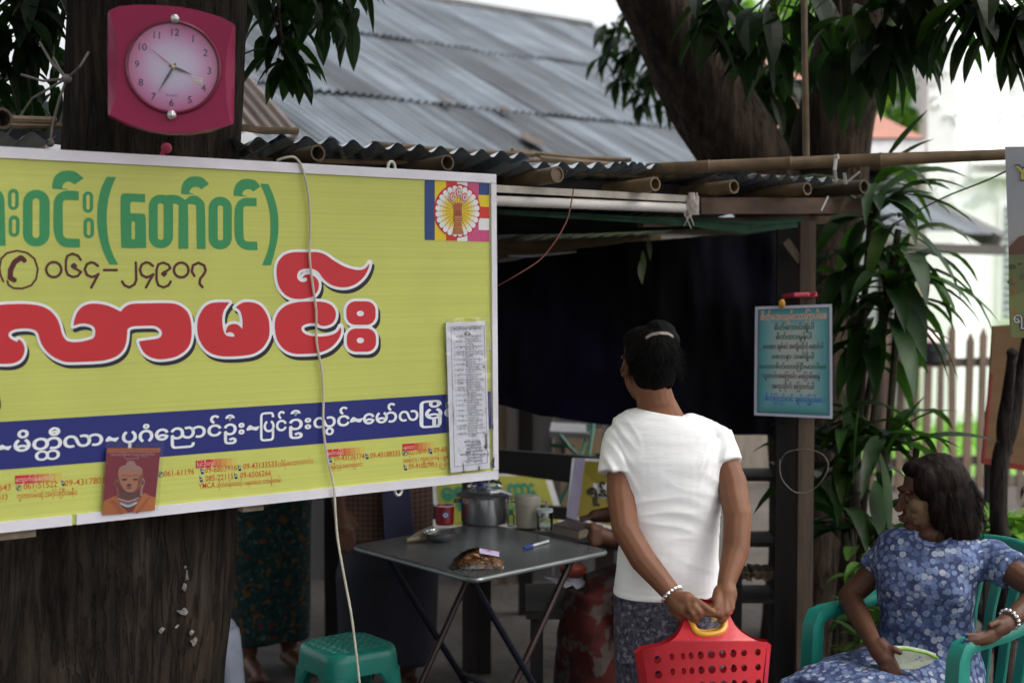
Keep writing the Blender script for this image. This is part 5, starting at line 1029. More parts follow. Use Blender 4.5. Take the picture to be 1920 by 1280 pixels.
rp_ = thing('shrub', 'small bright leafy shrub behind the seated woman at the right edge', 'plant', (P(1885,980,5.6).x, 5.6, 0)); k = MB()
for (u, v) in ((1862,985),(1880,1000),(1900,990),(1890,1025),(1915,1010),(1925,980),(1850,1010)): whorl(k, P(u, v, 5.6), rng, 8, .12, .045, .9, (0,0,.9), 4)
k.build('leaves', leafmat('bright_leaves', (.06,.15,.02), (.14,.28,.04), .35), rp_, 0, True); k = MB()
for (u, v) in ((1870,990),(1900,995),(1890,1020)): k.tube([(P(1885,980,5.6).x, 5.6, 0), P(u, v, 5.6)], [.012,.006], 6)
k.build('stem', CANE, rp_)
st_ = thing('sapling', 'bare dark forked sapling stem at the right edge behind the seated woman', 'tree', (P(1885,1000,5.5).x, 5.5, 0)); k = MB()
b0 = P(1885, 1060, 5.5); trunk_mesh(k, [(b0.x, 5.5, -.02), b0, P(1872,980,5.5), P(1876,860,5.5), P(1895,800,5.5), P(1910,720,5.5), P(1925,640,5.5), P(1945,520,5.5)], [.045,.04,.034,.034,.03,.026,.022,.018], 14, .006, .03, 3)
trunk_mesh(k, [P(1885,850,5.5), P(1882,800,5.48), P(1890,740,5.45), P(1898,664,5.4)], [.028,.026,.022,.018], 12, .006, .03, 5); k.ell(P(1898,662,5.4), .022); k.build('stem', bark('sapling_bark', (.03,.024,.022), (.06,.05,.045), 1.2), st_, 80)
bd_ = thing('plywood_board', 'brown plywood board with a red edge standing at the far right', 'board', P(1900, 880, 6.2)); k = MB(); k.slab([P(1862,611,6.2), P(2040,600,6.1), P(2040,900,6.1), P(1846,864,6.2)], (0,.02,0)); k.build('board', mat('plywood', (.22,.125,.06), .75, 0, .15, 3, .1, 20, (1,1,4)), bd_, 0)
k = MB(); k.slab([P(1846,858,6.19), P(2040,893,6.09), P(2040,903,6.09), P(1843,869,6.19)], (0,.03,0)); k.slab([P(1858,700,6.19), P(1862,700,6.19), P(1848,864,6.19), P(1842,864,6.19)], (0,.02,0)); k.build('red_edging', mat('red_edge', (.22,.02,.015), .6), bd_, 0)
for u in (1868, 1990): k = MB(); a = P(u, 860, 6.2); k.box((a.x, 6.28, a.z/2 + .1), (.04, .04, a.z + .2)); k.build('board_leg', m_dark, bd_, 0)
mc = thing('motorcycle', 'front of a parked motorcycle with chrome headlamp and black handlebar at the right edge', 'motorcycle', (P(1985,950,6.6).x, 6.6, 0))
x0 = P(1985, 950, 6.6).x
k = MB(); k.lathe([(.0,-.02),(.075,-.02),(.085,.0),(.08,.03)], (0,0,0), 18); M = Matrix.Rotation(R(100), 3, 'Y'); k.v = [tuple(M @ Vector(v) + P(1925, 920, 6.5)) for v in k.v]; k.build('headlamp', mat('chrome', (.65,.66,.68), .15, 1, .05), mc)
k = MB(); q = P(1925,920,6.5); k.ell(q + Vector((.10,0,-.02)), (.13,.10,.11)); k.build('cowl', m_blk, mc)
k = MB(); k.tube([q + Vector((.05,-.3,.1)), q + Vector((.08,-.1,.12)), q + Vector((.08,.1,.12)), q + Vector((.05,.3,.1))], .014, 8); k.build('handlebar', m_blk, mc)
for dx in (-.12, .95):
    k = MB(); c = Vector((q.x + .1 + dx, 6.5, .28)); k.tube([c + Vector((.23*math.cos(t), 0, .23*math.sin(t))) for t in [i*math.pi/12 for i in range(25)]], .045, 10); w_ = k.build('wheel', mat('tyre', (.02,.02,.02), .85), mc)
    k = MB(); k.tube([c + Vector((0,-.04,0)), c + Vector((0,.04,0))], .19, 24); k.build('rim', mat('chrome', (.6,.6,.6)), w_)
k = MB(); k.limb([q + Vector((.1,0,-.1)), q + Vector((.5,0,-.25)), q + Vector((.95,0,-.1))], [.07,.13,.10]); k.limb([q + Vector((.1,0,0)), Vector((q.x+.0, 6.5, .28))], [.03,.03]); k.build('body', mat('red_cowl', (.16,.02,.02), .3, coat=.5), mc)
# ================================================================ TABLE AND THINGS ON IT
TZ = .75
def T(u, v, z=TZ):
    r = ray(u, v); return EYE + r * ((z - CAMZ) / r.z)
tb = thing('folding_table', 'square folding table with a grey metal top and dark crossed tube legs', 'table', (-.10, 4.87, 0))
cF, cL, cR = T(890, 1083), T(662, 1021), T(1140, 1030); cB = cL + cR - cF
def corner_round(q, r=.035, n=5):
    o = []
    for i in range(4):
        p, a, b = q[i], (q[i-1] - q[i]).normalized(), (q[(i+1) % 4] - q[i]).normalized()
        for t in range(n + 1): s = t / n; o.append(p + a*r*(1-s)**2 + b*r*s**2)
    return o
def tabletop_mat():
    m, t, b = nt('brushed_grey_top'); mp = mapping(t); n = nz(t, mp, 5, 5, .6); r = ramp(t, n.outputs[0], [(.3, (.075,.085,.085)), (.7, (.13,.142,.142))]); t.links.new(r.outputs[0], b.inputs['Base Color'])
    b.inputs['Metallic'].default_value = .4; b.inputs['Roughness'].default_value = .27; bump(t, b, nz(t, mp, 45, 3).outputs[0], .08, .002); return m
k = MB(); k.slab(corner_round([cF, cR, cB, cL]), (0, 0, -.016)); k.build('tabletop', tabletop_mat(), tb, 0)
ctr = (cF + cB) / 2; k = MB(); rim = corner_round([ctr + (p - ctr)*1.006 - UPZ*.010 for p in (cF, cR, cB, cL)]); k.tube(rim + [rim[0]], .0075, 8); k.build('edge_band', mat('steel_band', (.20,.22,.22), .35, .6), tb)
m_leg = mat('dark_blue_tube', (.009,.010,.020), .4, .2)
def L3d(p, t): return ctr + (p - ctr)*t
for a, b in ((cL, cR), (cF, cB)):
    pass
ax = (cR - cF).normalized(); ay = (cL - cF).normalized(); hw = .27
for s in (-1, 1):
    for q in (-1, 1):
        top = ctr + ay*s*.24 + ax*q*.25 - UPZ*.02; bot = ctr + ay*s*(.24 - .02*(q > 0)) - ax*q*.27; bot.z = .012; k = MB(); k.tube([top, bot], .0115, 8); k.build('leg', m_leg if q < 0 else mat('dark_red_tube', (.025,.009,.008), .4, .2), tb)
for q in (-1, 1):
    k = MB(); k.tube([ctr + ay*.24 - ax*q*.12 - UPZ*.52, ctr - ay*.24 - ax*q*.12 - UPZ*.52], .009, 7); k.build('crossbar', m_leg, tb)
steel = mat('polished_steel', (.50,.50,.52), .22, .9, .05)
def on(u, v): return T(u, v)
pot = thing('cooking_pot', 'steel cooking pot with lid and a plastic bag on top, on the grey table', 'pot', on(908, 988) + Vector((0, .09, 0))); c = Vector(pot.location)
k = MB(); k.lathe([(.0,.002),(.082,.002),(.088,.012),(.09,.10),(.094,.103)], c, 32); k.build('body', steel, pot)
k = MB(); k.lathe([(.105,.104),(.107,.108),(.10,.113),(.06,.128),(.02,.134),(.0,.134)], c, 32); k.build('lid', steel, pot)
for s in (-1, 1): k = MB(); k.tube([c + Vector((s*.088, -.025, .085)), c + Vector((s*.112, -.02, .085)), c + Vector((s*.112, .02, .085)), c + Vector((s*.088, .025, .085))], .005, 6); k.build('handle', steel, pot)
bgp = thing('plastic_bag', 'crumpled clear plastic bag lying on the lid of the steel pot', 'bag', c + Vector((0,0,.134))); k = MB(); k.grid(lambda a, b: c + Vector((.062*math.cos(6.283*a)*math.sin(b*1.57+.02)*(1+.3*noise.noise(Vector((a*9,b*4,1)))), .05*math.sin(6.283*a)*math.sin(b*1.57+.02), .178 - .045*b*b + .012*noise.noise(Vector((a*12,b*6,2))))), 28, 10); k.build('bag', clear('bag_film', (.82,.85,.90), .06, .12), bgp)
k = MB(); k.ell(c + Vector((-.012,-.012,.149)), (.024,.018,.012)); k.build('bag_contents', mat('blue_snack', (.03,.05,.22), .5), bgp)
cup = thing('mug', 'red mug with a white and blue badge on the grey table', 'mug', on(833, 986) + Vector((0, .03, 0))); c = Vector(cup.location)
k = MB(); k.lathe([(.0,.002),(.030,.002),(.034,.008),(.036,.072),(.034,.074),(.031,.068),(.029,.01),(.0,.01)], c, 28); k.build('body', mat('red_enamel', (.25,.012,.014), .3, 0, .05, coat=.4), cup)
k = MB(); k.tube([c + Vector((.036*math.cos(t), .036*math.sin(t), .073)) for t in [i*math.pi/14 for i in range(29)]], .0022, 6); k.build('rim', mat('white_rim', (.6,.6,.62), .4), cup)
k = MB()
for r0, o, cc in ((.014, .0006, (.03,.05,.25)), (.009, .0012, (.62,.62,.66)), (.004, .0018, (.4,.03,.03))): k.poly([c + Vector((.0362*math.sin(r0*math.cos(t)/.036 + .15) * (1+o*20), -.0362*math.cos(r0*math.cos(t)/.036 + .15) - o, .042 + r0*math.sin(t))) for t in [i*math.pi/8 for i in range(16)]], 0, cc)
k.build('badge', m_print, cup, 0, True)
th = thing('thermos', 'beige food flask with a rounded lid on the table beside the pot', 'flask', on(990, 992) + Vector((0, .05, 0))); c = Vector(th.location)
m_bei = mat('beige_plastic', (.34,.31,.25), .45); k = MB(); k.lathe([(.0,.002),(.042,.002),(.046,.01),(.046,.082)], c, 28); k.build('body', m_bei, th)
k = MB(); k.lathe([(.0475,.083),(.0475,.105),(.042,.116),(.02,.121),(.0,.121)], c, 28); k.build('lid', m_bei, th); k = MB(); k.tube([c + Vector((.045,0,.10)), c + Vector((.068,0,.095)), c + Vector((.070,0,.03)), c + Vector((.046,0,.022))], .006, 7); k.build('handle', m_bei, th)
gb_ = thing('bottle', 'small clear bottle with a green cap between the pot and the flask', 'bottle', on(958, 988) + Vector((0,.02,0))); c = Vector(gb_.location); k = MB(); k.lathe([(.0,.002),(.013,.002),(.014,.04),(.007,.05)], c, 14); k.build('body', clear('bottle_film', (.75,.85,.78), .05, .05), gb_); k = MB(); k.lathe([(.0085,.049),(.0085,.062),(.0,.062)], c, 14); k.build('cap', mat('green_cap', (.03,.30,.12), .4), gb_)
gl_ = thing('glass_jar', 'clear glass jar catching the light right of the flask', 'jar', on(1022, 996) + Vector((0,.03,0))); c = Vector(gl_.location); k = MB(); k.lathe([(.0,.002),(.028,.002),(.030,.01),(.030,.058),(.027,.066)], c, 20); k.build('body', clear('jar_glass', (.85,.92,.92), .10, .05), gl_); k = MB(); k.lathe([(.0285,.066),(.0285,.078),(.0,.079)], c, 20); k.build('lid', mat('pale_blue_lid', (.45,.52,.55), .4), gl_)
bw_ = thing('steel_bowl', 'shallow steel bowl left of the pot on the table', 'bowl', on(826, 1014)); c = Vector(bw_.location); k = MB(); k.lathe([(.0,.003),(.03,.003),(.052,.016),(.062,.032),(.0605,.033),(.050,.018),(.028,.006),(.0,.006)], c, 30); k.build('bowl', steel, bw_)
pk_ = thing('cleaver', 'worn wooden handled blade lying behind the steel bowl', 'knife', on(790, 1005)); k = MB(); k.slab([T(772,1013,TZ+.006), T(800,1003,TZ+.02), T(818,990,TZ+.034), T(810,984,TZ+.038), T(780,998,TZ+.02), T(766,1008,TZ+.008)], (0,.004,-.004)); k.build('blade', mat('dull_blade', (.25,.25,.20), .5, .3), pk_); k = MB(); k.tube([T(762,1012,TZ+.012), T(785,1009,TZ+.012), T(800,1008,TZ+.012)], [.008,.009,.007], 8); k.build('handle', mat('pale_wood', (.20,.17,.11), .7), pk_)
sp = thing('snack_packet', 'clear packet of brown crackers with a lilac label on the table front corner', 'packet', on(896, 1062)); c = Vector(sp.location); k = MB(); rng = random.Random(1)
for i in range(200):
    x, y = rng.gauss(0, .032), rng.gauss(0, .020); k.box(c + Vector((max(-.066,min(.066,x)), max(-.040,min(.040,y)), .008 + rng.random()*.04*max(0,1-abs(x)/.085))), (.020, .016, .005), Matrix.Rotation(rng.uniform(-1,1), 3, 'X') @ Matrix.Rotation(rng.uniform(-2,2), 3, 'Z'))
k.build('crackers', mat('brown_cracker', (.36,.165,.05), .6, 0, .4, 60), sp, 0)
k = MB(); k.grid(lambda a, b: c + Vector(((a-.5)*.170, (b-.5)*.108, .004 + .056*math.sin(math.pi*a)**.6*math.sin(math.pi*b)**.6 + .004*noise.noise(Vector((a*14,b*10,0))))), 30, 20); k.build('wrapper', clear('packet_film', (.93,.93,.93), .05, .1), sp)
k = MB(); k.grid(lambda a, b: c + Vector((.006 + a*.062, -.040 + b*.055, .052 + .010*math.sin(math.pi*b) - .012*a)), 6, 6, 0, lambda a, b: (.5,.42,.62) if not (.35 < a < .6 and .3 < b < .8) else (.5,.05,.12)); k.build('packet_label', m_print, sp, 60, True)
pe = thing('pen', 'white ballpoint pen with a blue cap lying on the table', 'pen', on(1003, 1023)); a, b = T(982,1027,TZ+.006), T(1028,1014,TZ+.006); k = MB(); k.tube([a + (b-a)*.35, b], .0045, 8); k.build('barrel', mat('white_pen', (.6,.6,.62), .3), pe); k = MB(); k.tube([a, a + (b-a)*.35], .0052, 8); k.build('cap', mat('blue_cap', (.02,.06,.28), .3), pe)
bk_ = thing('book', 'thick dark book held on the table edge by the hidden seated person', 'book', T(1072, 1006)); k = MB(); q = [T(1035,1000), T(1085,1012), T(1112,1003), T(1065,991)]; k.slab([p + UPZ*.004 for p in q], UPZ*.026); k.build('pages', mat('page_edges', (.20,.16,.12), .8), bk_, 0); k = MB(); k.slab([p + UPZ*.031 for p in q], UPZ*.003); k.slab([p + UPZ*.001 for p in q], UPZ*.003); k.build('cover', mat('dark_cover', (.05,.035,.035), .5), bk_, 0)
pp_ = thing('papers', 'loose white papers lying on the bench under the right side of the table', 'papers', P(1095, 1080, 5.2)); k = MB()
for q in ((1020,1082,1085,1092,1060,1102),(1055,1075,1120,1090,1080,1105),(1100,1085,1165,1062,1130,1110)): k.slab([P(q[0],q[1],5.2), P(q[2],q[3],5.1), P(q[4],q[5],5.0)], UPZ*.004)
k.build('sheet', mat('bluish_paper', (.42,.42,.50), .7), pp_, 0)
lb = thing('low_bench', 'low dark wooden bench under the right side of the table', 'bench', P(1095,1110,5.2)); lb.location.z = 0; k = MB(); zz = P(1095,1100,5.2).z - .03; k.slab([Vector((.05,4.95,zz)), Vector((.62,4.95,zz)), Vector((.62,5.4,zz)), Vector((.05,5.4,zz))], UPZ*-.03)
k.build('seat', m_dark, lb, 0)
for x in (.09, .58):
    for y in (5.0, 5.36): k = MB(); k.box((x, y, (zz-.03)/2), (.04,.04,zz-.03)); k.build('leg', m_dark, lb, 0)
bgr = thing('red_bag', 'crumpled orange red bag on the low bench under the table', 'bag', P(1075,1075,5.15)); k = MB(); k.ell(P(1075,1066,5.15), (.05,.045,.03), nu=16, nv=10); k.v = [tuple(Vector(v) + Vector((0,0,1))*.014*noise.noise(Vector(v)*40)) for v in k.v]; k.build('bag', mat('orange_red', (.22,.035,.015), .6, 0, .3, 30), bgr)

# ================================================================ STOOLS
def make_stool(c, S_, Hh, rot, m, label):
    t = thing('plastic_stool', label, 'stool', c); M = Matrix.Rotation(rot, 3, 'Z'); c = Vector(c)
    rr_ = rrect(-S_, -S_, S_, S_, S_*.55, 8); k = MB(); n = len(rr_)
    lay = [(.0, .96, 0), (.35, .96, 0), (.8, .97, .001), (.94, .985, -.001), (1.0, 1.0, -.008), (1.035, 1.0, -.03), (1.06, 1., -.075)]
    vs = []
    for r, _, dz in lay: vs += [c + M @ Vector((x*max(r,.001), y*max(r,.001), Hh + dz)) for x, y in rr_]
    k.add(vs, [(i*n+q, i*n+(q+1) % n, (i+1)*n+(q+1) % n, (i+1)*n+q) for i in range(len(lay)-1) for q in range(n)]); k.build('seat', m, t, 50)
    k = MB()
    for i in range(-3, 4):
        for j in range(-3, 4):
            if abs(i) + abs(j) < 6: k.lathe([(S_*.115,.0004),(S_*.10,.0035),(S_*.07,.0045),(S_*.05,.001)], c + M @ Vector((i*S_*.25, j*S_*.25, Hh + .0005)), 12, caps=False)
    k.build('seat_pattern', m, t)
    for sx in (-1, 1):
        for sy in (-1, 1):
            k = MB(); top, bot = S_*1.045, S_*1.25
            def sec(z, f, wd):
                o = M @ Vector((sx*f, sy*f, 0)) + c + UPZ*z; ex, ey = M @ Vector((sx, 0, 0)), M @ Vector((0, sy, 0)); r = S_*.42
                out = [o - ey*wd, o - ey*r*.9, o - ey*r*.5 - ex*r*.12, o - ey*r*.12 - ex*r*.5, o - ex*r*.9, o - ex*wd]
                return out + [p - (ex + ey)*.010 for p in out[::-1]]
            a = [sec(Hh - .074, top, S_*.75), sec(Hh - .115, top*1.02, S_*.52), sec(Hh - .2, top*1.06, S_*.47), sec(.001, bot, S_*.40)]; nn_ = len(a[0])
            k.add([p for s in a for p in s], [(i*nn_+q, i*nn_+(q+1) % nn_, (i+1)*nn_+(q+1) % nn_, (i+1)*nn_+q) for i in range(3) for q in range(nn_)] + [tuple(range(nn_)), tuple(range(3*nn_, 4*nn_))]); k.build('leg', m, t, 50)
    return t
m_teal = mat('teal_plastic', (.010,.185,.142), .38, 0, .12, 8, .05, 35)
sc = P(652, 1205, 4.72); make_stool((sc.x, sc.y, 0), .134, sc.z, R(38), m_teal, 'teal plastic stool with a patterned seat in front of the dark longyi man')
sc = P(372, 1110, 4.9); make_stool((sc.x, sc.y, 0), .13, .46, R(20), mat('pale_blue_plastic', (.38,.42,.52), .4), 'pale blue white plastic stool half hidden behind the big trunk')

# ================================================================ TEAL ARMCHAIR
ch = thing('plastic_armchair', 'teal plastic armchair with slatted back under the seated woman', 'chair', (1.2, 4.03, 0))
fL, fR = Vector((.872, 4.09, 0)), Vector((1.168, 3.69, 0)); CW = (fR - fL).normalized(); CBk = Vector((-CW.y, CW.x, 0)); CBk = CBk if CBk.x > 0 else -CBk
def cpt(w, d, z): m = (fL + fR)/2; return m + CW*w + CBk*d + UPZ*z
hwid = (fR - fL).length/2
def slab_path(mb, pts, wid, th):
    """flat bar swept along pts; wid = direction*width, th = thickness normal approx"""
    vs = []; m = len(pts)
    for i, p in enumerate(pts):
        w = Vector(wid[i] if isinstance(wid, list) else wid); d = (Vector(pts[min(i+1,m-1)]) - Vector(pts[max(i-1,0)])).normalized(); nn_ = d.cross(w).normalized()*(th[i] if isinstance(th, list) else th)*.5
        b_ = w*.82
        vs += [p - w - nn_*.3, p - b_ - nn_, p + b_ - nn_, p + w - nn_*.3, p + w + nn_*.3, p + b_ + nn_, p - b_ + nn_, p - w + nn_*.3]
    mb.add(vs, [(i*8+q, i*8+(q+1) % 8, (i+1)*8+(q+1) % 8, (i+1)*8+q) for i in range(m-1) for q in range(8)] + [tuple(range(7,-1,-1)), tuple((m-1)*8+q for q in range(8))])
AH = P(1530, 1150, 4.09).z
for s, nm in ((-1, 'L'), (1, 'R')):
    ah = AH if s < 0 else P(1800, 1213, 3.69).z; k = MB(); w_ = CW*.026
    pts = [cpt(s*hwid, -.01, 0), cpt(s*hwid, -.005, .25), cpt(s*hwid, .0, ah - .10), cpt(s*hwid, .004, ah - .035), cpt(s*hwid, .018, ah - .008), cpt(s*hwid, .05, ah), cpt(s*hwid, .20, ah + .004), cpt(s*(hwid - .0), .32, ah + .02), cpt(s*(hwid - .01), .42, ah + .07), cpt(s*(hwid - .035), .50, ah + .14)]
    slab_path(k, pts, w_, [.052,.050,.048,.046,.042,.034,.030,.032,.034,.032]); k.build('arm', m_teal, ch, 50)
    k = MB(); slab_path(k, [cpt(s*hwid, .52, 0), cpt(s*(hwid-.01), .49, .3), cpt(s*(hwid-.02), .475, .46), cpt(s*(hwid-.03), .49, AH)], CW*.024, .045); k.build('leg', m_teal, ch, 50)
k = MB(); k.grid(lambda a, b: cpt((a-.5)*(hwid*2-.02), b*.47, .43 - .012*math.sin(math.pi*a) - .012*math.sin(math.pi*b)), 12, 12); k.grid(lambda a, b: cpt((a-.5)*(hwid*2-.02), b*.47, .424 - .012*math.sin(math.pi*a) - .012*math.sin(math.pi*b)), 12, 12); slab_path(k, [cpt(-hwid+.01, .0, .40), cpt(hwid-.01, .0, .40)], UPZ*.035, .012); k.build('seat', m_teal, ch, 50)
bz_ = lambda w: .83 + .05*(1 - (w/hwid)**2)
k = MB(); slab_path(k, [cpt(w*hwid*.95, .53 + .03*(1-w*w), bz_(w*hwid) - .03) for w in [-1,-.8,-.5,-.2,0,.2,.5,.8,1]], UPZ*.045, .02); k.build('top_rail', m_teal, ch, 50)
for i in range(7):
    w = (-.78 + i*.26)*hwid; k = MB(); slab_path(k, [cpt(w*.85, .46, .42), cpt(w*.9, .475, .52), cpt(w*.96, .50, .68), cpt(w, .53 + .03*(1-(w/hwid)**2), bz_(w) - .04)], CW*.017, .014); k.build('back_slat', m_teal, ch, 50)

# ================================================================ PEOPLE
def skin_mat(name, c):
    m, t, b = nt(name); mp = mapping(t); n = nz(t, mp, 18, 5); r = ramp(t, n.outputs[0], [(.3, tuple(x*.85 for x in c)), (.7, tuple(x*1.12 for x in c))]); t.links.new(r.outputs[0], b.inputs['Base Color'])
    b.inputs['Roughness'].default_value = .55; b.inputs['Specular IOR Level'].default_value = .35; b.inputs['Subsurface Weight'].default_value = .08; b.inputs['Subsurface Radius'].default_value = (.01,.004,.002); bump(t, b, nz(t, mp, 240, 4).outputs[0], .12, .001); return m
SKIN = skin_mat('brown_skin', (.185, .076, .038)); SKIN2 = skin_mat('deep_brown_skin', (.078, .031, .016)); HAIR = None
def hair_mat():
    m, t, b = nt('black_hair'); mp = mapping(t, (1,1,.12)); n = nz(t, mp, 160, 4); r = ramp(t, n.outputs[0], [(.35,(.001,.0009,.0009)),(.7,(.0042,.0034,.003))]); t.links.new(r.outputs[0], b.inputs['Base Color']); b.inputs['Roughness'].default_value = .6; b.inputs['Specular IOR Level'].default_value = .07; bump(t, b, n.outputs[0], .6, .004); return m
HAIR = hair_mat()
def frame(fwd, up=(0, 0, 1)):
    f = Vector(fwd).normalized(); r_ = f.cross(Vector(up)).normalized(); u_ = r_.cross(f); return Matrix((r_, f, u_)).transposed()
def head_pieces(mb, c, M, s=1.0):
    c = Vector(c); w = lambda x, y, z: c + M @ Vector((x*s, y*s, z*s)); E_ = lambda p, r: mb.ell(w(*p), tuple(q*s for q in r), M, 16, 10)
    E_((0,-.014,.032),(.073,.092,.082)); E_((0,.026,-.028),(.060,.058,.084)); E_((0,.052,-.088),(.029,.026,.021)); E_((0,.012,-.075),(.050,.045,.032))
    for q in (-1, 1):
        E_((q*.037,.052,-.018),(.027,.026,.024)); E_((q*.028,.076,.024),(.024,.012,.009)); E_((q*.011,.096,-.034),(.009,.010,.008)); E_((q*.075,-.006,-.008),(.008,.020,.032)); E_((q*.029,.079,.002),(.014,.008,.008))
    mb.limb([w(0,.080,.014), w(0,.091,-.014), w(0,.097,-.031)], [.008*s,.0095*s,.0105*s], 8)
    E_((0,.085,-.057),(.021,.010,.0065)); E_((0,.083,-.068),(.018,.010,.0075))
def face_parts(par, c, M, s=1.0):
    c = Vector(c); w = lambda x, y, z: c + M @ Vector((x*s, y*s, z*s))
    for q in (-1, 1):
        k = MB(); k.ell(w(q*.029,.0825,.001), (.011*s,.004*s,.003*s), M, 12, 8); k.build('eye', mat('dark_eye', (.03,.022,.018), .2), par)
        k = MB(); k.limb([w(q*.012,.088,.021), w(q*.028,.088,.026), w(q*.046,.078,.021)], [.0018*s,.002*s,.0012*s], 6); k.build('eyebrow', HAIR, par)
    k = MB(); k.ell(w(0,.093,-.0575),(.019*s,.004*s,.0045*s), M, 12, 8); k.ell(w(0,.0915,-.0675),(.016*s,.004*s,.005*s), M, 12, 8); k.build('lips', mat('brown_lips', (.16,.055,.045), .4), par)
def fingers(mb, chains):
    for pts, r0 in chains: mb.limb(pts, [r0*(1 - .10*i) for i in range(len(pts))], 8)
def px(d): return lambda u, v, dd=0.0: P(u, v, d + dd)

# ---- standing woman in the white T-shirt
wm = thing('person', 'woman in a white T-shirt seen from behind with the red basket in her hands', 'person', P(1250, 1100, 3.9)); wm.location.z = 0
D = 3.9; Q = px(D); mpx = D / FPX
def sec(u, v, hw, hd, dd=0.0, tilt=0.0): return (P(u, v, D + dd), Vector((hw*mpx, 0, -tilt*hw*mpx)), Vector((0, hd, 0)))
bd = MB(); Mh = frame((-.36, .93, -.06)); hc = P(1213, 684, 3.92)
head_pieces(bd, hc, Mh, .91)
bd.limb([P(1220,715,3.90), P(1230,755,3.905), P(1243,808,3.935)], [.048,.053,.075], 16)
bd.limb([P(1220,795,3.9), P(1172,830,3.9)], [.03,.03]); bd.limb([P(1262,792,3.9), P(1338,828,3.9)], [.03,.03])
bd.loft([sec(1246,800,88,.055), sec(1250,850,100,.085), sec(1250,930,86,.085), sec(1250,1000,82,.08), sec(1252,1080,90,.09), sec(1255,1160,92,.095), sec(1258,1300,80,.08)])

bd.limb([P(1164,840,3.895), P(1164,920,3.85), P(1172,992,3.79)], [.036,.040,.036]); bd.limb([P(1172,992,3.79), P(1205,1048,3.755), P(1264,1117,3.70)], [.036,.036,.026])
bd.limb([P(1350,838,3.895), P(1372,905,3.85), P(1383,965,3.79)], [.035,.042,.038]); bd.limb([P(1383,965,3.79), P(1380,1030,3.755), P(1362,1092,3.70)], [.038,.037,.025])
for s in (-1, 1):
    hp = Vector((P(1256,1160,3.9).x + s*.075, 3.9, .72)); bd.limb([hp, hp + Vector((s*.01, .01, -.30)), hp + Vector((s*.012, -.01, -.66))], [.08,.055,.036]); bd.limb([Vector((hp.x + s*.012, 3.88, .06)), Vector((hp.x + s*.02, 3.98, .03)), Vector((hp.x + s*.025, 4.06, .022))], [.034,.03,.022])
F_ = lambda *a: [P(*q) for q in a]
G_ = lambda *a: [P(u, v, d - .035) for u, v, d in a]
# left hand: back of the hand towards us, index pointing, the others hooked over the handle
bd.limb(G_((1262,1118,3.735),(1272,1130,3.72),(1284,1141,3.705)), [.024,.027,.024]); bd.limb(G_((1272,1122,3.72),(1288,1124,3.705)), [.022,.022]); bd.limb(G_((1266,1140,3.73),(1278,1152,3.715)), [.018,.019])
fingers(bd, [(G_((1288,1120,3.70),(1308,1128,3.685),(1322,1137,3.675),(1333,1144,3.672)), .0115), (G_((1290,1132,3.70),(1310,1144,3.68),(1326,1150,3.675),(1338,1151,3.68)), .0105),
             (G_((1284,1138,3.70),(1302,1136,3.675),(1311,1146,3.668),(1313,1154,3.675)), .0108), (G_((1280,1146,3.705),(1293,1138,3.678),(1299,1150,3.668),(1306,1160,3.674)), .0105), (G_((1276,1152,3.71),(1290,1154,3.69),(1300,1162,3.68),(1308,1167,3.68)), .0095)])
# right hand: palm in, thumb down the near side
bd.limb(G_((1362,1092,3.735),(1362,1112,3.72),(1360,1128,3.71)), [.024,.029,.026]); bd.limb(G_((1350,1108,3.72),(1345,1122,3.71)), [.018,.016])
fingers(bd, [(G_((1348,1112,3.705),(1344,1126,3.69),(1342,1136,3.684),(1339,1144,3.684)), .0115), (G_((1369,1122,3.70),(1372,1138,3.688),(1364,1148,3.680),(1356,1150,3.682)), .0105), (G_((1360,1126,3.695),(1360,1142,3.682),(1352,1152,3.676),(1345,1154,3.68)), .0108),
             (G_((1366,1132,3.70),(1366,1148,3.69),(1358,1160,3.682),(1350,1164,3.684)), .0103), (G_((1352,1126,3.695),(1351,1142,3.68),(1344,1150,3.674),(1338,1152,3.678)), .0095)])
blob(bd, 'body', SKIN, wm, .0034, 3)
face_parts(wm, hc, Mh, .91)
hr = MB()
w = lambda x, y, z: hc + Mh @ Vector((x, y, z))
for p, r in (((0,-.030,.030),(.080,.088,.090)),((0,-.055,-.016),(.062,.056,.062)),((.02,-.045,.07),(.062,.06,.05)),((0,.015,.075),(.066,.062,.042)),((.030,-.048,-.028),(.036,.044,.050)),((-.030,-.045,-.026),(.034,.042,.048))): hr.ell(w(*[q*.92 for q in p]), tuple(q*.92 for q in r), Mh, 20, 12)
for p, r in (((.012,-.050,.098),(.038,.032,.026)),((.035,-.05,.088),(.028,.028,.026))): hr.ell(w(*p), r, Mh, 16, 10)
blob(hr, 'hair', HAIR, wm, .005, 4, .5, (.004, 60, (1,1,.3)))
hs_ = MB(); rng = random.Random(31)
for _ in range(700):
    a = rng.uniform(-1.9, 1.9); el = rng.uniform(-.5, 1.2); d0 = Vector((math.sin(a)*math.cos(el), -math.cos(a)*math.cos(el), math.sin(el))); p0 = hc + Mh @ Vector((d0.x*.076, d0.y*.092 - .026, d0.z*.088 + .026)); nn_ = Mh @ d0; p1 = p0 + nn_*.004 + Vector((rng.uniform(-.012,.012),0,-.014)); p2 = p1 + nn_*rng.uniform(.001,.008) + Vector((rng.uniform(-.015,.015), 0, -.018)); hs_.tube([p0 - nn_*.004, p1, p2], [.0005,.0005,.0003], 3)
hs_.build('loose_hair', HAIR, wm)
k = MB(); slab_path(k, [P(1212,633,3.815), P(1222,627,3.805), P(1238,624,3.80), P(1252,625,3.81), P(1261,631,3.825)], UPZ*.0042, .006); k.build('hair_clip', mat('pale_metal_clip', (.40,.35,.30), .3, .4), wm)
ts = MB()
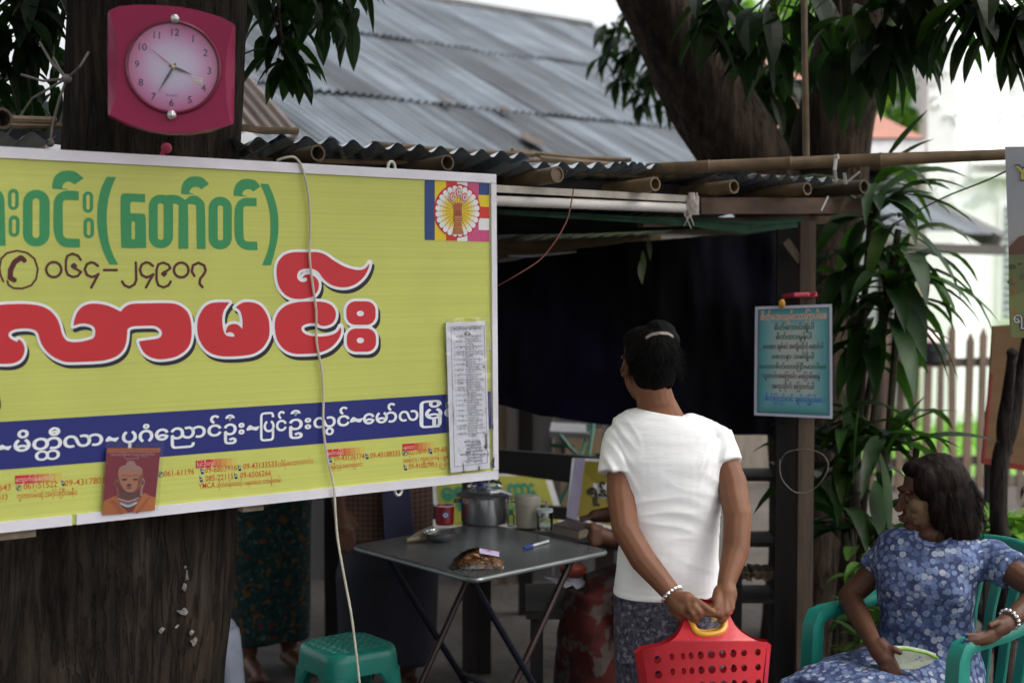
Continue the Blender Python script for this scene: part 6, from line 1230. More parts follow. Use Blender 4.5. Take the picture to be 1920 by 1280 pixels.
ts.loft([sec(1247,773,47,.058,0,.20), sec(1247,782,74,.064,0,.18), sec(1248,796,98,.073,0,.12), sec(1250,820,109,.086,0,.06), sec(1251,860,110,.100), sec(1252,910,103,.104), sec(1254,960,95,.102), sec(1254,1010,93,.103), sec(1252,1060,97,.110), sec(1250,1113,101,.116)], 40, 2.35)
ts.limb([P(1222,800,3.9), P(1190,806,3.9), P(1163,824,3.9)], [.040,.045,.046]); ts.limb([P(1296,800,3.9), P(1318,808,3.9), P(1344,822,3.9)], [.038,.040,.042])
ts.tube([P(1165,815,3.90), P(1161,848,3.885), P(1156,890,3.865)], [.047,.050,.053], 22); ts.tube([P(1343,814,3.90), P(1353,842,3.89), P(1362,870,3.87)], [.045,.045,.046], 22)
def shirt_mat():
    m, t, b = nt('white_cotton'); mp = mapping(t, (1, 1, 3.2)); n = nz(t, mp, 7.5, 5, .55); n2 = nz(t, mapping(t), 420, 2)
    b.inputs['Base Color'].default_value = (.86, .86, .86, 1); b.inputs['Roughness'].default_value = .9; b.inputs['Specular IOR Level'].default_value = .15; b.inputs['Sheen Weight'].default_value = .15
    a = t.nodes.new('ShaderNodeMath'); a.operation = 'MULTIPLY_ADD'; a.inputs[1].default_value = .04; t.links.new(n2.outputs[0], a.inputs[0]); t.links.new(n.outputs[0], a.inputs[2]); bump(t, b, a.outputs[0], .22, .012); return m
def shirt_folds(me):
    me.update(); N_ = [v.normal.copy() for v in me.vertices]; cx_ = P(1251, 900, 3.9).x
    for v, nn_ in zip(me.vertices, N_):
        x, z = v.co.x - cx_, v.co.z; y = v.co.y; a = 0
        wz = max(0, 1 - abs(z - 1.03)/.20); q = Vector((x*5, y*5, z*26 + 5*x*x*8 + x*3)); a += (1 - 2.6*abs(noise.noise(q)))*.0034*wz
        ws = max(0, 1 - abs(abs(x) - .135)/.07)*max(0, 1 - abs(z - 1.17)/.16); q = Vector((x*34 + z*22*(1 if x < 0 else -1), y*9, z*8 + 4)); a += (1 - 2.6*abs(noise.noise(q)))*.0058*ws
        a += noise.noise(Vector((x*11, y*11, z*14)))*.0025
        hem = P(1250, 1113, 3.9).z; a += .0016*max(0, 1 - abs(z - hem - .02)/.003)*(-1)
        v.co += nn_*a
blob(ts, 'shirt', shirt_mat(), wm, .0038, 7, .5, None, 60, shirt_folds)
sk = MB(); sk.loft([sec(1254,1085,98,.108), sec(1256,1120,105,.12), sec(1260,1180,110,.125), sec(1263,1260,110,.125), sec(1265,1400,108,.12), sec(1266,1560,104,.115), sec(1266,1640,102,.11)], 40, 2.2)
def skirt_mat(name, base, accs, sc=22):
    m, t, b = nt(name); mp = mapping(t); n = nz(t, mp, sc, 6, .7); r = ramp(t, n.outputs[0], [(.32, base[0]), (.5, base[1]), (.7, base[2])]); cur = r.outputs[0]
    for i, (c, s_, th) in enumerate(accs):
        nn_ = t.nodes.new('ShaderNodeTexNoise'); nn_.noise_dimensions = '4D'; nn_.inputs['W'].default_value = i*7.3; nn_.inputs['Scale'].default_value = s_; nn_.inputs['Detail'].default_value = 3; t.links.new(mp.outputs[0], nn_.inputs['Vector']); q = ramp(t, nn_.outputs[0], [(th, (0,0,0)), (th + .035, (1,1,1))]); cur = mixc(t, q.outputs[0], cur, c)
    t.links.new(cur, b.inputs['Base Color']); b.inputs['Roughness'].default_value = .8; b.inputs['Specular IOR Level'].default_value = .2; bump(t, b, nz(t, mapping(t, (1,1,.25)), 9, 3).outputs[0], .35, .02); return m
blob(sk, 'skirt', skirt_mat('grey_violet_print', ((.012,.013,.025), (.055,.053,.075), (.15,.145,.17)), [((.17,.16,.20), 55, .58), ((.012,.014,.06), 34, .63), ((.30,.20,.03), 30, .68)], 75), wm, .007, 4, .5, (.008, 7, (1,1,.25), 1))
def bracelet(name, c, ax, r, mt, par, nb=16, br_=.006):
    ax = Vector(ax).normalized(); X = ax.cross(Vector((0,0,1))).normalized(); Y = ax.cross(X); k = MB()
    for i in range(nb): a = 2*math.pi*i/nb; k.ell(c + (X*math.cos(a) + Y*math.sin(a))*r, (br_,)*3, None, 8, 6)
    k.tube([c + (X*math.cos(2*math.pi*i/24) + Y*math.sin(2*math.pi*i/24))*r for i in range(25)], br_*.6, 6); k.build(name, mt, par)
m_silver = mat('silver_links', (.70,.70,.70), .2, .9, .1, 60)
bracelet('bracelet', P(1260,1114,3.702), P(1272,1130,3.685) - P(1225,1072,3.74), .0285, m_silver, wm)
bracelet('red_ring', P(1364,1147,3.652), (0,.2,-1), .0115, mat('red_ring_metal', (.45,.03,.03), .3), wm, 8, .003)

# ---- red basket hanging from her hands
bs = thing('basket', 'red plastic market basket with round holes and yellow lined handles', 'basket', P(1322, 1280, 3.68)); bs.location.z = P(1322, 1420, 3.68).z
m_red = mat('red_plastic', (.47,.015,.026), .36, 0, .13, 9, .05, 35, coat=.1); m_yel = mat('yellow_plastic', (.62,.30,.03), .4, 0, .05)
def basket_wall(u0b, u0t, u1t, u1b, dep, top_fn, holes, name, depb=None):
    """one wall as a curved sheet with round holes, from photo-plane coordinates at its own depth"""
    xs, ys, X, Y = area(min(u0b,u0t) - 8, 1135, max(u1b,u1t) + 8, 1425, 2.2); D_ = sdf_poly(X, Y, [top_fn])
    for (x, y, rx, ry) in holes: D_ = np.maximum(D_, -(np.sqrt(((X-x)/rx)**2 + ((Y-y)/ry)**2) - 1) * min(rx, ry))
    k = MB()
    def f(x, y, o=0.0):
        t = (x - u0t)/(u1t - u0t); bulge = 4*t*(1-t); return P(x, y, dep(t, y) - .055*bulge**.8 + o)
    march(k, D_, xs, ys, lambda x, y: f(x, y)); march(k, D_, xs, ys, lambda x, y: f(x, y, .004)); return k
fo_ = [(1203,1216,1),(1222,1213),(1245,1207),(1264,1196),(1276,1180),(1284,1155,1),(1288,1141),(1300,1133),(1330,1129),(1352,1133),(1364,1145),(1372,1160,1),(1382,1176),(1402,1192),(1422,1201),(1439,1203,1),(1434,1240),(1428,1300),(1420,1420,1),(1232,1420,1),(1216,1300),(1208,1240)]
fo_l = smooth_loop(fo_, 4)
hh = smooth_loop([(1291,1146),(1297,1141),(1315,1138),(1340,1139),(1353,1145),(1358,1155),(1360,1168),(1356,1180),(1342,1187),(1320,1189),(1306,1184),(1298,1168)], 4)
hol = []
for r_, y0 in enumerate((1232, 1260, 1289, 1318, 1347)):
    for x, rx in ((1233,6.5),(1260,4.2),(1281,3.8),(1296,4.4),(1314,5.2),(1334,6.2),(1355,6),(1375,5.3),(1395,5),(1421,4.8)): hol.append((x + r_*.9*((1322-x)/110) + r_*1.2, y0 - (x-1233)*.055 + (4 if x < 1250 else 0), rx*1.12, 7.6 if rx > 5 else 6.6))
depf = lambda t, y: 3.66 - .0002*(y-1200)
def wall(shape, hole, dep, holes, name):
    xs, ys, X, Y = area(1195, 1120, 1445, 1425, 1.7); D_ = sdf_poly(X, Y, [shape]); D_ = np.maximum(D_, -sdf_poly(X, Y, [hole]) )
    for (x, y, rx, ry) in holes: D_ = np.maximum(D_, -(np.sqrt(((X-x)/rx)**2 + ((Y-y)/ry)**2) - 1) * min(rx, ry))
    k = MB(); march(k, D_, xs, ys, lambda x, y: P(x, y, dep(x, y))); march(k, D_, xs, ys, lambda x, y: P(x, y, dep(x, y) + .0035)); return k
front_d = lambda x, y: 3.655 - .055*max(0, 1 - ((x-1322)/118)**2)**.7 - .00012*(y-1200) + .095*max(0, (1200-y)/70)
k = wall(fo_l, hh, front_d, hol, 'f'); k.build('front_wall', m_red, bs, 50)
fo_b = fo_l + np.array([-3, -6]); hb_ = hh + np.array([-2, -5]); back_d = lambda x, y: 3.725 + .05*max(0, 1 - ((x-1322)/118)**2)**.7 - .06*max(0, (1200-y)/70)
k = wall(fo_b, hb_, back_d, [(x - 4, y - 8, rx, ry) for x, y, rx, ry in hol], 'b'); k.build('back_wall', m_red, bs, 50)
for sgn in (0, 1):
    k = MB(); e_ = (lambda y: 1203 + (y-1216)*.14) if not sgn else (lambda y: 1439 - (y-1203)*.088); y0 = 1216 if not sgn else 1203
    def f(a, b, sgn=sgn, e_=e_, y0=y0):
        y = y0 + b*(1420-y0); a_ = P(e_(y), y, front_d(e_(y), y)); b__ = P(e_(y) - 3, y - 6, back_d(e_(y) - 3, y - 6)); out = -.03 if not sgn else .02; return a_*(1-a) + b__*a + Vector((out*math.sin(math.pi*a)*.6, 0, -.012*math.sin(math.pi*a)*(1-b)))
    k.grid(f, 8, 14); k.build('side_wall', m_red, bs, 60)
k = MB(); k.poly([P(1232,1420,3.63), P(1420,1420,3.63), P(1417,1414,3.76), P(1229,1414,3.76)]); k.build('base', m_red, bs, 0)
for nm, hl, dd in (('f', hh, front_d), ('b', hb_, back_d)):
    k = MB(); q = [P(x, y, dd(x, y) - .001) for x, y in hl]; k.tube(q + [q[0]], .0072, 8); k.build('handle_lining', m_yel, bs)

# ---- seated woman in the blue floral dress
sw = thing('person', 'woman in a blue floral dress sitting in the teal armchair with her head turned left', 'person', (1.2, 4.05, 0))
FWD = -CBk; RT = FWD.cross(UPZ).normalized()
def bp(r, f, z): return Vector((1.205, 4.07, 0)) + RT*r + FWD*f + UPZ*z
bd = MB(); hc2 = P(1742, 930, 4.03); Mh2 = frame((-.97, -.02, -.06)); head_pieces(bd, hc2, Mh2, .93)
nb = P(1752, 1010, 4.05)
bd.limb([P(1752,950,4.04), P(1752,985,4.05), nb], [.047,.046,.055], 14)
shR, shL = P(1672,1042,4.13), P(1866,1048,3.985)
FW2 = Vector((-.35,-.94,0)).normalized(); RT2 = FW2.cross(UPZ).normalized()
def bp2(r, f, z): return Vector((1.20, 4.07, 0)) + RT2*r + FW2*f + UPZ*z
bd.limb([shR - UPZ*.02, nb - UPZ*.03, shL - UPZ*.02], [.03,.04,.03]); bd.ell(P(1750,1002,3.985), (.042,.030,.028)); bd.loft([(bp2(0,.02,.92), RT2*.12, FW2*.065), (bp2(0,.02,.85), RT2*.13, FW2*.08), (bp2(0,.0,.70), RT2*.115, FW2*.08), (bp(0,0,.58), RT*.13, FWD*.09), (bp(0,0,.50), RT*.15, FWD*.10)])
elR, wrR = P(1592,1118,4.14), P(1637,1203,3.88); elL, wrL = P(1955,1112,3.84), P(1893,1162,3.76)
bd.limb([shR, (shR+elR)/2, elR], [.044,.038,.033]); bd.limb([elR, (elR*.6+wrR*.4), wrR], [.033,.033,.023]); bd.limb([shL, (shL+elL)/2, elL], [.044,.038,.033]); bd.limb([elL, elL*.6+wrL*.4, wrL], [.033,.032,.023])
for s in (-1, 1):
    hp = bp(s*.085, .0, .50); kn_ = bp(s*.10, .40, .50); an_ = bp(s*.09, .40, .08); bd.limb([hp, kn_, an_], [.08,.058,.036]); bd.limb([an_ - UPZ*.04, bp(s*.10, .48, .025), bp(s*.11, .56, .02)], [.034,.03,.02])
# right hand closed over the purse
bd.limb(F_((1637,1203,3.88),(1648,1219,3.86),(1658,1232,3.84)), [.023,.028,.025]); bd.limb(F_((1652,1208,3.86),(1664,1222,3.84)), [.02,.02])
fingers(bd, [(F_((1660,1214,3.845),(1676,1216,3.825),(1687,1222,3.815)), .0105), (F_((1664,1222,3.84),(1676,1240,3.82),(1684,1256,3.815),(1689,1264,3.82)), .0105), (F_((1660,1230,3.84),(1670,1248,3.82),(1679,1261,3.815),(1686,1267,3.82)), .0105), (F_((1654,1236,3.84),(1663,1253,3.822),(1674,1264,3.815),(1682,1268,3.82)), .010), (F_((1648,1238,3.845),(1655,1252,3.83),(1664,1262,3.825)), .009)])
# left hand resting along the arm
bd.limb(F_((1893,1162,3.76),(1880,1172,3.745),(1866,1180,3.735)), [.023,.026,.023])
fingers(bd, [(F_((1866,1176,3.73),(1848,1186,3.715),(1830,1190,3.705),(1812,1190,3.70)), .0100), (F_((1866,1182,3.725),(1850,1192,3.71),(1832,1198,3.70),(1814,1200,3.698)), .0100), (F_((1868,1188,3.725),(1850,1199,3.71),(1830,1204,3.70),(1812,1207,3.70)), .0098), (F_((1872,1192,3.73),(1856,1202,3.715),(1840,1206,3.71)), .009), (F_((1880,1168,3.74),(1868,1166,3.72),(1856,1172,3.708)), .0105)])
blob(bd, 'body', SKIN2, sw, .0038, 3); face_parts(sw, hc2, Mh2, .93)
w = lambda x, y, z: hc2 + Mh2 @ Vector((x, y, z))
k = MB(); bdm = [o for o in sw.children if o.name.startswith('body')][0].data; og = Vector(sw.location); Mi = Mh2.transposed()
for sg in (-1, 1):
    for p_ in bdm.polygons:
        l = Mi @ (p_.center + og - hc2); q_ = ((l.y - .040)/.036)**2 + ((l.z + .032)/.040)**2 + .25*noise.noise(p_.center*90)
        if l.x*sg > .022 and q_ < 1.0: k.poly([bdm.vertices[i].co + og + bdm.vertices[i].normal*.0009 for i in p_.vertices])
k.build('face_paste', mat('pale_yellow_paste', (.135,.080,.040), .9, 0, .3, 60), sw)
hr = MB()
for p, r in (((0,-.028,.040),(.082,.092,.085)),((0,-.05,-.02),(.085,.085,.10)),((-.035,-.055,-.07),(.05,.07,.075)),((.035,-.065,-.07),(.05,.07,.075)),((0,-.085,-.085),(.075,.055,.07)),((0,.012,.080),(.064,.062,.030)),((-.052,.018,.042),(.026,.044,.050)),((-.062,-.012,-.03),(.026,.036,.065)),((.062,-.012,-.03),(.026,.036,.065))): hr.ell(w(*p), tuple(q*.98 for q in r), Mh2, 20, 12)
def hair2():
    m, t, b = nt('brown_tipped_hair'); mp = mapping(t, (1,1,.12)); n = nz(t, mp, 150, 4); r = ramp(t, n.outputs[0], [(.35,(.002,.001,.0007)),(.7,(.012,.0046,.0026))]); t.links.new(r.outputs[0], b.inputs['Base Color']); b.inputs['Roughness'].default_value = .6; b.inputs['Specular IOR Level'].default_value = .10; bump(t, b, n.outputs[0], .6, .004); return m
H2 = hair2(); blob(hr, 'hair', H2, sw, .005, 4, .5, (.004, 60, (1,1,.2)))
hs_ = MB(); rng = random.Random(41)
for _ in range(1500):
    a = rng.uniform(-2.0, 2.0); el = rng.uniform(-.9, .8); d0 = Vector((math.sin(a)*math.cos(el), -math.cos(a)*math.cos(el), math.sin(el))); p0 = hc2 + Mh2 @ Vector((d0.x*.082, d0.y*.105 - .035, d0.z*.10 - .005)); nn_ = Mh2 @ d0
    p1 = p0 + nn_*rng.uniform(.002,.012) + Vector((rng.uniform(-.01,.01), rng.uniform(-.01,.01), -.03)); p2 = p1 + nn_*rng.uniform(0,.012) + Vector((rng.uniform(-.012,.012), 0, -.035)); hs_.tube([p0 - nn_*.006, p1, p2], [.0006,.0006,.0003], 3)
hs_.build('loose_hair', H2, sw)
dr = MB()
dr.loft([(bp2(0,.02,.948), RT2*.085, FW2*.058), (bp2(0,.03,.93), RT2*.135, FW2*.074), (bp2(0,.035,.895), RT2*.152, FW2*.088), (bp2(0,.04,.845), RT2*.152, FW2*.108), (bp2(0,.035,.79), RT2*.142, FW2*.112), (bp2(0,.02,.70), RT2*.130, FW2*.102), (bp2(0,.015,.62), (RT2+RT)*.075, (FW2+FWD)*.059), (bp(0,.02,.54), RT*.175, FWD*.14), (bp(0,.02,.45), RT*.18, FWD*.14)], 40, 2.3)
dr.tube([shR + (shL-shR)*.10 - UPZ*.005, shR, shR*.55 + elR*.45 + UPZ*.0], [.056,.056,.058], 22); dr.tube([shL + (shR-shL)*.10, shL, shL*.62 + elL*.38], [.056,.056,.058], 22); dr.ell(shR, .056); dr.ell(shL, .056); cs_ = (shR + shL)/2 + Vector((0,0,-.022)); dr.limb([shR - UPZ*.006, shR*.45 + cs_*.55, cs_, shL*.45 + cs_*.55, shL - UPZ*.006], [.056,.056,.05,.056,.056])
for s in (-1, 1): dr.ell(bp2(s*.065, .092, .80), (.062,.06,.062))
dr.loft([(bp(0,.06,.53), RT*.18, UPZ*.085), (bp(0,.20,.52), RT*.19, UPZ*.090), (bp(0,.36,.51), RT*.19, UPZ*.085), (bp(0,.44,.49), RT*.185, UPZ*.075)], 36, 2.4); dr.loft([(bp(0,.40,.54), RT*.18, FWD*.08), (bp(0,.43,.40), RT*.19, FWD*.09), (bp(0,.44,.15), RT*.20, FWD*.09)], 36, 2.4)
def dress_mat():
    m, t, b = nt('blue_floral_cotton'); mp = mapping(t); v = t.nodes.new('ShaderNodeTexVoronoi'); v.inputs['Scale'].default_value = 60; t.links.new(mp.outputs[0], v.inputs['Vector'])
    sp_ = t.nodes.new('ShaderNodeSeparateColor'); t.links.new(v.outputs['Color'], sp_.inputs[0]); cr = ramp(t, sp_.outputs[0], [(.0,(.085,.115,.21)),(.30,(.13,.17,.29)),(.55,(.175,.225,.34)),(.84,(.36,.385,.44))]); cr.color_ramp.interpolation = 'CONSTANT'
    ed = ramp(t, v.outputs['Distance'], [(.12,(1,1,1)),(.17,(.62,.68,.82)),(.30,(.80,.84,.92)),(.44,(.95,.96,1)),(.5,(.7,.75,.85))]); k_ = ramp(t, v.outputs['Distance'], [(.56,(0,0,0)),(.62,(1,1,1))])
    mm = t.nodes.new('ShaderNodeMix'); mm.data_type = 'RGBA'; mm.blend_type = 'MULTIPLY'; mm.inputs[0].default_value = .8; t.links.new(cr.outputs[0], mm.inputs[6]); t.links.new(ed.outputs[0], mm.inputs[7])
    t.links.new(mixc(t, k_.outputs[0], mm.outputs[2], (.045,.058,.13)), b.inputs['Base Color']); b.inputs['Roughness'].default_value = .85; b.inputs['Specular IOR Level'].default_value = .15; bump(t, b, nz(t, mapping(t), 13, 4).outputs[0], .45, .02); return m
DM = dress_mat(); blob(dr, 'dress', DM, sw, .006, 4, .5, (.013, 10, (1,1,1.4), 5))
k = MB()  # neckline ruffle
rv = [P(1714,994,3.968), P(1718,1010,3.955), P(1734,1021,3.951), P(1752,1023,3.951), P(1770,1019,3.953), P(1784,1008,3.960)]
k.tube(rv, [.0045]*6, 7); k.build('neck_trim', DM, sw)
bracelet('bracelet', P(1893,1160,3.76), wrL - elL, .027, m_silver, sw, 14, .006)
k = MB()
for u, v in ((1812,1190),(1814,1200),(1812,1207)): k.ell(P(u - 3, v - 1, 3.692), (.006,.004,.005), None, 8, 6)
k.build('nail_polish', mat('blue_polish', (.02,.05,.20), .2), sw)
pu = thing('purse', 'long pale floral purse with a lime green zip in the seated woman hand', 'purse', P(1715, 1240, 3.82)); k = MB()
pf_ = [P(*q) for q in ((1672,1219,3.835),(1700,1219,3.825),(1735,1226,3.812),(1757,1234,3.80),(1740,1245,3.80),(1715,1254,3.805),(1690,1253,3.815),(1678,1245,3.825))]; k.slab(pf_, (.003,.022,.008)); k.build('pouch', skirt_mat('pale_floral_cloth', ((.30,.34,.27),(.36,.39,.31),(.42,.44,.36)), [((.16,.14,.36), 60, .64), ((.12,.28,.16), 70, .66)], 40), pu, 0)
k = MB(); k.tube([P(1670,1217,3.84), P(1702,1216.5,3.828), P(1737,1224,3.814), P(1759,1233,3.80)], .0042, 6); k.build('zip', mat('lime_zip', (.16,.36,.03), .5), pu)

# ---- people standing behind the sign
def standing(name_label, x, y, ht, face, cloth_top, cloth_low, wtop, wlow, waist, skin, hands, flare=1.0, top_hem=None, skirt_pts=None):
    t = thing('person', name_label, 'person', (x, y, 0)); fw = Vector(face).normalized(); rt = fw.cross(UPZ).normalized()
    q = lambda r, f, z: Vector((x, y, 0)) + rt*r + fw*f + UPZ*z
    b = MB(); hcc = q(0, .02, ht - .115); Mm = frame(fw); head_pieces(b, hcc, Mm); b.limb([q(0,0,ht-.19), q(0,-.01,ht-.26)], [.055,.06]); sz = ht - .31
    b.limb([q(-wtop*.9,0,sz), q(0,-.01,sz+.03), q(wtop*.9,0,sz)], [.05,.06,.05]); b.loft([(q(0,0,sz+.02), rt*.14, fw*.08), (q(0,0,sz-.2), rt*.14, fw*.09), (q(0,0,waist), rt*.13, fw*.09), (q(0,0,waist-.15), rt*.15, fw*.10)])
    for s in (-1, 1):
        b.limb([q(s*.085,0,waist-.1), q(s*.09,.01,.48), q(s*.09,-.01,.09)], [.08,.058,.038]); b.limb([q(s*.09,-.03,.045), q(s*.10,.09,.032), q(s*.11,.17,.022)], [.036,.034,.024])
        for i in range(5): b.limb([q(s*.11 + (i-2)*.016, .165, .018), q(s*.115 + (i-2)*.018, .20 - abs(i-1)*.006, .014)], [.010,.008], 6)
    for s, (el, wr, ft) in zip((-1, 1), hands):
        sh_ = q(s*wtop, 0, sz); b.limb([sh_, Vector(el)], [.048,.038]); b.limb([Vector(el), Vector(wr)], [.038,.025]); d = (Vector(ft) - Vector(wr)); sd = d.cross(Vector((0,1,0))).normalized()
        b.limb([Vector(wr), Vector(wr) + d*.45], [.026,.032])
        for i in range(4): b.limb([Vector(wr) + d*.45 + sd*(i-1.5)*.017, Vector(wr) + d*.75 + sd*(i-1.5)*.019 + Vector((0,-.01,0)), Vector(wr) + d*(1.0 - .05*abs(i-1)) + sd*(i-1.5)*.017], [.011,.010,.008], 7)
        b.limb([Vector(wr) + d*.2 + sd*.03, Vector(wr) + d*.5 + sd*.048], [.013,.010], 7)
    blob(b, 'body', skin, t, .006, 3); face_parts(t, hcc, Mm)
    h = MB(); ww = lambda a, c, d: hcc + Mm @ Vector((a, c, d)); h.ell(ww(0,-.03,.045), (.081,.088,.082), Mm, 18, 11); h.ell(ww(0,-.055,-.01), (.072,.06,.07), Mm, 18, 11); blob(h, 'hair', HAIR, t, .006, 3)
    th_ = top_hem if top_hem else waist - .12; m = MB(); m.loft([(q(0,0,sz+.055), rt*.09, fw*.07), (q(0,0,sz+.03), rt*(wtop*.85), fw*.085), (q(0,0,sz-.08), rt*(wtop*1.0), fw*.12), (q(0,0,waist), rt*(wtop*.98), fw*.125), (q(0,0,th_), rt*(wtop*1.02), fw*.13)], 32, 2.4)
    for s, (el, wr, ft) in zip((-1, 1), hands): sh_ = q(s*wtop, 0, sz); m.tube([sh_, sh_*.3 + Vector(el)*.7], [.06,.058], 18); m.ell(sh_, .06)
    blob(m, 'shirt', cloth_top, t, .008, 4, .5, (.012, 8, (1,1,.5), 2))
    m = MB(); m.loft([(q(0,0,th_+.06), rt*wtop*.9, fw*.115), (q(0,0,th_-.1), rt*wlow, fw*.14), (q(0,0,.5), rt*wlow*flare, fw*.13), (q(0,0,.13), rt*wlow*flare*.92, fw*.125)], 32, 2.3); blob(m, 'longyi', cloth_low, t, .008, 4, .5, (.018, 6, (1,1,.2), 7)); return t, q
def check_mat():
    m, t, b = nt('brown_check'); mp = mapping(t); cols = []
    for d in ('X', 'Z'):
        w_ = t.nodes.new('ShaderNodeTexWave'); w_.bands_direction = d; w_.inputs['Scale'].default_value = 16; t.links.new(mp.outputs[0], w_.inputs[0]); cols.append(ramp(t, w_.outputs[0], [(.25,(.035,.02,.016)),(.6,(.13,.062,.042))]).outputs[0])
    t.links.new(mixc(t, .5, cols[0], cols[1]), b.inputs['Base Color']); b.inputs['Roughness'].default_value = .85; return m
mp_ = P(722, 1000, 5.55); hl, hrr = P(648,1000,5.35), P(788,940,5.7)
man, mq = standing('man in a brown checked shirt and navy longyi standing between sign and table', mp_.x, 5.62, 1.66, (.45,-.89,0), check_mat(), mat('navy_longyi', (.004,.0045,.013), .75, 0, .3, 3, .4, 20, (3,3,.3)), .185, .20, 1.0, SKIN2,
    ((P(628,880,5.5), P(636,950,5.38), P(655,1035,5.3)), (P(800,830,5.72), P(792,915,5.68), P(780,975,5.62))), 1.08, .64)
k = MB(); k.slab([P(716,915,5.42), P(768,910,5.45), P(778,1022,5.42), P(722,1026,5.39)], (0,.03,0)); k.build('inner_cloth', mat('navy_cloth', (.022,.022,.06), .8, 0, .3, 6), man, 0)
wg = P(505, 1100, 6.0)
standing('woman in a dark green longyi with orange flowers standing behind the trunk', wg.x, 6.0, 1.56, (.5,-.86,0), mat('dark_blouse', (.012,.014,.03), .8), skirt_mat('green_orange_print', ((.003,.010,.010),(.006,.024,.024),(.02,.055,.052)), [((.09,.045,.012), 30, .58), ((.08,.018,.012), 34, .62), ((.05,.09,.085), 44, .63)], 40), .17, .185, .95, SKIN2,
    ((wg + Vector((-.26,.0,.68)), wg + Vector((-.12,-.16,.74)), wg + Vector((-.02,-.20,.80))), (wg + Vector((.26,.05,.68)), wg + Vector((.12,-.16,.74)), wg + Vector((.02,-.2,.80)))), 1.0, .86)
# ---- person sitting at the right side of the table, mostly hidden by the white shirt
sp3 = thing('person', 'person in a red and white wrap sitting at the table behind the white T-shirt', 'person', (.50, 5.0, 0))
b = MB(); hcc = Vector((.56, 5.08, 1.06)); Mm = frame((-1,-.1,-.2)); head_pieces(b, hcc, Mm, .95); b.limb([hcc - UPZ*.08, Vector((.56,5.10,.96))], [.05,.055]); b.loft([(Vector((.55,5.1,.99)), Vector((0,.15,0)), Vector((.08,0,0))), (Vector((.56,5.1,.75)), Vector((0,.14,0)), Vector((.09,0,0))), (Vector((.56,5.1,.45)), Vector((0,.17,0)), Vector((.11,0,0)))])
wr = P(1150,1012,4.9); b.limb([Vector((.54,4.97,.97)), Vector((.50,4.87,.80)), wr], [.046,.036,.026]); b.limb([wr, P(1128,1004,4.9), P(1118,1000,4.9)], [.026,.030,.026])
for i, (u, v) in enumerate(((1108,992),(1104,1002),(1106,1012),(1110,1021))): b.limb([P(1122,994+i*8,4.88), P(1110,990+i*9,4.86), P(u,v+4,4.87)], [.012,.011,.010], 7)
b.limb([P(1126,990,4.9), P(1112,984,4.88), P(1100,986,4.88)], [.013,.012,.010], 7)
b.limb([Vector((.54,5.23,.97)), Vector((.48,5.25,.80)), Vector((.36,5.18,.80))], [.046,.036,.026]); b.limb([Vector((.36,5.18,.80)), Vector((.30,5.15,.80))], [.03,.024])
for i in range(4): b.limb([Vector((.30,5.13+i*.014,.80)), Vector((.25,5.12+i*.016,.79))], [.010,.008], 6)
for s in (0, 1): b.limb([Vector((.54,4.98+s*.2,.46)), Vector((.27,4.95+s*.2,.50)), Vector((.30,4.95+s*.2,.08))], [.08,.058,.038]); b.limb([Vector((.30,4.95+s*.2,.045)), Vector((.20,4.95+s*.2,.03)), Vector((.13,4.95+s*.2,.022))], [.036,.034,.024])
blob(b, 'body', SKIN2, sp3, .006, 3); face_parts(sp3, hcc, Mm, .95); h = MB(); h.ell(hcc + Vector((.03,0,.045)), (.085,.08,.082)); h.ell(hcc + Vector((.055,0,-.01)), (.06,.07,.07)); blob(h, 'hair', HAIR, sp3, .006, 3)
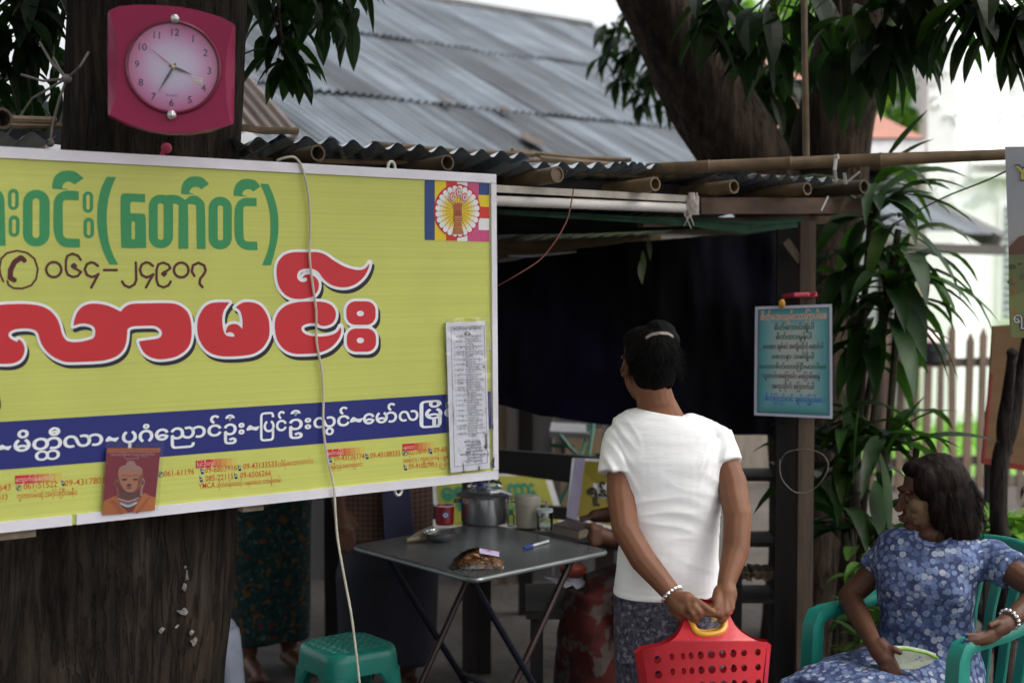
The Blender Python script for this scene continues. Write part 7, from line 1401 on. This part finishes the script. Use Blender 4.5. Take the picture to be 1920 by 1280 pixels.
m = MB(); m.loft([(Vector((.56,5.1,.97)), Vector((0,.12,0)), Vector((.08,0,0))), (Vector((.55,5.1,.93)), Vector((0,.165,0)), Vector((.11,0,0))), (Vector((.56,5.1,.5)), Vector((0,.17,0)), Vector((.13,0,0)))], 28, 2.3); m.tube([Vector((.545,4.98,.96)), Vector((.515,4.90,.85))], [.06,.058], 16); m.tube([Vector((.545,5.22,.96)), Vector((.50,5.245,.85))], [.06,.058], 16); blob(m, 'shirt', mat('dark_plum_shirt', (.04,.02,.03), .85), sp3, .008, 4, .5, (.01, 9, (1,1,1), 1))
m = MB(); m.loft([(Vector((.60,5.05,.50)), Vector((0,.17,0)), Vector((0,0,.11))), (Vector((.42,5.05,.53)), Vector((0,.19,0)), Vector((0,0,.11))), (Vector((.26,5.05,.51)), Vector((0,.18,0)), Vector((0,0,.09)))], 28, 2.3); m.loft([(Vector((.29,5.05,.56)), Vector((.085,0,0)), Vector((0,.18,0))), (Vector((.27,5.05,.40)), Vector((.11,0,0)), Vector((0,.20,0))), (Vector((.29,5.05,.12)), Vector((.14,0,0)), Vector((0,.20,0)))], 28, 2.3)
blob(m, 'wrap', skirt_mat('red_white_wrap', ((.032,.024,.019),(.05,.039,.033),(.075,.062,.054)), [((.040,.004,.003), 16, .47), ((.02,.004,.003), 21, .55)], 12), sp3, .008, 4, .5, (.02, 9, (1,1,.6), 3))
sb = thing('plastic_stool', 'dark plastic stool hidden under the person in the red and white wrap', 'stool', (.57, 5.07, 0)); k = MB(); k.lathe([(.15,.36),(.16,.38),(.15,.395),(.0,.395)], (.57,5.07,0), 20); k.build('seat', m_dark, sb)
for s in (-1, 1):
    for q in (-1, 1): k = MB(); k.tube([(.57+s*.10,5.07+q*.10,.37), (.57+s*.13,5.07+q*.13,0)], .018, 8); k.build('leg', m_dark, sb)
# ================================================================ kinds that repeat share a group
GRP = {'plastic_stool': 'plastic stools at the stall', 'wire': 'wires hanging about the stall', 'person': 'people at the tea stall', 'tree': 'trees round the stall', 'awning': 'dark awning cloths under the roof', 'bench': 'dark benches in the stall', 'bamboo_pole': 'bamboo poles'}
for o in list(SC.objects):
    if o.parent is None and o.name.split('.')[0] in GRP and 'label' in o: o['group'] = GRP[o.name.split('.')[0]]
